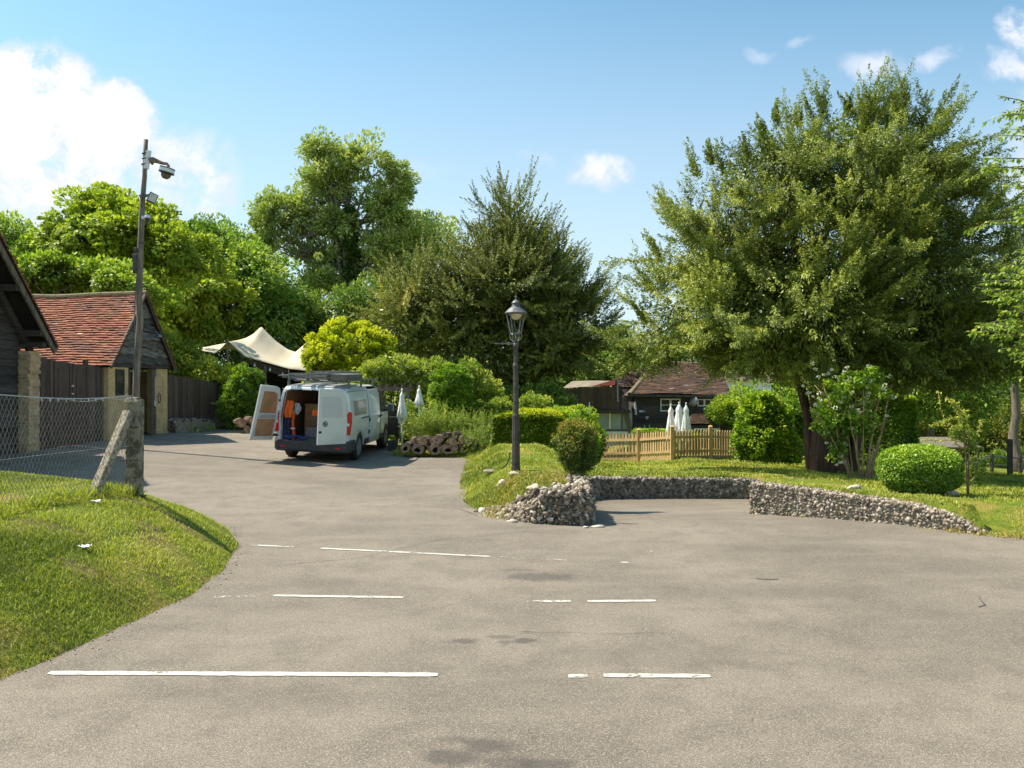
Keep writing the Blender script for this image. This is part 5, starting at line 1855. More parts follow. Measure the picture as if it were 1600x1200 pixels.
# ---------------------------------------------------------------- tiled roofs and boarding
def tile_slope(mb, O, U, Vv, N, lu, lv, tw, gauge, seed, sag=None, jit=1.0, trim=None):
    """courses of plain tiles on a roof slope. O eave corner, U along eave, Vv up the slope, N outward"""
    rg = random.Random(seed)
    O, U, Vv, N = Vector(O), Vector(U).normalized(), Vector(Vv).normalized(), Vector(N).normalized()
    rows = int(lv / gauge)
    th = gauge * .24
    for r in range(rows):
        cols = int(lu / tw) + 1
        off = (r % 2) * tw * .5
        for c in range(-1, cols):
            u0 = c * tw + off + rg.uniform(-.004, .004)
            u1 = u0 + tw * .965
            if trim is not None:
                lo, hi = trim(r * gauge)
            else:
                lo, hi = 0, lu
            u0c, u1c = max(u0, lo), min(u1, hi)
            if u1c - u0c < tw * .15: continue
            v0 = r * gauge + rg.uniform(-.006, .006) * jit
            v1 = v0 + gauge * 1.5
            lift0 = th * 1.9 + rg.uniform(0, .008) * jit
            lift1 = th * .35
            def P(u, v, n):
                s = sag(u, v) if sag else 0
                return tuple(O + U * u + Vv * v + N * n + Vector((0, 0, s)))
            mb.add([P(u0c, v0, lift0 - th), P(u1c, v0, lift0 - th), P(u1c, v1, lift1 - th), P(u0c, v1, lift1 - th),
                    P(u0c, v0, lift0), P(u1c, v0, lift0), P(u1c, v1, lift1), P(u0c, v1, lift1)],
                   [(4, 5, 6, 7), (0, 1, 5, 4), (1, 2, 6, 5), (3, 0, 4, 7)], min(1, max(0, rg.gauss(.56, .13) + (.35 if rg.random() < .03 else 0) - (.3 if rg.random() < .05 else 0))))


def waney_boards(mb, O, U, Nn, zs, span, h, seed, wav=.02, step=.3, th=.02):
    """horizontal lapped boards with an uneven lower edge. span(z)->(u0,u1)"""
    rg = random.Random(seed)
    O, U, Nn = Vector(O), Vector(U).normalized(), Vector(Nn).normalized()
    z = zs[0]
    while z < zs[1]:
        u0, u1 = span(z + h * .3)
        a0, a1 = span(z + h)
        if u1 - u0 > .05:
            n = max(2, int((u1 - u0) / step))
            wv = [rg.uniform(-wav, wav) for _ in range(n + 1)]
            vs = []
            for i in range(n + 1):
                k = i / n
                ub = u0 + (u1 - u0) * k
                ut = max(min(ub, a1), a0) if a1 > a0 else (a0 + a1) / 2
                zz = z + wv[i]
                for (uu, zt, nn_) in ((ub, zz, th * 1.7), (ut, z + h * 1.05, th * .4), (ub, zz, .0)):
                    vs.append(tuple(O + U * uu + Vector((0, 0, zt)) + Nn * nn_))
            fs = []
            for i in range(n):
                a, b = i * 3, (i + 1) * 3
                fs += [(a, b, b + 1, a + 1), (a + 2, b + 2, b, a)]
            mb.add(vs, fs, rg.random())
        z += h


def vboards(mb, a, b, z0, z1a, z1b, w, th, seed, z0b=None, gap=.004):
    """upright boards from a to b (xy), tops sloping z1a -> z1b"""
    rg = random.Random(seed)
    a, b = Vector((a[0], a[1], 0)), Vector((b[0], b[1], 0))
    L = (b - a).length
    n = int(L / w)
    d = (b - a).normalized()
    z0b = z0 if z0b is None else z0b
    nn_ = Vector((d.y, -d.x, 0))
    for i in range(n):
        k0, k1 = i / n, (i + 1) / n
        p0 = a.lerp(b, k0) + d * gap
        p1 = a.lerp(b, k1) - d * gap
        zt = z1a + (z1b - z1a) * (k0 + k1) / 2 + rg.uniform(-.012, .012)
        zb = z0 + (z0b - z0) * (k0 + k1) / 2
        o = nn_ * rg.uniform(-.006, .006)
        q = nn_ * th
        vs = []
        for zz in (zb, zt):
            for p in (p0 + o, p1 + o, p1 + o + q, p0 + o + q):
                vs.append((p.x, p.y, zz))
        mb.add(vs, [(0, 3, 2, 1), (4, 5, 6, 7), (0, 1, 5, 4), (1, 2, 6, 5), (2, 3, 7, 6), (3, 0, 4, 7)], rg.random())


# ---------------------------------------------------------------- the red tiled shed
def shed():
    X0, Y0, Y1 = -11.2, 22.2, 26.0
    XL = -18.5
    zb, ze = .2, 2.62
    ym = (Y0 + Y1) / 2
    zr = 4.72
    root = empty('shed', (X0, ym, .4), 'yellow brick shed with steep red tiled roof and waney boarded gable', 'shed')
    # brick walls with the doorway between two piers
    mb = MB()
    mb.box(X0 - .23, X0, Y0, 23.45, zb, 2.48)
    mb.box(X0 - .23, X0, 25.05, Y1, zb, 2.48)
    mb.box(XL, X0 - .232, Y0, Y0 + .22, zb, 2.40)
    mb.box(XL, X0 - .232, Y1 - .22, Y1, zb, 2.40)
    mb.build('wall', M['yellow_brick'], root)
    mb = MB()
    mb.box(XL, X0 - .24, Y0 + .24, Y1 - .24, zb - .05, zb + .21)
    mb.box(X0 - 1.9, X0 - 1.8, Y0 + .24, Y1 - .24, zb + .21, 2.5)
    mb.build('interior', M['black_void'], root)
    # beams
    mb = MB()
    mb.bar((X0 - .06, Y0 - .15, 2.56), (X0 - .06, Y1 + .15, 2.56), .20, .15)
    mb.bar((XL, Y0 + .02, 2.50), (X0 - .18, Y0 + .02, 2.50), .16, .17)
    for yy_ in (23.40, 25.10):
        mb.bar((X0 - .04, yy_, .35), (X0 - .04, yy_, 2.48), .10, .10)
    mb.build('beam', M['black_board'], root)
    # gable boarding
    mb = MB()
    def span(z):
        k = max(0, 1 - (z - 2.62) / (zr - 2.62))
        return (ym - 2.02 * k, ym + 2.02 * k)
    waney_boards(mb, (X0 + .03, 0, 0), (0, 1, 0), (1, 0, 0), (2.60, zr - .05), span, .24, 3, wav=.055, step=.28, th=.035)
    mb.add([(X0 - .03, Y0 - .1, 2.6), (X0 - .03, Y1 + .1, 2.6), (X0 - .03, ym, zr - .04)], [(0, 1, 2)])
    mb.build('gable_boarding', M['grey_board'], root)
    # roof
    xr = X0 + .22
    def sag(u, v):
        x = u / (xr - XL)
        return (-.10 * math.sin(math.pi * min(1, x * .93)) + .05 * max(0, x - .85) / .15) * (v / 2.9) + .02 * math.sin(u * 2.3)
    half = ym - Y0 + .22
    pit = math.atan2(zr - 2.50, half)
    Lr = math.hypot(zr - 2.50, half)
    mb = MB()
    tile_slope(mb, (XL, Y0 - .22, 2.50), (1, 0, 0), (0, math.cos(pit), math.sin(pit)), (0, -math.sin(pit), math.cos(pit)), xr - XL, Lr, .165, .102, 5, sag, jit=1.8)
    tile_slope(mb, (xr, Y1 + .22, 2.50), (-1, 0, 0), (0, -math.cos(pit), math.sin(pit)), (0, math.sin(pit), math.cos(pit)), xr - XL, Lr, .165, .102, 6, lambda u, v: sag(xr - XL - u, v))
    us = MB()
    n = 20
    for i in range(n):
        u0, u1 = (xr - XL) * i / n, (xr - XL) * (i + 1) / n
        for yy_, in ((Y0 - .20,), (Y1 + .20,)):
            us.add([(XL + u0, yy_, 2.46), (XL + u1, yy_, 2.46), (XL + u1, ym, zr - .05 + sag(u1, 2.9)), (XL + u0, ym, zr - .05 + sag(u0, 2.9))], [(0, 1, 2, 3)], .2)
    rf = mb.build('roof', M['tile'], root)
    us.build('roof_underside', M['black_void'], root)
    mb = MB()
    n = 22
    for i in range(n):
        u0, u1 = (xr - XL) * i / n, (xr - XL) * (i + 1) / n - .01
        mb.tube([(XL + u0, ym, zr + sag(u0, 2.9) - .0), (XL + u1, ym, zr + sag(u1, 2.9) - .0)], .10, n=10, rnd=random.random())
    mb.build('ridge', M['ridge'], rf, origin=root.location)
    # verge boards
    mb = MB()
    for s_, yy_ in ((1, Y0 - .22), (-1, Y1 + .22)):
        mb.bar((xr - .04, yy_, 2.46), (xr - .04, ym, zr + .02), .05, .10, rnd=.9)
    mb.build('verge_board', M['old_timber'], root)
    # door leaf, ajar
    d = empty('door', (0, 0, 0))
    bpy.data.objects.remove(d)
    mb = MB()
    h = Vector((X0 + .03, 25.0, 0)); e = Vector((X0 + .30, 24.25, 0))
    dd = (e - h).normalized()
    nn_ = Vector((dd.y, -dd.x, 0))
    def leafbox(m, s0, s1, z0, z1, o0, o1):
        vs = []
        for z in (z0, z1):
            for (s, o) in ((s0, o0), (s1, o0), (s1, o1), (s0, o1)):
                p = h + dd * s + nn_ * o
                vs.append((p.x, p.y, z))
        m.add(vs, [(0, 3, 2, 1), (4, 5, 6, 7), (0, 1, 5, 4), (1, 2, 6, 5), (2, 3, 7, 6), (3, 0, 4, 7)])
    leafbox(mb, 0, .80, .42, 2.42, -.02, .02)
    for (s0, s1, z0, z1) in ((0, .11, .42, 2.42), (.69, .80, .42, 2.42), (.112, .688, .42, .62), (.112, .688, 1.1, 1.25), (.112, .688, 2.28, 2.42), (.35, .43, .622, 1.098)):
        leafbox(mb, s0, s1, z0, z1, -.045, -.022)
    M['door_paint'] = surf('grey_brown_door_paint', (.13, .105, .10), (.09, .07, .07), rough=.6, bump=.2)
    do = mb.build('door', M['door_paint'], root)
    mb = MB()
    leafbox(mb, .20, .24, 1.3, 2.22, -.05, -.03)
    mb.build('white_strip', M['white'], do, origin=root.location)
    mb = MB()
    leafbox(mb, .735, .765, 1.35, 1.5, -.10, -.047)
    mb.build('handle', M['galv_light'], do, origin=root.location)
    mb = MB()
    mb.box(X0 + .002, X0 + .03, 22.62, 23.0, 1.72, 2.38)
    nb = mb.build('window', M['dark_glass'], root)
    mb = MB()
    for (a, b_, c, d_) in ((22.58, 22.62, 1.68, 2.42), (23.0, 23.04, 1.68, 2.42), (22.622, 22.998, 1.68, 1.72), (22.622, 22.998, 2.38, 2.42), (22.622, 22.998, 2.03, 2.06)):
        mb.box(X0 + .002, X0 + .045, a, b_, c, d_)
    mb.build('frame', M['black_board'], nb, origin=root.location)
    # iron ring fixed on the right pier, and a small swan-neck lamp under the boarding
    mb = MB()
    mb.tube([(X0 + .03, 25.35 + .09 * math.cos(a), 1.55 + .16 * math.sin(a)) for a in np.linspace(0, 6.283, 13)], .012, n=5)
    mb.build('hook_ring', M['iron'], root)
    mb = MB()
    mb.tube([(X0 + .08, 24.6, 3.55), (X0 + .25, 24.6, 3.62), (X0 + .32, 24.6, 3.55)], .015, n=6)
    mb.lathe([(.02, 0), (.10, -.06), (.11, -.12)], X0 + .33, 24.6, 3.55, n=10)
    mb.build('wall_lamp', M['iron_light'], root)


shed()


# ---------------------------------------------------------------- black boarded barn at the left edge
def barn():
    Xw, Xv = -11.62, -11.0
    Yb, ym, Yf = 18.80, 16.1, 13.4
    ze = 2.95
    slope = 1.06
    zr = ze + (Yb + .45 - ym) * slope
    XL = -22
    root = empty('barn', (Xw, ym, .5), 'black weatherboarded barn with deep overhanging tiled verge at the left edge', 'barn')
    mb = MB()
    def span(z):
        if z < 3.6: return (Yf, Yb)
        k = max(0, (zr - .3 - z) / slope)
        return (max(Yf, ym - k), min(Yb, ym + k))
    waney_boards(mb, (Xw + .02, 0, 0), (0, 1, 0), (1, 0, 0), (.4, zr - .5), span, .20, 8, wav=.02, step=.5, th=.03)
    mb.box(XL, Xw - .02, Yf, Yb, .2, 3.35)
    mb.add([(Xw - .021, Yf, 3.35), (Xw - .021, Yb, 3.35), (Xw - .021, ym, zr - .25)], [(0, 1, 2)])
    mb.build('wall', M['black_board'], root)
    # roof
    mb = MB()
    half = Yb + .45 - ym
    Lr = math.hypot(half, half * slope)
    c, s = half / Lr, half * slope / Lr
    tile_slope(mb, (Xv + .08, Yb + .45, ze - .06), (-1, 0, 0), (0, -c, s), (0, s, c), 5.0, Lr, .165, .11, 9, jit=2)
    tile_slope(mb, (Xv + .08 - 5, Yf - .45, ze - .06), (1, 0, 0), (0, c, s), (0, -s, c), 5.0, Lr, .3, .2, 10, jit=2)
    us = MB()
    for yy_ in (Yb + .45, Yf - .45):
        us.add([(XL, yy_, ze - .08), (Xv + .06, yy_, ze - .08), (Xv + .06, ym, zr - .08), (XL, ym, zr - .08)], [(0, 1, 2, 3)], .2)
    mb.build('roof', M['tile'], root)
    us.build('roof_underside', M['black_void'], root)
    # barge boards and purlin ends
    mb = MB()
    mb.bar((Xv, Yb + .50, ze - .14), (Xv, ym, zr - .12), .05, .24, rnd=.9)
    mb.bar((Xv, Yf - .50, ze - .14), (Xv, ym, zr - .12), .05, .24, rnd=.9)
    mb.build('verge_board', M['old_timber'], root)
    mb = MB()
    for k in (.12, .42, .75):
        yy_ = Yb + .32 - (Yb + .32 - ym) * k
        zz = ze + (Yb + .45 - yy_) * slope - .28
        mb.bar((Xw - .1, yy_, zz), (Xv - .03, yy_, zz), .12, .14)
    mb.bar((Xw + .12, Yb + .3, ze - .16), (Xw + .12, ym, zr - .28), .10, .16)
    mb.bar((Xw - .1, Yb + .12, ze - .02), (Xv - .05, Yb + .12, ze - .02), .16, .12)
    mb.build('rafter', M['black_board'], root)
    # brick pier at the rear corner
    mb = MB()
    rg = random.Random(3)
    zz = .3
    while zz < 2.75:
        j = rg.uniform(-.03, .05) * (1 if zz > 1.9 else .3)
        mb.box(Xw + .02, Xw + .30 + j, Yb - .06, Yb + .36, zz, zz + .073)
        zz += .075
    mb.build('brick_pier', M['old_brick'], root)


barn()


# ---------------------------------------------------------------- yard gates and board fences
def yard_gates():
    a, b = (-11.42, 19.25), (-11.32, 22.05)
    root = empty('board_fence', (a[0], 20.6, .4), 'brown boarded yard fence with double gates between barn and shed', 'fence')
    f = lambda y: -11.42 + .10 * (y - 19.25) / 2.8
    zt = lambda y: 2.66 - .20 * (y - 19.25) / 2.8
    mb = MB()
    vboards(mb, (f(19.1), 19.1), (f(19.85), 19.85), .3, zt(19.1), zt(19.85), .12, .02, 4)
    mb.build('board_panel', M['brown_board'], root)
    mb = MB()
    vboards(mb, (f(21.42), 21.42), (f(22.12), 22.12), .3, zt(21.42), zt(22.1), .10, .02, 5)
    mb.build('board_panel', M['brown_board'], root)
    for (y0, y1) in ((19.87, 20.62), (20.66, 21.40)):
        g_ = MB()
        vboards(g_, (f(y0), y0), (f(y1), y1), .42, zt(y0) - .03, zt(y1) - .03, .09, .022, 6, gap=.001)
        for yy_ in (y0 + .05, y1 - .05):
            g_.box(f(yy_) + .004, f(yy_) + .035, yy_ - .05, yy_ + .05, .42, zt(yy_) - .05)
        g_.box(f(y0) + .006, f(y0) + .033, y0 + .102, y1 - .102, zt(y0) - .20, zt(y0) - .08)
        g_.box(f(y0) + .006, f(y0) + .033, y0 + .102, y1 - .102, .45, .58)
        go = g_.build('gate', M['brown_gate'], root)
        if y0 < 20:
            k = MB()
            k.lathe([(.0, .0), (.03, .01), (.035, .04), (.0, .06)], f(y1) + .06, y1 - .02, 1.92, n=8)
            k.build('knob', M['white_plastic'], go, origin=root.location)
            k = MB()
            k.lathe([(.0, .0), (.025, .01), (.03, .04), (.0, .05)], f(y1) + .06, y1 - .02, 1.72, n=8)
            k.build('knob', M['white_plastic'], go, origin=root.location)
    for yy_ in (19.86, 21.41, 22.12):
        mb = MB()
        mb.box(f(yy_) - .12, f(yy_) - .02, yy_ - .05, yy_ + .05, .2, zt(yy_) + (.15 if yy_ > 21 and yy_ < 22 else .0))
        mb.build('post', M['brown_board'], root)


yard_gates()


def side_fence():
    root = empty('board_fence', (-11.35, 29.5, .3), 'dark brown close boarded fence with a door running back right of the shed', 'fence')
    pts = [(-11.28, 26.05), (-11.30, 29.6), (-11.72, 34.2)]
    mb = MB()
    vboards(mb, pts[0], (pts[1][0], 29.6), .62, 2.32, 2.12, .145, .025, 11, z0b=.55)
    mb.build('board_panel', M['brown_board'], root)
    mb = MB()
    vboards(mb, (-11.50, 31.8), pts[2], .2, 2.02, 1.93, .15, .025, 12)
    mb.build('board_panel', M['brown_board'], root)
    g_ = MB()
    vboards(g_, (-11.31, 29.65), (-11.49, 31.75), .22, 2.10, 2.02, .13, .03, 13, gap=.001)
    d_ = g_.build('door', M['brown_gate'], root)
    h = MB()
    h.bar((-11.24, 29.9, 1.28), (-11.20, 30.05, 1.28), .05, .05)
    h.bar((-11.22, 30.05, 1.28), (-11.22, 30.22, 1.26), .03, .03)
    h.build('handle', M['galv_light'], d_, origin=root.location)
    for (x, y, z) in ((-11.36, 26.1, 2.3), (-11.38, 29.6, 2.12), (-11.55, 31.8, 2.0), (-11.8, 34.2, 1.95)):
        mb = MB()
        mb.box(x - .06, x + .04, y - .05, y + .05, .1, z)
        mb.build('post', M['brown_board'], root)


side_fence()


# ---------------------------------------------------------------- stretch tent
def tent():
    root = empty('stretch_tent', (-12.3, 38.5, .3), 'cream stretch canopy tent with two peaks above the hedge', 'tent')
    y0 = 37.0
    # front edge, ridge and back edge as lists of px -> py (photo), at increasing distance
    fr = [(312, 545), (335, 548), (353, 552), (362, 545), (373, 533), (385, 545), (398, 557), (430, 566), (465, 576), (500, 580)]
    md = [(312, 541), (335, 537), (353, 534), (370, 530), (385, 521), (397, 510), (408, 521), (422, 534), (440, 546), (452, 550), (463, 541), (475, 531), (484, 540), (500, 556)]
    bk = [(312, 546), (500, 562)]
    nx_ = 60
    V, F = [], []
    rows = 13
    for j in range(rows):
        k = j / (rows - 1)
        for i in range(nx_):
            px = 312 + (500 - 312) * i / (nx_ - 1)
            f_ = np.interp(px, [p[0] for p in fr], [p[1] for p in fr])
            m_ = np.interp(px, [p[0] for p in md], [p[1] for p in md])
            b_ = np.interp(px, [p[0] for p in bk], [p[1] for p in bk])
            yf, ym_, yb = y0, y0 + 2.6, y0 + 5.5
            X_ = (px - 800) / 1250 * (y0 + 1.5)
            zf = 2 + (600 - f_) / 1250 * yf
            zm = 2 + (600 - m_) / 1250 * ym_
            zb_ = 2 + (600 - b_) / 1250 * yb
            if k < .5:
                t_ = k / .5
                z = zf + (zm - zf) * (t_ ** 1.25)
                y = yf + (ym_ - yf) * t_
            else:
                t_ = (k - .5) / .5
                z = zm + (zb_ - zm) * (t_ ** .8)
                y = ym_ + (yb - ym_) * t_
            V.append((X_, y, z))
    for j in range(rows - 1):
        for i in range(nx_ - 1):
            a = j * nx_ + i
            F.append((a, a + 1, a + nx_ + 1, a + nx_))
    o = np_mesh('canopy', V, F, M['canvas'], parent=root, origin=tuple(root.location), smooth=True)
    m = o.modifiers.new('thick', 'SOLIDIFY'); m.thickness = .015
    # near-black sheets standing in for the shade under the canopy
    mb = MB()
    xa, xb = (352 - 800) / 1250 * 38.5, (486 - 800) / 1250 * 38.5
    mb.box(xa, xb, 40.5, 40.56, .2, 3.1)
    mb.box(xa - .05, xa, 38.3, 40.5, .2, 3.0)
    mb.build('shade_sheet', M['black_void'], root)
    mb = MB()
    def xp(px): return (px - 800) / 1250 * 38.5
    # front valance, its shade put into the brown colour, between the pinned corner and the right end
    mb.add([(xp(398), 37.06, 2 + (600 - 560) / 1250 * 37), (xp(466), 37.06, 2 + (600 - 579) / 1250 * 37), (xp(466), 37.10, 2.35), (xp(420), 37.10, 2.62), (xp(404), 37.1, 2.95)], [(0, 1, 2, 3, 4)])
    v_ = mb.build('valance', surf('shaded_valance', (.10, .065, .05), (.07, .045, .035), rough=.9), root)
    for (px, py, lean) in ((373, 529, .05), (397, 515, 0), (475, 536, 0), (353, 556, -.15), (430, 572, 0)):
        yy_ = 37 if px != 397 and px != 475 else 39.6
        x = xp(px)
        mb = MB()
        mb.tube([(x + lean, yy_, .2), (x, yy_, 2 + (600 - py) / 1250 * yy_ + .02)], .045, n=7)
        mb.build('pole', M['pole_wood'], root)
    for (p, q) in (((353, 552), (365, 590)), ((398, 557), (378, 582)), ((398, 557), (385, 590)), ((465, 576), (470, 610)), ((373, 533), (398, 557))):
        mb = MB()
        mb.tube([(xp(p[0]), 37, 2 + (600 - p[1]) / 1250 * 37), (xp(q[0]), 36.2 if q[1] > 560 else 37, 2 + (600 - q[1]) / 1250 * 36.6)], .012, n=4)
        mb.build('guy_rope', M['old_timber'], root)
    for px, py in ((399, 568), (414, 570), (437, 577), (456, 584)):
        x = xp(px)
        z = 2 + (600 - py) / 1250 * 37.1
        mb = MB()
        mb.tube([(x, 36.97, z + .09), (x, 36.97, z + .03)], .012, n=5)
        mb.lathe([(.015, .03), (.045, -.01), (.05, -.05), (.03, -.09), (.0, -.1)], x, 36.97, z, n=8)
        b_ = mb.build('festoon_bulb', M['white'], None, origin=(x, 36.97, z))
        tag(b_, {399: 'leftmost white bulb below the pinned corner of the tent edge', 414: 'second white bulb along the tent edge from the left', 437: 'third white bulb along the tent edge above the van door', 456: 'last white bulb at the right end of the tent edge'}[px], 'light bulb', 'bulbs hanging along the tent edge')


tent()


# ---------------------------------------------------------------- street lamp
def lamp():
    y0 = 14.0
    x0 = at(806, 600, y0)[0]
    zb = gz(x0, y0)
    k = y0 / 1250
    Zp = lambda py: 2 + (600 - py) * k
    root = empty('street_lamp', (x0, y0, zb), 'old black iron lantern post standing on the grassy mound', 'street lamp')
    mb = MB()
    prof = [(0.0756, zb - .1), (0.0756, zb + .05), (0.0689, zb + .08), (0.0655, zb + .35), (0.0613, zb + .9), (0.0563, Zp(655)), (0.0622, Zp(652)), (0.0622, Zp(649)), (0.0487, Zp(646)), (0.0428, Zp(580)), (0.0428, Zp(575)), (0.0512, Zp(573)),
            (0.0512, Zp(570)), (0.0370, Zp(567)), (0.0328, Zp(548)), (0.0395, Zp(545)), (0.0512, Zp(541)), (0.0512, Zp(538)), (0.0294, Zp(536)), (0.0260, Zp(531))]
    mb.lathe(prof, x0, y0, 0, n=40, flute=.06, nf=10)
    mb.build('column', M['iron'], root, smooth=False)
    mb = MB()
    z = Zp(537)
    mb.bar((x0 - .38, y0, z + .005), (x0 + .0, y0, z), .022, .022)
    mb.lathe([(.0, -.03), (.03, -.02), (.03, .02), (0, .03)], x0 - .12, y0, z, n=8)
    mb.build('ladder_bar', M['iron_light'], root)
    # lantern
    zb1, zt1 = Zp(521), Zp(490)
    rb, rt = .105, .185
    mb = MB()
    for i in range(4):
        a = math.pi / 4 + i * math.pi / 2 + .25
        p0 = (x0 + math.cos(a) * rb, y0 + math.sin(a) * rb, zb1)
        p1 = (x0 + math.cos(a) * rt, y0 + math.sin(a) * rt, zt1)
        mb.bar(p0, p1, .018, .018)
        a2 = a + math.pi / 2
        mb.bar(p0, (x0 + math.cos(a2) * rb, y0 + math.sin(a2) * rb, zb1), .016, .022)
        mb.bar(p1, (x0 + math.cos(a2) * rt, y0 + math.sin(a2) * rt, zt1), .016, .018)
        # scroll under the lantern
        pts = [(x0 + math.cos(a) * r, y0 + math.sin(a) * r, Zp(py)) for r, py in ((rb, 521), (.125, 524), (.11, 529), (.06, 533), (.035, 536))]
        mb.tube(pts, .009, n=6)
    mb.tube([(x0, y0, Zp(533)), (x0, y0, zb1)], .012, n=6)
    mb.tube([(x0 - .03, y0, Zp(500)), (x0 - .02, y0, Zp(510)), (x0 + .04, y0, zb1)], .006, n=5)
    mb.build('lantern_frame', M['iron_light'], root)
    mb = MB()
    mb.lathe([(.195, 0), (.20, .012), (.165, .045), (.115, .095), (.085, .11), (.075, .12), (.062, .165), (.072, .17), (.075, .185), (.055, .215), (.03, .235), (.012, .245), (.012, .27), (.022, .28), (.022, .30), (.0, .315)], x0, y0, zt1 - .0, n=24)
    mb.build('lantern_roof', surf('lead_roof', (.16, .165, .175), (.07, .07, .075), scale=14, rough=.5), root, smooth=False)
    mb = MB()
    mb.lathe([(.0, -.11), (.05, -.10), (.09, -.06), (.115, -.02), (.12, -.002)], x0, y0, zt1, n=20)
    mb.build('lamp_dish', M['lamp_dish'], root, smooth=True)
    # power cable at the foot
    mb = MB()
    mb.tube([(x0 - .10, y0 - .1, zb + .32), (x0 - .12, y0 - .1, zb + .2), (x0 - .17, y0 - .12, zb + .09), (x0 - .25, y0 - .15, zb + .05)], .012, n=6)
    o = mb.build('cable', M['rubber'], None, origin=(x0 - .15, y0 - .12, zb)); tag(o, 'short black cable curling onto the grass beside the lamp post', 'cable')
    o = MB()
    o.lathe([(.0, .0), (.17, .0), (.19, .012), (.19, .03), (.15, .04), (.0, .04)], x0 - .42, y0 + .9, gz(x0 - .42, y0 + .9) + .02, n=20)
    ob = o.build('drain_cover', M['concrete'], None, origin=(x0 - .42, y0 + .9, gz(x0 - .42, y0 + .9))); tag(ob, 'round grey cover lying in the grass behind the lamp post', 'drain cover')


lamp()


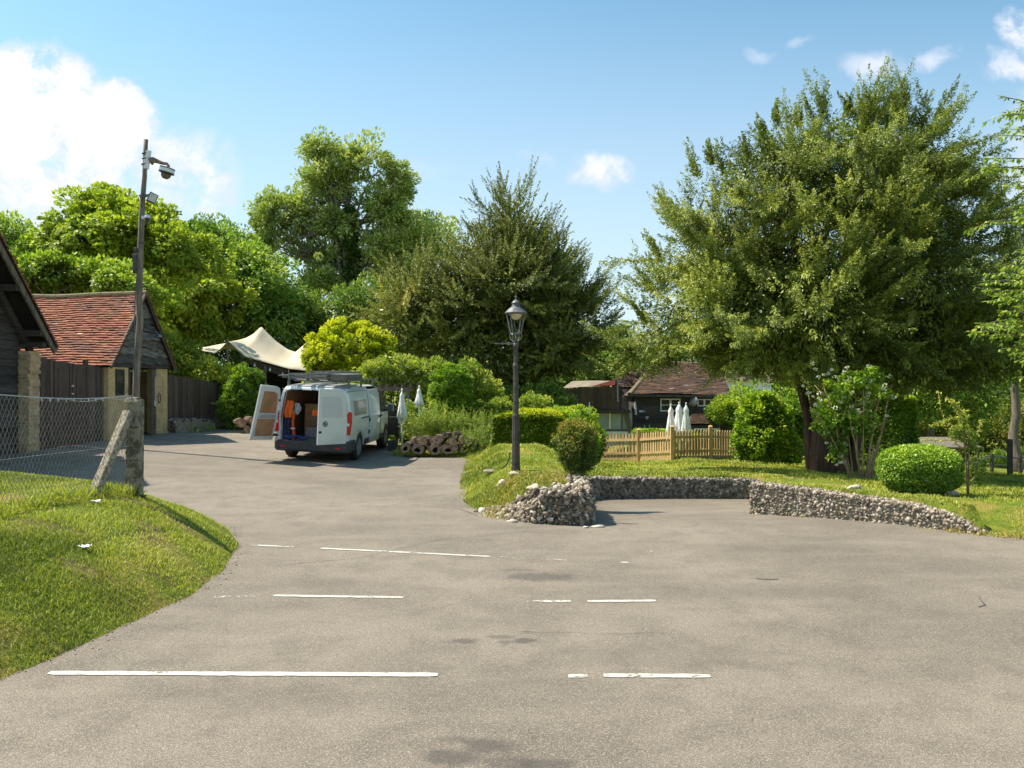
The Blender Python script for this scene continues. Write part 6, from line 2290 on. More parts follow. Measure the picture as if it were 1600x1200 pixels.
# ---------------------------------------------------------------- camera pole
def campole():
    y0 = 20.4       # pushed back along the line of sight; stands in the yard beside the shed
    F = 1.26        # sizes below scaled up about the camera by this factor
    k = y0 / 1250
    Xp = lambda px: (px - 800) * k
    Zp = lambda py: 2 + (600 - py) * k
    b = (Xp(207), y0, gz(Xp(207), y0))
    root = empty('camera_pole', b, 'tall leaning weathered wooden pole behind the concrete fence post', 'pole')
    mb = MB()
    pts = [(207, 760), (211, 680), (213, 600), (214, 560), (219, 500), (217, 470), (219, 400), (221, 350), (223, 310), (226, 275), (227, 240), (228, 218)]
    rr = [F*.072, F*.070, F*.068, F*.066, F*.064, F*.064, F*.062, F*.055, F*.052, F*.045, F*.042, F*.042]
    mb.tube([(Xp(p[0]), y0, max(b[2] - F*.2, Zp(p[1])) if i else b[2] - F*.2) for i, p in enumerate(pts)], rr, n=12)
    mb.build('post', M['pole_wood'], root, smooth=True)
    for py, px in ((240, 227), (248, 227), (257, 226), (306, 222), (458, 217), (380, 220)):
        mb = MB()
        mb.tube([(Xp(px) - F*.055, y0 - F*.03, Zp(py)), (Xp(px) + F*.055, y0 - F*.03, Zp(py))], F*.012, n=5)
        mb.lathe([(F*.062, -F*.012), (F*.066, 0), (F*.062, F*.012)], Xp(px), y0, Zp(py), n=12)
        mb.build('band', M['iron'], root)
    mb = MB()
    mb.tube([(Xp(216), y0 - F*.08, Zp(600)), (Xp(211), y0 - F*.07, Zp(575)), (Xp(213), y0 - F*.07, Zp(520)), (Xp(213), y0 - F*.07, Zp(480)), (Xp(217), y0 - F*.07, Zp(420)), (Xp(220), y0 - F*.06, Zp(360)), (Xp(224), y0 - F*.06, Zp(300))], F*.010, n=5)
    mb.build('cable', M['iron_light'], root)
    mb = MB()
    mb.box(Xp(216) - F*.07, Xp(216) + F*.01, y0 - F*.11, y0 - F*.03, Zp(428), Zp(398))
    mb.box(Xp(217) - F*.06, Xp(217) + F*.0, y0 - F*.09, y0 - F*.03, Zp(395), Zp(388))
    mb.build('junction_box', M['iron'], root, bevel=F*.01)
    # dome camera on bracket
    r2 = empty('dome_camera', (Xp(232), y0, Zp(250)), 'white dome security camera hanging from a swan neck bracket atop the pole', 'security camera')
    mb = MB()
    mb.bar((Xp(229.5), y0 - F*.03, Zp(264)), (Xp(233.5), y0 - F*.03, Zp(236)), F*.10, F*.035, up=(0, 1, 0))
    mb.box(Xp(226), Xp(230), y0 - F*.05, y0 + F*.05, Zp(264), Zp(245))
    mb.build('mounting_plate', M['white_plastic'], r2)
    mb = MB()
    mb.tube([(Xp(235), y0, Zp(252)), (Xp(240), y0, Zp(250)), (Xp(246), y0, Zp(252)), (Xp(254), y0, Zp(255)), (Xp(261), y0, Zp(256)), (Xp(264), y0, Zp(261))], [F*.085, F*.06, F*.042, F*.035, F*.03, F*.03], n=12)
    mb.build('bracket_arm', M['pole_wood'], r2, smooth=True)
    cx, cz = Xp(262), Zp(262)
    T = Matrix.Translation((cx, y0, cz)) @ Matrix.Rotation(R(14), 4, 'Y')
    mb = MB(); mb.M = T
    mb.lathe([(F*.10, F*.005), (F*.135, -F*.005), (F*.145, -F*.03), (F*.148, -F*.085), (F*.142, -F*.105), (F*.06, -F*.11)], 0, 0, 0, n=28)
    mb.build('housing', M['white_plastic'], r2, smooth=False)
    mb = MB(); mb.M = T
    mb.lathe([(F*.150, -F*.096), (F*.152, -F*.115), (F*.105, -F*.122)], 0, 0, 0, n=28)
    mb.lathe([(F*.146, -F*.004), (F*.150, -F*.016), (F*.146, -F*.026)], 0, 0, 0, n=28)
    mb.build('rim', M['iron'], r2)
    mb = MB(); mb.M = T
    mb.lathe([(F*.0, -F*.235), (F*.045, -F*.228), (F*.075, -F*.205), (F*.095, -F*.17), (F*.10, -F*.123)], 0, 0, 0, n=28)
    mb.build('dome', surf('smoked_dome', (.16, .13, .09), (.10, .08, .05), rough=.12), r2, smooth=True)
    # floodlight
    r3 = empty('floodlight', (Xp(228), y0, Zp(307)), 'square black floodlight clamped to the pole below the dome camera', 'floodlight')
    mb = MB()
    mb.bar((Xp(221), y0 - F*.03, Zp(308)), (Xp(236), y0 - F*.06, Zp(306)), F*.035, F*.05)
    mb.build('bracket_arm', M['iron'], r3)
    T = Matrix.Translation((Xp(240.5), y0 - F*.08, Zp(311))) @ Matrix.Rotation(R(-38), 4, 'Z') @ Matrix.Rotation(R(28), 4, 'Y') @ Matrix.Rotation(R(35), 4, 'X')
    T = Matrix.Translation((Xp(241), y0 - F*.08, Zp(311))) @ Matrix.Rotation(R(35), 4, 'Z') @ Matrix.Rotation(R(22), 4, 'Y')
    mb = MB(); mb.M = T
    mb.box(-F*.085, F*.085, -F*.03, F*.05, -F*.10, F*.10)
    mb.box(-F*.06, F*.06, F*.05, F*.09, -F*.07, F*.07)
    mb.build('housing', M['iron'], r3, bevel=F*.006)
    mb = MB(); mb.M = T
    mb.box(-F*.068, F*.068, -F*.036, -F*.031, -F*.082, F*.082)
    mb.build('lens', surf('diffusing_glass', (.55, .56, .52), (.45, .46, .43), rough=.2), r3)
    # second small camera
    r4 = empty('security_camera', (Xp(229), y0, Zp(340)), 'small white and black camera low on the wooden pole', 'security camera')
    mb = MB()
    mb.lathe([(F*.0, F*.055), (F*.045, F*.045), (F*.06, F*.01), (F*.06, -F*.02)], Xp(232), y0 - F*.05, Zp(340), n=14)
    mb.box(Xp(223), Xp(229), y0 - F*.06, y0 - F*.03, Zp(343), Zp(338))
    mb.build('housing', M['white_plastic'], r4, smooth=False)
    mb = MB()
    mb.lathe([(F*.05, -F*.021), (F*.05, -F*.05), (F*.03, -F*.09), (F*.0, -F*.13)], Xp(232), y0 - F*.05, Zp(340), n=14)
    mb.build('lens', M['iron'], r4)


campole()


# ---------------------------------------------------------------- chain link fence on the bank
def chainlink():
    A = Vector((-4.62, 9.75, 0))
    d = Vector((-.15, -.989, 0)).normalized()
    L = 6.0
    H = 1.22
    zA = gz(A.x, A.y)
    root = empty('chain_link_fence', (A.x, A.y, zA), 'sagging grey chain link fence with concrete end post on the grass bank', 'fence')
    top = lambda s: (-.02 * math.sin(s / 1.5 * math.pi) if s < 1.5 else (s - 1.5) * .07 if s < 3 else .105)
    N = Vector((d.y, -d.x, 0))
    n = int(L / .056)
    vs, fs = [], []
    pitch = .056
    rows = int(H / pitch)
    mb = MB()
    r = .0021
    def zg(s):
        p = A + d * s
        return gz(p.x, p.y)
    zgc = [zg(i * pitch * .5) for i in range(int(L / pitch * 2) + 4 * rows)]
    V, F = [], []
    # zigzag wires: woven, running as diagonals
    for dirn in (1, -1):
        for i in range(-rows, n + rows):
            pts = []
            for j in range(rows + 1):
                s = (i + dirn * j * .5 * 2 * .5) * pitch + (0 if dirn == 1 else 0)
                if s < .04 or s > L: continue
                f = j / rows
                zb_ = zgc[min(len(zgc) - 1, int(s / (pitch * .5)))] + .02
                zt_ = zA + H + top(s)
                z = zb_ + (zt_ - zb_) * f
                bow = .03 * math.sin(s * 1.7) * math.sin(f * 3.14) + dirn * r * (1 if j % 2 else -1)
                p = A + d * s + N * bow
                pts.append((p.x, p.y, z))
            if len(pts) < 2: continue
            for a, b in zip(pts[:-1], pts[1:]):
                a, b = Vector(a), Vector(b)
                dd = (b - a).normalized()
                u = N
                w_ = dd.cross(u).normalized()
                base = len(V)
                for p in (a, b):
                    for k in range(3):
                        an = 2.094 * k
                        q = p + u * (math.cos(an) * r) + w_ * (math.sin(an) * r)
                        V.append(tuple(q))
                for k in range(3):
                    k2 = (k + 1) % 3
                    F.append((base + k, base + k2, base + 3 + k2, base + 3 + k))
    np_mesh('wire_mesh', V, F, M['galv'], parent=root, origin=tuple(root.location))
    mb = MB()
    pts = [(A + d * s + Vector((0, 0, zA + H + top(s) + .008))) for s in np.linspace(.03, L, 40)]
    mb.tube(pts, .0065, n=6)
    pts = [(A + d * s + Vector((0, 0, zA + H + top(s) - .012 - .012 * math.sin(s * 9)))) for s in np.linspace(.03, 1.3, 26)]
    mb.tube(pts, .003, n=5)
    mb.tube([A + d * s + Vector((0, 0, zA + .62 + .02 * math.sin(s))) for s in np.linspace(.03, L, 20)], .0022, n=4)
    rg = random.Random(2)
    for i in range(9):
        s = .55 + i * .12
        p = A + d * s + Vector((0, 0, zA + H + top(s)))
        mb.tube([p + Vector((0, 0, .012)), p + N * .01 + Vector((0, 0, -.015)), p + Vector((0, 0, -.03))], .006, n=5)
    mb.build('top_wire', M['galv_light'], root)
    # end post and raking strut
    mb = MB()
    mb.bar(A + Vector((0, .02, zA - .15)), A + Vector((.025, .02, zA + 1.18)), .17, .17, up=(0, 1, 0), w2=.15, h2=.15)
    mb.bar(A + Vector((.0, .02, zA + 1.14)), A + Vector((.0, .02, zA + 1.21)), .19, .18, up=(0, 1, 0), w2=.12, h2=.12)
    mb.build('post', M['concrete'], root, bevel=.012)
    mb = MB()
    p1 = A + d * .05 + Vector((-.02, 0, zA + 1.03))
    p0 = A + d * .72 + Vector((-.05, 0, zg(.75) - .08))
    mb.bar(p0, p1, .10, .10)
    mb.build('strut', M['concrete_pale'], root, bevel=.01)
    for z in (.45, .85):
        mb = MB()
        mb.bar(A + Vector((-.10, -.10, zA + z)), A + Vector((.12, -.09, zA + z)), .012, .012)
        mb.build('bolt', M['iron'], root)
    mb = MB()
    mb.bar(A + Vector((.05, -.02, zA + .0)), A + Vector((.16, -.02, zA + .0)), .04, .04)
    mb.build('bolt', M['iron'], root)


chainlink()


# ---------------------------------------------------------------- picket fence
def picket():
    path = [(2.9, 27.2), (4.15, 26.2), (4.97, 24.8), (6.35, 25.6), (7.85, 26.6)]
    # post tops read off the photograph: heights along the run
    root = empty('picket_fence', (5.0, 25.5, gz(5, 25.5)), 'new golden timber picket fence with square posts below the pub', 'fence')
    rails, pick, post = MB(), [], MB()
    H = 1.0
    zline = {0: gz(2.9, 27.2), 1: gz(4.15, 26.2), 2: gz(4.97, 24.8), 3: gz(6.35, 25.6), 4: gz(7.85, 26.6)}
    zs = [zline[i] for i in range(5)]
    rg = random.Random(8)
    for i in range(4):
        a, b = Vector((*path[i], zs[i])), Vector((*path[i + 1], zs[i + 1]))
        L = (b - a).length
        d = (b - a).normalized()
        nn_ = Vector((d.y, -d.x, 0)).normalized()
        for z in (.22, .66):
            rails.bar(a + Vector((0, 0, z + .05)), b + Vector((0, 0, z + .05)), .04, .075, rnd=rg.random())
        rails.bar(a + Vector((0, 0, .05)), b + Vector((0, 0, .05)), .03, .14, rnd=.3)
        n = int(L / .115)
        p_ = MB()
        for k in range(1, n):
            c = a.lerp(b, k / n) - nn_ * .035
            w_ = d * .034
            t_ = nn_ * .018
            h = H * .94 + rg.uniform(-.015, .015)
            prof = [(-1, .12), (1, .12), (1, h - .05), (0, h), (-1, h - .05)]
            vs = [tuple(c + w_ * u + Vector((0, 0, z)) + t_) for u, z in prof] + [tuple(c + w_ * u + Vector((0, 0, z)) - t_ * .1) for u, z in prof]
            fs = [(0, 1, 2, 3, 4), (9, 8, 7, 6, 5)] + [(j, j + 5, (j + 1) % 5 + 5, (j + 1) % 5) for j in range(5)]
            p_.add(vs, fs, rg.random())
        p_.build('picket_panel', M['new_timber'], root)
    rails.build('rail', M['new_timber'], root)
    for i in range(5):
        post = MB()
        x, y = path[i]
        z = zs[i]
        post.box(x - .055, x + .055, y - .055, y + .055, z - .2, z + 1.04, rnd=.55)
        post.add([(x - .065, y - .065, z + 1.04), (x + .065, y - .065, z + 1.04), (x + .065, y + .065, z + 1.04), (x - .065, y + .065, z + 1.04), (x, y, z + 1.09)],
                 [(0, 3, 2, 1), (0, 1, 4), (1, 2, 4), (2, 3, 4), (3, 0, 4)], .8)
        post.build('post', M['new_timber'], root)


picket()


# small posts
def stub(px, py, y, h, w, label, mat):
    x = at(px, 600, y)[0]
    z = gz(x, y)
    mb = MB()
    mb.bar((x, y, z - .1), (x + .01, y, z + h), w, w, up=(0, 1, 0))
    o = mb.build('wooden_post', mat, None, origin=(x, y, z), bevel=.008)
    tag(o, label, 'post')


stub(1190, 750, 15.3, .22, .09, 'short square timber stub on the lawn corner by the lane', M['pole_wood'])


def right_fence():
    y0 = 21.0
    Xp = lambda px: (px - 800) / 1250 * y0
    root = empty('rail_fence', (Xp(1577), y0, gz(Xp(1577), y0)), 'low dark post and rail fence at the far right of the lawn', 'fence')
    mb = MB()
    x = Xp(1578)
    z = gz(x, y0)
    mb.box(x - .05, x + .05, y0 - .05, y0 + .05, z - .1, z + .98)
    mb.build('post', M['black_board'], root)
    for px in (1550, 1594, 1640):
        mb = MB()
        x = (px - 800) / 1250 * 23
        z = gz(x, 23)
        mb.box(x - .035, x + .035, 23 - .035, 23 + .035, z - .1, z + .55)
        mb.build('post', M['iron'], root)
    mb = MB()
    x0_, x1_ = (1545 - 800) / 1250 * 23, (1660 - 800) / 1250 * 23
    mb.bar((x0_, 23, gz(x0_, 23) + .48), (x1_, 23, gz(x1_, 23) + .46), .03, .04)
    mb.bar((x0_, 23, gz(x0_, 23) + .25), (x1_, 23, gz(x1_, 23) + .23), .02, .03)
    mb.bar((x0_, 23, gz(x0_, 23) + .48), (x0_ - .45, 23.5, gz(x0_, 23) + .1), .04, .05)
    mb.build('rail', M['iron_light'], root)


right_fence()


def shelter():
    y0 = 26.0
    Xp = lambda px: (px - 800) / 1250 * y0
    Zp = lambda py: 2 + (600 - py) / 1250 * y0
    root = empty('timber_shelter', (Xp(1500), y0 + .8, Zp(745)), 'low dark open timber shelter behind the sapling', 'shelter')
    for px in (1524, 1462):
        mb = MB()
        mb.box(Xp(px) - .08, Xp(px) + .08, y0 - .08, y0 + .08, Zp(750), Zp(700))
        mb.build('post', M['bark_grey'], root)
    mb = MB()
    mb.add([(Xp(1452), y0 - .2, Zp(701)), (Xp(1532), y0 - .2, Zp(701)), (Xp(1532), y0 + 2, Zp(692)), (Xp(1452), y0 + 2, Zp(692)), (Xp(1452), y0 - .2, Zp(698)), (Xp(1532), y0 - .2, Zp(698)), (Xp(1532), y0 + 2, Zp(689)), (Xp(1452), y0 + 2, Zp(689))],
           [(0, 3, 2, 1), (4, 5, 6, 7), (0, 1, 5, 4), (1, 2, 6, 5), (2, 3, 7, 6), (3, 0, 4, 7)])
    mb.build('roof', M['old_timber'], root)
    mb = MB()
    mb.box(Xp(1456), Xp(1528), y0 + 1.9, y0 + 2, Zp(752), Zp(694))
    mb.build('wall', M['black_board'], root)


shelter()


# ---------------------------------------------------------------- pergola, parasols, furniture beyond the van
def pergola():
    y0 = 25.6
    Xp = lambda px: (px - 800) / 1250 * y0
    Zp = lambda py: 2 + (600 - py) / 1250 * y0
    root = empty('pergola', (Xp(638), y0, gz(Xp(638), y0)), 'weathered timber pergola carrying the rambling rose', 'pergola')
    for px, y in ((638, y0), (595, y0 + 1), (600, y0 + 3.2), (650, y0 + 3)):
        mb = MB()
        x = (px - 800) / 1250 * y
        mb.box(x - .06, x + .06, y - .06, y + .06, gz(x, y) - .1, Zp(611))
        mb.build('post', M['old_timber'], root)
    mb = MB()
    mb.box(Xp(590), Xp(646), y0 - .07, y0 + .03, Zp(611), Zp(605))
    mb.box(Xp(590), Xp(646), y0 + 2.9, y0 + 3.0, Zp(611), Zp(605))
    for px in (594, 606, 618, 630, 642):
        mb.box(Xp(px) - .03, Xp(px) + .03, y0 - .3, y0 + 3.3, Zp(605) + .003, Zp(601))
    mb.build('beam', M['old_timber'], root)


pergola()


def parasol(px, y, top_py, bot_py, wpx, label, seed, base_py=None, group='closed white parasols'):
    x = at(px, 600, y)[0]
    k = y / 1250
    zt, zb_ = 2 + (600 - top_py) * k, 2 + (600 - bot_py) * k
    zg = gz(x, y) if base_py is None else 2 + (600 - base_py) * k
    root = empty('parasol', (x, y, zg), label, 'parasol', group)
    r = wpx * k / 2
    n = 32
    mb = MB()
    vs, fs = [], []
    prof = [(1.0, .92), (.9, 1.0), (.6, .80), (.36, .62), (.25, .50), (.18, .52), (.08, .40), (.03, .22), (.0, .06)]
    prof = [(h, w) for h, w in prof]
    rg = random.Random(seed)
    ph = rg.uniform(0, 6)
    for (h, w_) in [(0.0, .78), (.08, .98), (.3, .86), (.55, .66), (.74, .46), (.80, .52), (.86, .50), (.92, .30), (.985, .08)]:
        z = zb_ + (zt - zb_) * h
        for i in range(n):
            t = 6.2832 * i / n
            fold = 1 + .30 * (1 - h) * math.sin(8 * t + ph + 2 * h) + .10 * math.sin(3 * t + ph)
            rr = r * w_ * fold
            zz = z + (0 if h > .05 else .10 * (zt - zb_) * math.sin(4 * t + ph))
            vs.append((x + math.cos(t) * rr, y + math.sin(t) * rr, zz))
    m = 9
    for i in range(m - 1):
        for q in range(n):
            q2 = (q + 1) % n
            fs.append((i * n + q, i * n + q2, (i + 1) * n + q2, (i + 1) * n + q))
    fs.append(tuple(range((m - 1) * n, m * n)))
    mb.add(vs, fs)
    mb.build('canopy', M['parasol'], root, smooth=True)
    mb = MB()
    mb.tube([(x, y, zg), (x, y, zt + .03)], .022, n=8)
    mb.lathe([(.0, .0), (.02, .01), (.03, .04), (.0, .07)], x, y, zt + .01, n=8)
    mb.build('pole', M['white'], root)


parasol(628, 23.5, 611, 657, 14, 'closed white parasol beside the pergola post, nearer the van', 1)
parasol(655, 23.9, 606, 633, 12, 'closed white parasol showing only its top above the rose bushes', 2)
parasol(1048, 29.4, 634, 684, 15, 'left one of three bunched closed white parasols in front of the pub', 3)
parasol(1061, 29.8, 631, 685, 20, 'middle and tallest of three bunched closed white parasols', 4)
parasol(1072, 29.1, 632, 684, 15, 'right one of three bunched closed white parasols in front of the pub', 5)
parasol(921, 33.0, 631, 680, 13, 'closed white parasol peeping over the hedge in front of the milky glazing', 6)


def rattan_chair(px, y, rot, label):
    x = at(px, 600, y)[0]
    root = empty('rattan_chair', (x, y, gz(x, y)), label, 'chair', 'rattan chairs in the garden behind the van', (0, 0, rot))
    mb = MB(); mb.box(-.27, .27, -.25, .25, .40, .46); mb.build('seat', M['rattan'], root, local=True, bevel=.01)
    mb = MB()
    mb.bar((0, .25, .44), (0, .33, .95), .50, .04, up=(0, 1, 0))
    mb.build('backrest', M['rattan'], root, local=True)
    for sx in (-1, 1):
        for sy in (-1, 1):
            mb = MB(); mb.box(sx * .24 - .02, sx * .24 + .02, sy * .22 - .02, sy * .22 + .02, 0, .398); mb.build('leg', M['rattan'], root, local=True)
        mb = MB(); mb.box(sx * .27 - .025, sx * .27 + .025, -.24, .24, .62, .66); mb.box(sx * .27 - .02, sx * .27 + .02, -.24, -.20, .465, .618)
        mb.build('armrest', M['rattan'], root, local=True)


rattan_chair(608, 24.6, math.pi + .2, 'dark rattan chair nearest the van, seen from behind')
rattan_chair(622, 26.0, .9, 'second dark rattan chair, side on behind the first')


def garden_table():
    y = 25.6
    x = at(631, 600, y)[0]
    z = gz(x, y)
    root = empty('garden_table', (x, y, z), 'round stone pedestal garden table by the pergola post', 'table')
    mb = MB(); mb.lathe([(.0, .70), (.38, .70), (.40, .72), (.40, .74), (.0, .75)], 0, 0, 0, n=24); mb.build('tabletop', M['slate'], root, local=True)
    mb = MB(); mb.lathe([(.20, .0), (.20, .08), (.12, .15), (.13, .55), (.20, .69)], 0, 0, 0, n=14); mb.build('pedestal', M['concrete_pale'], root, local=True)


garden_table()


def planter():
    y = 23.2
    x = at(613, 600, y)[0]
    z = gz(x, y)
    mb = MB()
    vs = []
    for (w_, zz) in ((.10, z - .02), (.13, z + .34)):
        vs += [(x - w_, y - w_, zz), (x + w_, y - w_, zz), (x + w_, y + w_, zz), (x - w_, y + w_, zz)]
    for (w_, zz) in ((.11, z + .341), (.10, z + .28)):
        vs += [(x - w_, y - w_, zz), (x + w_, y - w_, zz), (x + w_, y + w_, zz), (x - w_, y + w_, zz)]
    mb.add(vs, [(0, 3, 2, 1), (0, 1, 5, 4), (1, 2, 6, 5), (2, 3, 7, 6), (3, 0, 4, 7), (4, 5, 9, 8), (5, 6, 10, 9), (6, 7, 11, 10), (7, 4, 8, 11), (8, 9, 13, 12), (9, 10, 14, 13), (10, 11, 15, 14), (11, 8, 12, 15), (12, 13, 14, 15)])
    o = mb.build('planter', M['rattan'], None, origin=(x, y, z))
    tag(o, 'small dark square pot standing on the grass right of the van', 'pot')


planter()


# ---------------------------------------------------------------- logs
def log(loc, r, L, ang, tilt, label, group, hollow=0.0, ov=1.0, seed=0, end_mat='log_end', base=None):
    """a log as bark body with end faces; axis points roughly at the viewer"""
    rg = random.Random(seed)
    root = empty('log', loc, label, 'log', group, (tilt, 0, ang))
    n = 18
    wob = [1 + rg.uniform(-.10, .10) + .12 * math.sin(2 * 6.28 * k / n + seed) for k in range(n)]
    sx = ov
    hollow *= .8
    def ring(y, rr):
        return [(math.cos(6.2832 * k / n) * rr * wob[k] * sx, y + rg.uniform(-.004, .004), math.sin(6.2832 * k / n) * rr * wob[k]) for k in range(n)]
    mb = MB()
    vs = []
    for yy_, s in ((-L / 2, 1.0), (-L / 2 + .05, 1.03), (0, .99), (L / 2 - .05, 1.02), (L / 2, .98)):
        vs += ring(yy_, r * s)
    fs = []
    for i in range(4):
        for k in range(n):
            k2 = (k + 1) % n
            fs.append((i * n + k, i * n + k2, (i + 1) * n + k2, (i + 1) * n + k))
    fs.append(tuple(range(4 * n, 5 * n)))
    mb.add(vs, fs)
    mb.build('bark', M['log_bark'], root, local=True, smooth=False)
    mb = MB()
    # end face, hollow ones have a dark hole going in
    a = ring(-L / 2 - .001, r * .93)
    if hollow > 0:
        b = [(p[0] * hollow, -L / 2 - .001, p[2] * hollow - r * .12) for p in a]
        c = [(p[0] * hollow * .9, -L / 2 + .25, p[2] * hollow * .9 - r * .12) for p in a]
        mb.add(a + b, [(k, (k + 1) % n, n + (k + 1) % n, n + k) for k in range(n)])
        mb.build('cut_end', M[end_mat], root, local=True)
        mb = MB()
        mb.add(b + c, [(k, (k + 1) % n, n + (k + 1) % n, n + k) for k in range(n)] + [tuple(range(n, 2 * n))])
        mb.build('hollow', M['bark_dark'], root, local=True)
    else:
        mid = [(p[0] * .5, p[1] - .004, p[2] * .5) for p in a]
        mb.add(a + mid, [(k, (k + 1) % n, n + (k + 1) % n, n + k) for k in range(n)] + [tuple(range(n, 2 * n))])
        mb.build('cut_end', M[end_mat], root, local=True)


def logs2():
    y0 = 21.7
    k = y0 / 1250
    g_ = 'old hollow logs heaped along the asphalt edge'
    spec = [  # px, py, r(px), ov, hollow, tilt, label
        (635, 699, 8.5, 1.0, .55, 'leftmost hollow log at the foot of the long heap'),
        (648, 690, 8, .8, .0, 'pale log leaning on the leftmost hollow log'),
        (655, 701, 8, 1.2, .62, 'second hollow log from the left in the bottom row'),
        (663, 688, 7.5, 1.3, .0, 'dark weathered log on top left of the long heap'),
        (669, 696, 3.2, 1, .0, 'thin log end wedged between bottom row logs'),
        (679, 701, 8.5, 1.2, .60, 'third hollow log from the left in the bottom row'),
        (685, 687, 8, 1.45, .15, 'widest pale ended log in the top row'),
        (698, 680, 4.8, 1.05, .35, 'small round log perched on top of the heap'),
        (699, 701, 8.5, 1.35, .55, 'fourth hollow log from the left in the bottom row'),
        (707, 690, 6.5, 1.0, .0, 'log in the top row below the round perched one'),
        (714, 680, 5.5, .9, .0, 'bleached log end sticking up at the heap top'),
        (713, 698, 5, 1, .0, 'small log between the last two big bottom logs'),
        (721, 687, 6.5, 1.1, .0, 'purplish brown log high on the right of the heap'),
        (727, 701, 8.5, 1.45, .5, 'large arched hollow log at the right of the bottom row'),
        (735, 689, 5.5, 1.2, .0, 'pale log on top near the right end of the heap'),
        (741, 697, 6, .7, .0, 'rightmost log, standing against the end of the heap')]
    for i, (px, py, r, ov, h, lb) in enumerate(spec):
        x = (px - 800) * k
        z = 2 + (600 - py) * k
        log((x, y0 + .1 * math.sin(i * 2.1), z), r * k, .45, .25 * math.sin(i * 1.7), 0, lb, g_, h, ov, seed=i, end_mat='log_end_grey' if i % 3 else 'log_end')
    y0 = 28.0
    k = y0 / 1250
    g_ = 'fresh cut logs stacked behind the open van door'
    for i, (px, py, r, lb) in enumerate([(375, 661, 8, 'big pale log on the left of the fresh stack'), (390, 658, 7, 'log on the top right of the fresh stack'), (385, 673, 8, 'log at the bottom middle of the fresh stack'), (399, 672, 7.5, 'log at the bottom right of the fresh stack, by the van door'),
                                         (402, 658, 6.5, 'upper log half hidden by the open van door'), (416, 670, 8, 'log behind the open van door')]):
        log(((px - 800) * k, y0 + .06 * i, 2 + (600 - py) * k), r * k, .5, .5 + .2 * math.sin(i * 2), 0, lb, g_, 0, 1.0, seed=40 + i, end_mat='log_end')


logs2()

# ---------------------------------------------------------------- the pub
def casement(root, y, x0, x1, z0, z1, cols, rows, name='window', fr=.06):
    mb = MB()
    mb.box(x0 + .01, x1 - .01, y - .012, y - .004, z0 + .01, z1 - .01)
    wnd = mb.build(name, M['dark_glass'], root)
    mb = MB()
    mb.box(x0 - fr, x1 + fr, y - .06, y - .013, z1, z1 + fr)
    mb.box(x0 - fr, x1 + fr, y - .08, y - .013, z0 - fr, z0)
    mb.box(x0 - fr, x0, y - .06, y - .013, z0, z1)
    mb.box(x1, x1 + fr, y - .06, y - .013, z0, z1)
    for c in range(1, cols):
        xx = x0 + (x1 - x0) * c / cols
        mb.box(xx - fr * .75, xx + fr * .75, y - .055, y - .014, z0, z1)
    for r_ in range(1, rows):
        zz = z0 + (z1 - z0) * r_ / rows
        for c in range(cols):
            a = x0 + (x1 - x0) * c / cols + (fr * .76 if c else 0)
            b = x0 + (x1 - x0) * (c + 1) / cols - (fr * .76 if c < cols - 1 else 0)
            mb.box(a, b, y - .05, y - .015, zz - fr * .3, zz + fr * .3)
    mb.build('frame', M['white'], wnd, origin=root.location)
    return wnd


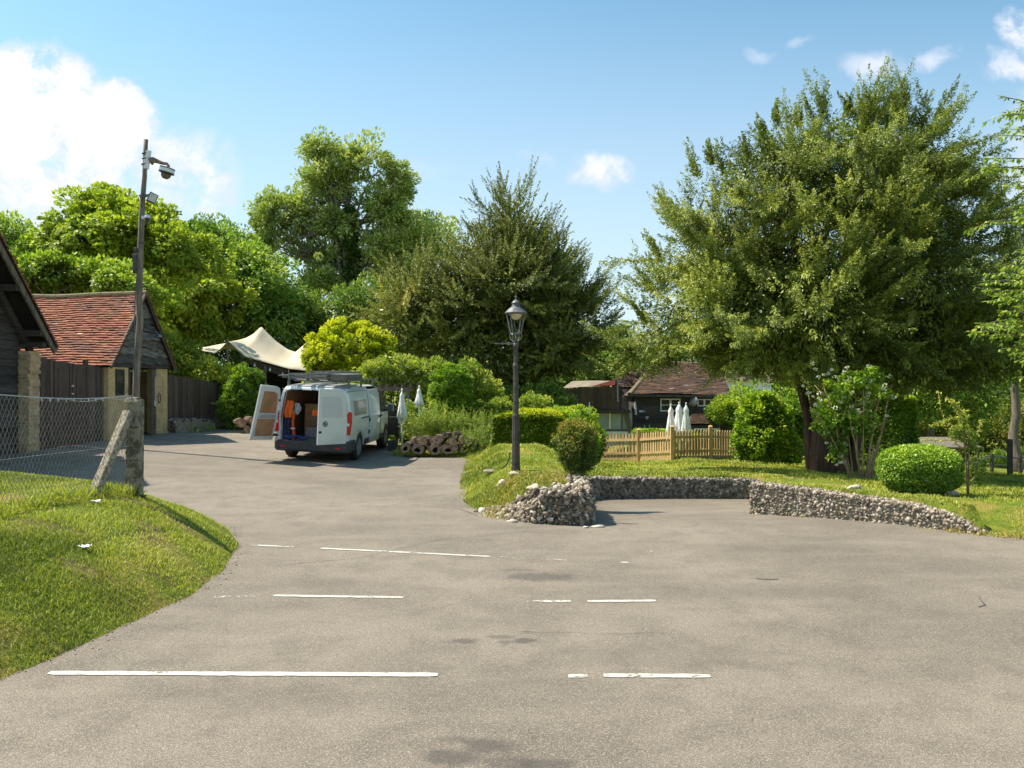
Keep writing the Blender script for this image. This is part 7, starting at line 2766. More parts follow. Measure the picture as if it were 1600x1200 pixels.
def pub():
    y0 = 44.0
    k = y0 / 1250
    Xp = lambda px, y=y0: (px - 800) / 1250 * y
    Zp = lambda py, y=y0: 2 + (600 - py) / 1250 * y
    zb = -2.6
    root = empty('timber_clad_pub', (Xp(1060), y0, -2.1), 'dark weatherboarded pub with old red tiled roofs and white windows', 'building')
    ze = Zp(615.5)
    # main wall
    mb = MB()
    waney_boards(mb, (0, y0 - .02, 0), (1, 0, 0), (0, -1, 0), (zb + .3, ze - .1), lambda z: (Xp(990), Xp(1140)), .24, 31, wav=.012, step=1.2, th=.03)
    mb.box(Xp(990), Xp(1140), y0, y0 + 5, zb, ze)
    mb.build('wall', M['black_board'], root)
    # main roof, hipped left
    zr = Zp(566, 47.5)
    mb = MB()
    run = 3.5
    Lr = math.hypot(run, zr - ze)
    c, s = run / Lr, (zr - ze) / Lr
    xl, xr = Xp(983), Xp(1142)
    tile_slope(mb, (xl, y0 - .3, ze - .05), (1, 0, 0), (0, c, s), (0, -s, c), xr - xl, Lr + .2, .26, .155, 32, lambda u, v: .05 * math.sin(u * .9), jit=2, trim=lambda v: (v * .55, xr - xl))
    mb.add([(xl, y0 - .3, ze - .12), (xr, y0 - .3, ze - .12), (xr, y0 + run, zr - .05), (xl + Lr * .55, y0 + run, zr - .05)], [(0, 1, 2, 3)], .1)
    mb.add([(xl, y0 - .3, ze - .1), (xl + Lr * .55, y0 + run, zr - .03), (xl, y0 + 5.3, ze - .1)], [(0, 1, 2)], .3)
    mb.add([(xl, y0 + 7.3, ze - .1), (xr, y0 + 7.3, ze - .1), (xr, y0 + run, zr - .05), (xl + Lr * .55, y0 + run, zr - .05)], [(0, 1, 2, 3)], .3)
    rf = mb.build('roof', M['tile_old'], root)
    mb = MB()
    mb.tube([(xl - .02, y0 - .34, ze - .02), (xl + Lr * .55, y0 + run - .1, zr + .08)], .13, n=8)
    mb.build('ridge', M['ridge'], rf, origin=root.location)
    mb = MB()
    mb.bar((xl, y0 - .40, ze - .08), (xr, y0 - .40, ze - .14), .12, .12)
    mb.build('gutter', M['iron'], root)
    # upper cross wing at the back left
    y1 = 46.5
    mb = MB()
    a0, a1 = Xp(966, y1), Xp(1052, y1)
    zt, zl = Zp(579, y1 + 1.5), Zp(606, y1)
    L2 = math.hypot(1.6, zt - zl)
    tile_slope(mb, (a0, y1 - .2, zl), (1, 0, 0), (0, 1.6 / L2, (zt - zl) / L2), (0, -(zt - zl) / L2, 1.6 / L2), a1 - a0, L2 + .1, .24, .15, 33, jit=2)
    mb.add([(a0, y1 - .2, zl - .06), (a1, y1 - .2, zl - .06), (a1, y1 + 1.4, zt - .06), (a0, y1 + 1.4, zt - .06)], [(0, 1, 2, 3)], .1)
    mb.add([(a0, y1 + 3.0, zl - .06), (a1, y1 + 3.0, zl - .06), (a1, y1 + 1.4, zt - .06), (a0, y1 + 1.4, zt - .06)], [(0, 1, 2, 3)], .1)
    mb.build('roof', M['tile_old'], root)
    mb = MB()
    mb.box(Xp(968, y1), Xp(986, y1), y1, y1 + 2.6, Zp(640, y1), zl)
    mb.build('wall', M['white'], root)
    mb = MB()
    mb.bar((Xp(969, y1), y1 - .03, Zp(608, y1)), (Xp(977, y1), y1 - .03, Zp(621, y1)), .10, .05, up=(0, 1, 0))
    mb.box(Xp(968, y1), Xp(971.5, y1), y1 - .05, y1 - .004, Zp(640, y1), zl)
    mb.build('beam', M['black_board'], root)
    mb = MB()
    mb.box(Xp(967, 46), Xp(989, 46), 45.9, 46.1, Zp(645, 46), Zp(620, 46))
    mb.build('rendered_wall', M['slate'], root)
    # windows
    casement(root, y0 - .05, Xp(1033), Xp(1045.5), Zp(641), Zp(624.5), 1, 2)
    casement(root, y0 - .05, Xp(1048.5), Xp(1061), Zp(641), Zp(624.5), 1, 2)
    casement(root, y0 - .05, Xp(1091), Xp(1109), Zp(633), Zp(625), 2, 1)
    # lean-to with its own tiled roof and ground-floor windows
    y2 = 42.2
    mb = MB()
    mb.box(Xp(1078, y2), Xp(1122, y2), y2, y0 - .06, zb, Zp(664, y2))
    mb.build('wall', M['black_board'], root)
    casement(root, y2 - .01, Xp(1085.5, y2), Xp(1101, y2), Zp(684, y2), Zp(671, y2), 1, 2)
    casement(root, y2 - .01, Xp(1104, y2), Xp(1118.5, y2), Zp(684, y2), Zp(671, y2), 1, 2)
    casement(root, y2 + .4, Xp(1068, y2), Xp(1079, y2), Zp(682, y2), Zp(671, y2), 1, 1)
    mb = MB()
    zt2, zl2 = Zp(642), Zp(663, y2)
    L3 = math.hypot(1.9, zt2 - zl2)
    w3 = Xp(1124, y2) - Xp(1071, y2)
    tile_slope(mb, (Xp(1071, y2), y2 - .15, zl2), (1, 0, 0), (0, 1.9 / L3, (zt2 - zl2) / L3), (0, -(zt2 - zl2) / L3, 1.9 / L3), w3, L3, .24, .15, 34, jit=2, trim=lambda v: (v * .48, w3))
    mb.add([(Xp(1071, y2), y2 - .15, zl2 - .06), (Xp(1124, y2), y2 - .15, zl2 - .06), (Xp(1124, y2), y0 - .1, zt2 - .06), (Xp(1071, y2) + L3 * .48, y0 - .1, zt2 - .06)], [(0, 1, 2, 3)], .1)
    mb.build('roof', M['tile_old'], root)
    # downpipe, sign and alarm box
    mb = MB()
    mb.tube([(Xp(991.5), y0 - .12, Zp(627)), (Xp(993), y0 - .12, Zp(646)), (Xp(992.5), y0 - .15, Zp(648))], .06, n=8)
    mb.build('downpipe', M['white_plastic'], root)
    for px in (1006.5, 1014):
        mb = MB()
        mb.tube([(Xp(px), y0 - .12, zb + .3), (Xp(px), y0 - .12, Zp(664))], .03, n=6)
        mb.build('handrail', M['white_plastic'], root)
    sg = MB(); sg.box(Xp(998), Xp(1006), y0 - .14, y0 - .07, Zp(645), Zp(641)); o = sg.build('sign_board', surf('purple_sign', (.05, .03, .12), (.04, .025, .10), rough=.5), None, origin=(Xp(1002), y0 - .1, Zp(643)))
    tag(o, 'small purple and white sign on the dark boarded wall of the pub', 'sign')
    mb = MB(); mb.box(Xp(998), Xp(1003.5), y0 - .15, y0 - .141, Zp(644), Zp(641)); mb.box(Xp(1004.5), Xp(1006.5), y0 - .15, y0 - .141, Zp(643.5), Zp(641.5))
    q = mb.build('white_panel', M['white_plastic'], o, origin=o.location)
    # satellite dish
    dx, dz = Xp(1081), Zp(627)
    r = empty('satellite_dish', (dx, y0 - .2, dz), 'grey round satellite dish on the pub wall between the upper windows', 'satellite dish')
    T = Matrix.Translation((dx, y0 - .45, dz)) @ Matrix.Rotation(R(-35), 4, 'Z') @ Matrix.Rotation(R(78), 4, 'X')
    mb = MB(); mb.M = T
    mb.lathe([(.02, -.06), (.12, -.05), (.20, -.025), (.255, .01), (.26, .02)], 0, 0, 0, n=20)
    mb.build('dish', surf('dish_grey', (.42, .40, .37), (.34, .32, .30), rough=.6), r, smooth=True)
    mb = MB()
    mb.tube([(dx - .05, y0 - .02, dz - .1), (dx, y0 - .35, dz - .05)], .025, n=6)
    mb.tube([(dx, y0 - .45, dz - .25), (dx - .25, y0 - .75, dz - .12)], .015, n=5)
    mb.box(dx - .29, dx - .22, y0 - .80, y0 - .72, dz - .15, dz - .07)
    mb.build('arm', M['iron_light'], r)
    # wall lamp
    mb = MB()
    mb.lathe([(.0, .06), (.09, .05), (.10, .0), (.05, -.06), (.0, -.07)], Xp(1010), y0 - .16, Zp(652), n=10)
    mb.box(Xp(1010) - .04, Xp(1010) + .04, y0 - .12, y0 - .06, Zp(652) - .12, Zp(652))
    o = mb.build('wall_lamp', M['white_plastic'], None, origin=(Xp(1010), y0 - .1, Zp(652)))
    tag(o, 'white globe lamp on the dark pub wall under the purple sign', 'lamp')


pub()


def terrace():
    y0 = 42.0
    Xp = lambda px, y=y0: (px - 800) / 1250 * y
    Zp = lambda py, y=y0: 2 + (600 - py) / 1250 * y
    root = empty('terrace_annex', (Xp(930), y0, -2.0), 'flat roofed glazed annex with a dark board screen around its roof terrace', 'building')
    mb = MB()
    vboards(mb, (Xp(872), y0), (Xp(970), y0 - .3), Zp(640), Zp(609), Zp(603), .16, .03, 41, z0b=Zp(641), gap=-.004)
    vboards(mb, (Xp(970), y0 - .3), (Xp(966, 45), 45), Zp(641), Zp(603), Zp(606), .16, .03, 42)
    mb.build('screen', M['brown_board'], root)
    mb = MB()
    mb.box(Xp(872), Xp(984), y0 - .35, y0 + 3, Zp(645), Zp(640.5))
    mb.build('roof', M['black_board'], root)
    mb = MB()
    mb.box(Xp(880), Xp(988), y0 + .02, y0 + 2.9, Zp(690), Zp(645) - .004)
    mb.build('wall', M['slate'], root)
    for (a, b) in ((918, 932.5), (935.5, 951), (954, 970), (973, 987)):
        mb = MB()
        mb.box(Xp(a), Xp(b), y0 - .03, y0 + .01, Zp(671), Zp(646))
        mb.build('pane', M['frosted'], root)
    mb = MB()
    for px in (917, 934, 952.5):
        mb.box(Xp(px) - .045, Xp(px) + .045, y0 - .09, y0 - .031, Zp(670), Zp(645))
    mb.box(Xp(940), Xp(986), y0 - .14, y0 - .04, Zp(679), Zp(674))
    mb.build('glazing_bar', M['white'], root)
    mb = MB()
    mb.box(Xp(905), Xp(986), y0 - .08, y0 - .035, Zp(673.5), Zp(671))
    mb.bar((Xp(978, 41.9), 41.85, Zp(645, 41.9)), (Xp(985, 41.9), 41.85, Zp(676, 41.9)), .25, .04, up=(0, 1, 0))
    mb.build('beam', M['bark_grey'], root)
    mb = MB()
    mb.box(Xp(905), Xp(988), y0 - .05, y0 - .0, Zp(712), Zp(680))
    mb.build('plinth', M['white'], root)
    mb = MB()
    mb.box(Xp(866), Xp(870), y0 + .2, y0 + .35, Zp(690), Zp(600))
    mb.build('post', M['old_timber'], root)
    # canopy over the terrace
    r = empty('terrace_canopy', (Xp(925), y0 + 1.5, Zp(606)), 'beige canopy with a red underside over the roof terrace', 'canopy')
    y1 = y0 + 1.6
    P = lambda px, py, y: ((px - 800) / 1250 * y, y, 2 + (600 - py) / 1250 * y)
    mb = MB()
    mb.add([P(878, 607, y0 + .3), P(893, 596, y1), P(905, 604.5, y0 + .3), P(935, 603.5, y0 + .3), P(955, 595, y1), P(925, 594.5, y1 + 1.5), P(895, 595.5, y1 + 1.5)],
           [(0, 2, 1), (1, 2, 3, 4), (1, 4, 5, 6)])
    a = mb.build('cloth', M['beige_cloth'], r)
    a.modifiers.new('t', 'SOLIDIFY').thickness = .02
    mb = MB()
    mb.add([P(925, 603.5, y0 + .2), P(962, 593, y0 + .4), P(961, 602, y0 + .2)], [(0, 1, 2)])
    b = mb.build('red_flap', M['red_cloth'], r)
    b.modifiers.new('t', 'SOLIDIFY').thickness = .02
    mb = MB()
    mb.tube([P(966, 628, y0 - .4), P(965, 590, y0 - .4)], .05, n=6)
    mb.build('pole', M['iron_light'], r)
    # brown board gate by the pub corner
    y3 = 34.0
    mb = MB()
    vboards(mb, ((1124 - 800) / 1250 * y3, y3), ((1150 - 800) / 1250 * y3, y3), -1.3, 2 + (600 - 661) / 1250 * y3, 2 + (600 - 662) / 1250 * y3, .13, .03, 44)
    o = mb.build('board_gate', surf('red_brown_boards', (.11, .050, .045), (.07, .035, .03), stretch=(6, 6, .6), rough=.7, rnd=.3), None, origin=((1137 - 800) / 1250 * y3, y3, -1.2))
    tag(o, 'small reddish brown board gate beside the bright shrub at the pub corner', 'gate')
    # white rendered cottage far behind under the yew
    y4 = 58
    r5 = empty('white_cottage', ((1150 - 800) / 1250 * y4, y4, -2), 'white rendered house just visible behind the pub under the yew', 'house')
    mb = MB()
    mb.box((1128 - 800) / 1250 * y4, (1205 - 800) / 1250 * y4, y4, y4 + 5, -3, 2 + (600 - 596) / 1250 * y4)
    mb.build('wall', M['white'], r5)
    mb = MB()
    xa, xb, zz = (1122 - 800) / 1250 * y4, (1212 - 800) / 1250 * y4, 2 + (600 - 596) / 1250 * y4
    mb.prism([(xa, y4 - .3, zz), (xa, y4 + 5.3, zz), (xa, y4 + 2.5, zz + 2.2)], (xb - xa, 0, 0))
    mb.build('roof', M['ridge'], r5)
    for px in (1150, 1185):
        casement(r5, y4 - .02, (px - 800) / 1250 * y4 - .35, (px - 800) / 1250 * y4 + .35, .3, 1.4, 2, 1)


terrace()


# ---------------------------------------------------------------- the van
def van():
    yaw = R(-4.0)
    bx, by = -4.95, 19.7
    W, L, H = 1.90, 4.95, 1.90
    # sit on the sloping yard
    hl = float(base_z(np.array(bx - .8), np.array(by + .9)))
    hr = float(base_z(np.array(bx + .8), np.array(by + .9)))
    hf = float(base_z(np.array(bx), np.array(by + 4.1)))
    roll = math.atan2(hl - hr, 1.6)
    pitch = math.atan2(hf - (hl + hr) / 2, 3.2)
    root = empty('panel_van', (bx, by, (hl + hr) / 2 - .015), 'pale blue grey panel van with rear door swung open and side door ajar', 'van', rot=(pitch, roll, yaw))
    m, t = new_mat('van_paint')
    b_ = t.n('ShaderNodeBsdfPrincipled', ins={'Base Color': (.56, .63, .68, 1), 'Roughness': .32})
    b_.inputs['Coat Weight'].default_value = .7
    b_.inputs['Coat Roughness'].default_value = .06
    co = t.n('ShaderNodeTexCoord').outputs['Object']
    nz = t.noise(co, 2.5, 5)
    sz = t.n('ShaderNodeSeparateXYZ', ins={0: co})
    dirt = t.math('MULTIPLY', t.ss(sz.outputs[2], .9, .35), t.ss(nz, .35, .7, .1, .7))
    t.put(b_.inputs['Base Color'], t.mix(dirt, (.66, .69, .71), (.42, .40, .36)))
    finish(t, b_.outputs[0])
    paint = m
    trim = surf('dark_bumper_plastic', (.035, .036, .038), (.055, .055, .056), rough=.6, scale=5)
    ply = surf('ply_lining', (.42, .23, .12), (.30, .16, .08), rough=.8, scale=3)
    seal = surf('black_seal', (.012, .012, .012), rough=.6)
    tint = M['dark_glass']
    redlens, tt = new_mat('red_lens')
    b2 = tt.n('ShaderNodeBsdfPrincipled', ins={'Base Color': (.55, .015, .012, 1), 'Roughness': .12})
    finish(tt, b2.outputs[0])
    clear = glass_mat('clear_glass')

    def add(name, mb, mat, parent=root, **kw):
        return mb.build(name, mat, parent, local=True, **kw)

    # ---- body shell
    ys = sorted(set([round(v, 3) for v in list(np.arange(.02, 4.94, .06)) + [.02, 3.05, 4.93]]))
    axle_r, axle_f, wr = .98, 4.02, .40
    def top_z(y):
        return float(np.interp(y, [0, .10, .35, 1.5, 3.0, 3.30, 3.55, 3.85, 4.15, 4.45, 4.75, 4.93], [1.80, 1.86, 1.895, 1.91, 1.89, 1.84, 1.70, 1.46, 1.22, 1.12, 1.02, .86]))
    def side_w(y):
        return float(np.interp(y, [0, .15, .5, 3.6, 4.3, 4.75, 4.93], [.915, .94, .95, .945, .90, .80, .66]))
    def bottom(y):
        z = .34
        for ax in (axle_r, axle_f):
            q = wr ** 2 - (y - ax) ** 2
            if q > 0: z = max(z, .33 + math.sqrt(q))
        return z
    def section(y):
        w_, tz = side_w(y), top_z(y)
        zb_ = bottom(y)
        belt = min(1.10, tz - .12)
        k = (tz - belt) / (1.91 - 1.10)
        P = [(w_ * .965, zb_), (w_ * .99, max(zb_ + .005, .52)), (w_, max(zb_ + .01, .80)), (w_ * .995, max(belt - .02, zb_ + .015)), (w_ * .985, belt + .03 * k), (w_ * .925, belt + .45 * k), (w_ * .865, belt + .68 * k),
             (w_ * .80, belt + .765 * k), (w_ * .66, belt + .80 * k), (w_ * .34, belt + .81 * k), (0, belt + .81 * k)]
        return P
    npnt = 11
    body, glass_l, glass_r, screen = MB(), MB(), MB(), MB()
    rows = [section(y) for y in ys]
    for sgn in (1, -1):
        for j in range(len(ys) - 1):
            y_a, y_b = ys[j], ys[j + 1]
            ym_ = (y_a + y_b) / 2
            for i in range(npnt - 1):
                q = [(sgn * rows[j][i][0], y_a, rows[j][i][1]), (sgn * rows[j + 1][i][0], y_b, rows[j + 1][i][1]), (sgn * rows[j + 1][i + 1][0], y_b, rows[j + 1][i + 1][1]), (sgn * rows[j][i + 1][0], y_a, rows[j][i + 1][1])]
                f = (0, 1, 2, 3) if sgn > 0 else (3, 2, 1, 0)
                if i in (4, 5) and 3.17 < ym_ < 3.98:
                    (glass_r if sgn > 0 else glass_l).add(q, [f])
                elif i in (8, 9) and 3.36 < ym_ < 4.22 or (i == 7 and 3.5 < ym_ < 4.2):
                    screen.add(q, [f])
                elif sgn > 0 and 1.98 < ym_ < 3.02 and i < 7:
                    pass          # side door opening
                else:
                    body.add(q, [f])
    # nose
    nose = rows[-1]
    body.add([(p[0], 4.935, p[1]) for p in nose] + [(-p[0], 4.935, p[1]) for p in reversed(nose[:-1])], [tuple(range(21))])
    add('body', body, paint, smooth=True)
    add('side_window', glass_l, clear)
    add('side_window', glass_r, clear)
    add('windscreen', screen, clear)
    # ---- rear frame (ring between outer section and the door opening)
    outer = rows[0]
    inner = [(.80, .50), (.80, .55), (.80, .80), (.80, 1.05), (.795, 1.12), (.755, 1.50), (.72, 1.68), (.68, 1.74), (.60, 1.765), (.3, 1.77), (0, 1.77)]
    fr = MB()
    for sgn in (1, -1):
        for i in range(npnt - 1):
            q = [(sgn * outer[i][0], .02, outer[i][1]), (sgn * outer[i + 1][0], .02, outer[i + 1][1]), (sgn * inner[i + 1][0], .0, inner[i + 1][1]), (sgn * inner[i][0], .0, inner[i][1])]
            fr.add(q, [(0, 1, 2, 3) if sgn > 0 else (3, 2, 1, 0)])
            q = [(sgn * inner[i][0], .0, inner[i][1]), (sgn * inner[i + 1][0], .0, inner[i + 1][1]), (sgn * inner[i + 1][0] * .985, .10, inner[i + 1][1] - .01), (sgn * inner[i][0] * .985, .10, inner[i][1] - .01)]
            fr.add(q, [(0, 1, 2, 3) if sgn > 0 else (3, 2, 1, 0)])
    fr.box(-.90, .90, .0, .1, .42, .50)
    add('rear_frame', fr, paint)
    sl_ = MB()
    for sgn in (1, -1):
        pts = [(sgn * (p[0] - .012), -.006, p[1] - (.01 if i > 6 else 0)) for i, p in enumerate(inner)]
        sl_.tube(pts, .014, n=5)
    add('door_seal', sl_, seal)
    # ---- interior
    mb = MB()
    mb.box(-.88, .88, .12, 2.95, .50, .545)
    add('load_floor', mb, surf('grey_floor', (.16, .15, .14), (.10, .095, .09), rough=.8))
    for sgn in (1, -1):
        mb = MB()
        a, b = sorted((sgn * .86, sgn * .89))
        mb.box(a, b, .12, 2.0 if sgn > 0 else 2.9, .545, 1.12)
        mb.add([(sgn * .87, .12, 1.121), (sgn * .87, 2.0 if sgn > 0 else 2.9, 1.121), (sgn * .78, 2.0 if sgn > 0 else 2.9, 1.66), (sgn * .78, .12, 1.66)], [(0, 1, 2, 3)])
        add('lining', mb, ply)
    mb = MB()
    mb.box(-.84, .84, .12, 2.95, 1.76, 1.775)
    add('headlining', mb, surf('grey_headlining', (.34, .32, .30), rough=.9))
    # bulkhead with window
    mb = MB()
    mb.box(-.88, -.45, 2.95, 3.0, .5, 1.75); mb.box(.45, .88, 2.95, 3.0, .5, 1.75); mb.box(-.448, .448, 2.95, 3.0, .5, 1.20); mb.box(-.448, .448, 2.95, 3.0, 1.62, 1.75)
    add('bulkhead', mb, surf('bulkhead_grey', (.07, .068, .066), rough=.8))
    # cab seats (headrests show)
    for sx in (-.45, .45):
        mb = MB(); mb.box(sx - .24, sx + .24, 3.15, 3.3, .7, 1.35); mb.box(sx - .13, sx + .13, 3.17, 3.27, 1.37, 1.55)
        add('cab_seat', mb, seal, bevel=.03)
    # load shelf racking
    mb = MB()
    for z in (.95, 1.3):
        mb.box(.42, .84, .9, 1.95, z, z + .02)
    for y in (.9, 1.93):
        mb.box(.42, .45, y, y + .03, .55, 1.5)
    add('racking', mb, ply)
    # ---- right rear door (shut) with raised window panel
    def door_outline(sgn):
        # hinge at |x|=.86, free edge at 0
        return [(.005, .50), (.83, .50), (.845, .80), (.845, 1.06), (.835, 1.14), (.79, 1.52), (.745, 1.71), (.69, 1.80), (.58, 1.835), (.005, 1.845)]
    do = door_outline(1)
    Mr = Matrix.Translation((.845, -.02, 0)) @ Matrix.Rotation(R(52), 4, 'Z') @ Matrix.Translation((-.845, .0, 0))
    mb = MB(); mb.M = Mr
    mb.prism([(x, -.045, z) for x, z in do], (0, .04, 0))
    dr = add('rear_door', mb, paint, bevel=.012)
    mb = MB(); mb.M = Mr
    mb.prism([(.10, -.052, 1.16), (.70, -.052, 1.16), (.665, -.052, 1.55), (.60, -.052, 1.64), (.10, -.052, 1.65)], (0, .006, 0))
    add('window_panel', mb, surf('grey_window_blank', (.56, .60, .62), (.55, .59, .61), rough=.25, coat=.4), dr, bevel=.004)
    # round emblem with a winged beast cut-out look
    mb = MB(); mb.M = Mr
    ex, ez = .20, 1.00
    ring = []
    for k in range(24):
        a = 6.2832 * k / 24
        ring.append((ex + .068 * math.cos(a), -.056, ez + .068 * math.sin(a)))
    rin = [(ex + .054 * math.cos(6.2832 * k / 24), -.056, ez + .054 * math.sin(6.2832 * k / 24)) for k in range(24)]
    rin2 = [(p[0], -.046, p[2]) for p in rin]
    rou2 = [(p[0], -.046, p[2]) for p in ring]
    mb.add(ring + rin + rin2 + rou2, [(k, (k + 1) % 24, 24 + (k + 1) % 24, 24 + k) for k in range(24)] + [(24 + k, 24 + (k + 1) % 24, 48 + (k + 1) % 24, 48 + k) for k in range(24)] + [((k + 1) % 24, k, 72 + k, 72 + (k + 1) % 24) for k in range(24)])
    g1 = [(-.045, .010), (-.030, .030), (-.008, .022), (.006, .040), (.020, .030), (.016, .012), (.040, .004), (.050, -.014), (.020, -.010), (.012, -.046), (-.006, -.020), (-.028, -.034), (-.022, -.008)]
    mb.prism([(ex + a, -.054, ez + b) for a, b in g1], (0, .008, 0))
    add('emblem', mb, surf('dark_chrome', (.10, .11, .12), rough=.3, metal=.6), dr)
    mb = MB(); mb.M = Mr
    mb.box(.03, .10, -.065, -.047, .78, .83)
    add('door_handle', mb, trim, dr, bevel=.004)
    # ---- left rear door, swung open ~125 degrees
    ang = R(108)
    hx, hy = -.97, -.04
    Md = Matrix.Translation((hx, hy, .5)) @ Matrix.Rotation(R(10), 4, 'Y') @ Matrix.Translation((0, 0, -.5)) @ Matrix.Rotation(-ang, 4, 'Z') @ Matrix.Translation((.845, 0, 0))
    # door-local: free edge at x=0, hinge at x=-.845, outer face at -y
    mb = MB(); mb.M = Md
    mb.prism([(-x, -.045, z) for x, z in reversed(do)], (0, .05, 0))
    dl = add('rear_door', mb, paint, bevel=.012)
    mb = MB(); mb.M = Md
    mb.prism([(-x, .006, z) for x, z in reversed([(.12, 1.17), (.72, 1.17), (.69, 1.50), (.63, 1.66), (.50, 1.70), (.14, 1.70)])], (0, .008, 0))
    mb.prism([(-x, .006, z) for x, z in reversed([(.10, .60), (.74, .60), (.755, 1.02), (.10, 1.02)])], (0, .008, 0))
    add('ply_panel', mb, ply, dl)
    mb = MB(); mb.M = Md
    mb.box(-.72, -.12, .006, .035, 1.05, 1.13)
    mb.box(-.10, -.04, .006, .03, .62, .72)
    mb.tube([(-.80, .02, 1.45), (-.84, .06, 1.30), (-.86, .02, 1.15)], .012, n=5)
    add('door_latch', mb, surf('inner_steel', (.45, .50, .54), rough=.4), dl)
    mb = MB()
    mb.bar((-.86, -.02, 1.18), (-.95, -.10, 1.14), .04, .05)
    mb.bar((-.86, -.02, .62), (-.95, -.10, .62), .04, .05)
    mb.bar((-.84, -.01, 1.62), (-.78, -.15, 1.46), .02, .02)
    mb.bar((-.78, -.15, 1.46), (-.90, -.10, 1.58), .02, .02)
    add('hinge', mb, seal)
    # ---- sliding side door, popped out and slid slightly back
    sd = MB()
    yy0, yy1 = 1.86, 2.90
    nseg = 12
    def outx(i, y): return section(2.4)[i][0] + .055
    zsec = section(2.4)
    V_, Fc = [], []
    for j in range(nseg + 1):
        y = yy0 + (yy1 - yy0) * j / nseg
        for i in range(7):
            zz = zsec[i][1] if i else .36
            V_.append((outx(i, y), y, zz))
    for j in range(nseg + 1):
        y = yy0 + (yy1 - yy0) * j / nseg
        for i in range(7):
            zz = zsec[i][1] if i else .36
            V_.append((outx(i, y) - .045, y, zz))
    o_ = (nseg + 1) * 7
    for j in range(nseg):
        for i in range(6):
            a = j * 7 + i
            Fc.append((a, a + 7, a + 8, a + 1))
            Fc.append((o_ + a + 1, o_ + a + 8, o_ + a + 7, o_ + a))
    for i in range(6):
        Fc.append((i, i + 1, o_ + i + 1, o_ + i))
        a = nseg * 7 + i
        Fc.append((a + 1, a, o_ + a, o_ + a + 1))
    for j in range(nseg):
        a = j * 7
        Fc.append((a + 7, a, o_ + a, o_ + a + 7))
        a = j * 7 + 6
        Fc.append((a, a + 7, o_ + a + 7, o_ + a))
    sd.add(V_, Fc)
    sdo = add('sliding_door', sd, paint, smooth=False)
    mb = MB()
    def sidepanel(m, ya, yb, za, zb_, off):
        xa = np.interp(za, [p[1] for p in zsec[:7]], [p[0] for p in zsec[:7]]) + off
        xb = np.interp(zb_, [p[1] for p in zsec[:7]], [p[0] for p in zsec[:7]]) + off
        m.add([(xa, ya, za), (xa, yb, za), (xb, yb - .0, zb_), (xb, ya, zb_), (xa + .007, ya + .01, za + .01), (xa + .007, yb - .01, za + .01), (xb + .007, yb - .01, zb_ - .01), (xb + .007, ya + .01, zb_ - .01)],
              [(4, 5, 6, 7), (0, 1, 5, 4), (1, 2, 6, 5), (2, 3, 7, 6), (3, 0, 4, 7)])
    sidepanel(mb, 2.02, 2.82, 1.16, 1.53, .057)
    add('window_panel', mb, surf('grey_green_panel', (.54, .60, .60), (.53, .59, .59), rough=.3, coat=.3), sdo)
    mb = MB()
    for z in (.98, .66):
        mb.box(.945, .985, 1.835, 1.875, z - .05, z + .05)
    mb.box(.995, 1.02, 2.70, 2.82, 1.00, 1.05)
    add('latch', mb, trim, sdo, bevel=.006)
    # rear quarter window panel: reflection of the ply is put into the brown colour
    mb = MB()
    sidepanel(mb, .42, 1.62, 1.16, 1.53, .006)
    add('quarter_window', mb, surf('ply_reflection_glass', (.30, .22, .17), (.36, .38, .40), rough=.12, scale=1.3, lo=.45, hi=.55), root)
    mb = MB()
    mb.box(.948, .956, 1.0, 1.9, 1.055, 1.085)
    mb.box(.955, .965, 3.08, 3.095, .6, 1.1)
    mb.tube([(.962, 3.10, .45), (.965, 3.10, 1.10)], .006, n=4)
    mb.tube([(.962, 4.05, .95), (.955, 4.02, 1.12)], .006, n=4)
    add('door_gap', mb, seal)
    mb = MB()
    mb.box(.955, .985, 3.12, 3.24, 1.00, 1.045)
    add('door_handle', mb, trim, bevel=.006)
    # window surround
    mb = MB()
    mb.tube([(.93, 3.14, 1.13), (.875, 3.14, 1.46), (.84, 3.18, 1.60)], .018, n=5)
    mb.tube([(.935, 3.14, 1.125), (.93, 4.0, 1.11)], .014, n=5)
    add('window_frame', mb, seal)
    # mirrors
    for sx in (1, -1):
        mb = MB()
        mb.box(min(sx * .98, sx * 1.16), max(sx * .98, sx * 1.16), 3.78, 3.88, 1.10, 1.33)
        mo = add('wing_mirror', mb, surf('mirror_shell_blue', (.10, .13, .18), rough=.3), bevel=.03)
        mb = MB()
        mb.box(min(sx * .90, sx * .985), max(sx * .90, sx * .985), 3.80, 3.86, 1.12, 1.17)
        add('mirror_arm', mb, trim, mo)
    # ---- bumper
    mb = MB()
    pts = [(-.955, .50), (-.955, .05), (-.90, -.06), (-.70, -.11), (0, -.13), (.70, -.11), (.90, -.06), (.955, .05), (.955, .50)]
    prof = [(.0, .26), (.0, .50), (.04, .53), (.10, .53)]
    vs, fs = [], []
    for (x, y) in pts:
        nn_ = Vector((x * .35, y - .6, 0)).normalized() if abs(x) < .94 else Vector((x, 0, 0)).normalized()
        for (ins_, z) in [(.05, .25), (.0, .30), (-.0, .48), (.02, .515), (.12, .52)]:
            vs.append((x - nn_.x * ins_, y - nn_.y * ins_, z + (.06 if abs(x) > .94 and z > .4 else 0)))
    for i in range(len(pts) - 1):
        for j in range(4):
            a = i * 5 + j
            fs.append((a, a + 5, a + 6, a + 1))
    mb.add(vs, fs)
    mb.box(-.88, .88, -.05, .12, .28, .45)
    bu = add('bumper', mb, trim)
    for sx in (-1, 1):
        mb = MB(); mb.box(min(sx * .62, sx * .75), max(sx * .62, sx * .75), -.131, -.112, .36, .395); add('reflector', mb, redlens, bu)
    mb = MB()
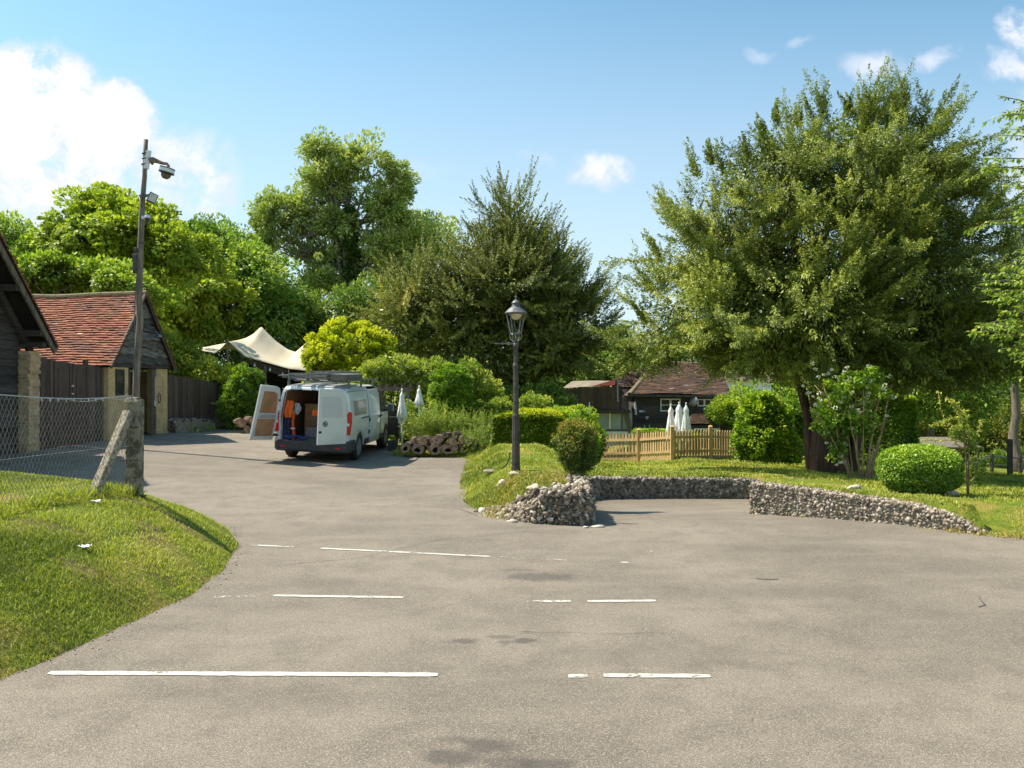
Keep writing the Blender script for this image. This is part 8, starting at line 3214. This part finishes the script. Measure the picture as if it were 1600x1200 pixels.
    mb.box(.955, .968, .0 + 1.45, 3.6, .36, .50)
    add('side_trim', mb, trim)
    mb = MB()
    mb.box(-.968, -.955, 1.45, 3.6, .36, .50)
    add('side_trim', mb, trim)
    # underside
    mb = MB()
    mb.box(-.80, .80, .1, 4.7, .28, .36)
    add('underbody', mb, seal)
    # ---- tail lights
    for sx in (1, -1):
        mb = MB()
        mb.prism([(sx * .845, -.03, .72), (sx * .93, -.015, .70), (sx * .955, .02, 1.02), (sx * .945, .03, 1.26), (sx * .905, -.01, 1.28), (sx * .86, -.03, 1.22)], (0, .10, 0))
        tl = add('tail_light', mb, redlens, bevel=.006)
        mb = MB()
        mb.box(min(sx * .862, sx * .93), max(sx * .862, sx * .93), -.036, -.028, .93, 1.0)
        add('clear_lens', mb, M['white_plastic'], tl)
    # ---- wheels
    for (sx, ay) in ((1, axle_r), (-1, axle_r), (1, axle_f), (-1, axle_f)):
        r_ = .335
        cx = sx * .82
        T = Matrix.Translation((cx, ay, r_)) @ Matrix.Rotation(R(90) * sx, 4, 'Y')
        mb = MB(); mb.M = T
        mb.lathe([(.20, -.10), (.30, -.115), (.325, -.10), (.335, -.07), (.335, .07), (.325, .10), (.30, .115), (.215, .105), (.20, .06)], 0, 0, 0, n=40)
        for k in range(40):
            a = 6.2832 * k / 40
            for zz in (-.055, .0, .055):
                c_, s_ = math.cos(a), math.sin(a)
                mb.add([(c_ * .334, s_ * .334, zz - .02), (math.cos(a + .08) * .334, math.sin(a + .08) * .334, zz - .02), (math.cos(a + .08) * .334, math.sin(a + .08) * .334, zz + .02), (c_ * .334, s_ * .334, zz + .02),
                        (c_ * .342, s_ * .342, zz - .016), (math.cos(a + .07) * .342, math.sin(a + .07) * .342, zz - .016), (math.cos(a + .07) * .342, math.sin(a + .07) * .342, zz + .016), (c_ * .342, s_ * .342, zz + .016)],
                       [(4, 5, 6, 7), (0, 1, 5, 4), (1, 2, 6, 5), (2, 3, 7, 6), (3, 0, 4, 7)])
        wh = add('wheel', mb, M['rubber'])
        mb = MB(); mb.M = T
        mb.lathe([(.0, .085), (.06, .09), (.07, .075), (.17, .085), (.20, .10), (.215, .108), (.222, .09)], 0, 0, 0, n=30)
        for k in range(10):
            a = 6.2832 * k / 10
            mb.bar((math.cos(a) * .07, math.sin(a) * .07, .086), (math.cos(a) * .19, math.sin(a) * .19, .098), .03, .02)
        add('hub_cap', mb, surf('silver_hub', (.28, .28, .29), rough=.45, metal=.3), wh)
    # ---- roof bars
    mb = MB()
    for y in (.35, 1.55, 2.85):
        mb.box(-.80, .80, y - .02, y + .02, 2.0, 2.03)
        for sx in (-1, 1):
            mb.box(min(sx * .74, sx * .78), max(sx * .74, sx * .78), y - .03, y + .03, 1.80, 2.0)
    mb.box(-.86, -.83, .1, 3.0, 2.03, 2.06)
    mb.box(.80, .83, .1, 3.0, 2.03, 2.06)
    mb.tube([(-.55, .12, 2.0), (.55, .12, 2.0)], .03, n=10)
    add('roof_bars', mb, M['iron_light'])

    # ---- things carried (top-level, each placed in the van's frame)
    Mw = Matrix.Translation(root.location) @ root.rotation_euler.to_matrix().to_4x4()

    def carried(name, loc, label, catg, group=None, rz=0):
        p = Mw @ Vector(loc)
        e = root.rotation_euler.copy()
        e.z += rz
        o = empty(name, p, label, catg, group)
        o.rotation_euler = e
        return o
    alu = surf('dull_aluminium', (.34, .33, .31), (.16, .155, .15), rough=.4, metal=.5, scale=8)

    def ladder(name, x0, z0, w_, L_, nr, label, mat=alu, tiers=1, y0=-.1):
        o = carried(name, (x0, y0, z0), label, 'ladder', 'ladders strapped on the van roof bars')
        mb = MB()
        for tq in range(tiers):
            for sx in (-w_ / 2, w_ / 2):
                mb.box(sx - .014, sx + .014, 0, L_, tq * .075, tq * .075 + .055)
        mb.build('stile', mat, o, local=True)
        mb = MB()
        for tq in range(tiers):
            for k in range(nr):
                y = .12 + (L_ - .24) * k / (nr - 1)
                mb.box(-w_ / 2 + .015, w_ / 2 - .015, y - .015, y + .015, tq * .075 + .015, tq * .075 + .04)
        mb.build('rung', mat, o, local=True)
    ladder('ladder', .12, 2.032, .40, 3.2, 11, 'stacked triple aluminium ladder on the middle of the roof bars', tiers=3)
    ladder('ladder', -.42, 2.032, .36, 3.3, 11, 'double aluminium ladder on the left of the roof bars', tiers=2, y0=-.15)
    # pipe carrier boxes on the right
    o = carried('tool_case', (.57, .05, 2.032), 'long grey perforated steel case on the right of the roof bars', 'case')
    mb = MB(); mb.box(-.20, .20, 0, 1.6, 0, .16); mb.build('body', surf('grey_steel', (.17, .16, .145), (.09, .085, .08), rough=.6, scale=20), o, local=True, bevel=.01)
    o = carried('steel_tube', (-.75, .0, 2.10), 'thin steel tubes strapped along the left of the roof bars', 'tube')
    mb = MB()
    for k in range(3):
        mb.tube([(k * .05 - .05, -.3, 0), (k * .05 - .05, 2.9, .0)], .016, n=7)
    mb.build('bar', M['iron_light'], o, local=True)
    mb = MB()
    for y in (.4, 2.0):
        mb.box(-.09, .09, y, y + .03, -.075, .02)
    mb.build('strap', seal, o, local=True)

    orange = surf('hi_vis_orange', (.80, .16, .015), (.70, .12, .012), rough=.8, scale=4)
    navy = surf('navy_workwear', (.025, .04, .10), (.015, .022, .05), rough=.9, scale=6)
    silver = surf('reflective_tape', (.55, .56, .55), rough=.4)

    def hanging(name, loc, w_, h_, mat, label, catg, seed, trimcol=None, shape=None):
        o = carried(name, loc, label, catg)
        rg = random.Random(seed)
        mb = MB()
        nx_, nz_ = 10, 12
        vs, fs = [], []
        for s_ in (0, 1):
            for j in range(nz_ + 1):
                v = j / nz_
                ww = w_ * (shape(v) if shape else (.75 + .25 * math.sin(v * 2.6)))
                for i in range(nx_ + 1):
                    u = i / nx_ - .5
                    dep = .05 * math.sin(u * 14 + seed) * (.3 + v) + (.035 if s_ else -.035) * math.cos(u * 3.1)
                    vs.append((u * ww + .02 * math.sin(v * 6 + seed), dep, -v * h_))
        m_ = (nx_ + 1) * (nz_ + 1)
        for j in range(nz_):
            for i in range(nx_):
                a = j * (nx_ + 1) + i
                fs.append((a, a + nx_ + 1, a + nx_ + 2, a + 1))
                fs.append((m_ + a + 1, m_ + a + nx_ + 2, m_ + a + nx_ + 1, m_ + a))
        for j in range(nz_):
            for i in (0, nx_):
                a = j * (nx_ + 1) + i
                fs.append((a, m_ + a, m_ + a + nx_ + 1, a + nx_ + 1))
        mb.add(vs, fs)
        mb.build('cloth', mat, o, local=True, smooth=True)
        return o
    o = hanging('hi_vis_jacket', (-.66, .10, 1.48), .24, .42, orange, 'bright orange jacket hanging at the left of the van opening', 'jacket', 1)
    o2 = hanging('work_trousers', (-.68, .16, 1.12), .26, .60, navy, 'navy work trousers hanging below the orange jacket', 'trousers', 2)
    o3 = hanging('hi_vis_vest', (-.50, .08, 1.18), .10, .68, orange, 'long narrow strip of orange vest hanging down to the bumper', 'vest', 3, shape=lambda v: .6 + .9 * max(0, v - .7))
    mb = MB(); mb.box(-.05, .05, -.06, -.045, -.40, -.36); mb.build('tape', silver, o3, local=True)
    o4 = hanging('hi_vis_vest', (.02, .30, 1.26), .30, .14, orange, 'orange and silver vest slung on the middle of the van load', 'vest', 4)
    o5 = hanging('plastic_bag', (-.46, .2, 1.42), .16, .26, surf('grey_bag', (.45, .44, .47), rough=.5), 'pale grey bag hanging beside the orange jacket', 'bag', 5)
    o = carried('crumpled_jacket', (-.52, .12, .55), 'crumpled blue jacket dumped on the load floor at the left', 'jacket')
    V_, F_, R_ = stones([(0, 0, .06), (.16, .02, .05), (-.14, .0, .06), (.28, .03, .03)], [.16, .13, .12, .09], 77, big=True)
    V_ = V_ * np.array([1, 1, .55])
    q = np_mesh('cloth', V_, F_, surf('royal_blue_cloth', (.03, .07, .25), (.02, .04, .14), rough=.9), parent=o, smooth=True)
    # boxes and tools
    for (x, y, z, sx, sy, sz, col, lb, nm, ct) in [(-.16, .45, .546, .34, .36, .24, (.18, .17, .18), 'grey plastic crate on the van floor', 'plastic_crate', 'crate'),
                                                (.30, .40, .546, .30, .3, .18, (.10, .09, .085), 'black tool box at the right of the van floor', 'tool_box', 'tool box'),
                                                (-.34, .9, .546, .34, .5, .80, (.36, .22, .11), 'tall cardboard box standing deep in the van', 'cardboard_box', 'box'),
                                                (.10, 1.2, .546, .46, .5, .66, (.10, .085, .075), 'dark case stacked in the middle of the van', 'storage_case', 'case'),
                                                (-.05, 1.15, 1.21, .36, .36, .16, (.15, .10, .07), 'small brown box on top of the dark case', 'small_box', 'box')]:
        o = carried(nm, (x, y, z), lb, ct, rz=.05 * math.sin(x * 20))
        mb = MB(); mb.box(-sx / 2, sx / 2, 0, sy, 0, sz); mb.build('body', surf(nm + '_mat', col, rough=.8, bump=.2), o, local=True, bevel=.012)
        mb = MB()
        mb.box(-sx / 2 - .008, sx / 2 + .008, -.008, sy + .008, sz + .001, sz + .022)
        mb.build('lid', surf(nm + '_lid', tuple(c * 1.3 for c in col), rough=.7), o, local=True, bevel=.004)
    o = carried('bottle', (-.47, .18, 1.13), 'clear bottle hanging in the door pocket beside the vest', 'bottle')
    mb = MB(); mb.lathe([(.0, 0), (.04, .0), (.042, .14), (.02, .19), (.018, .22), (0, .22)], 0, 0, 0, n=12); mb.build('body', M['frosted'], o, local=True, smooth=True)


van()
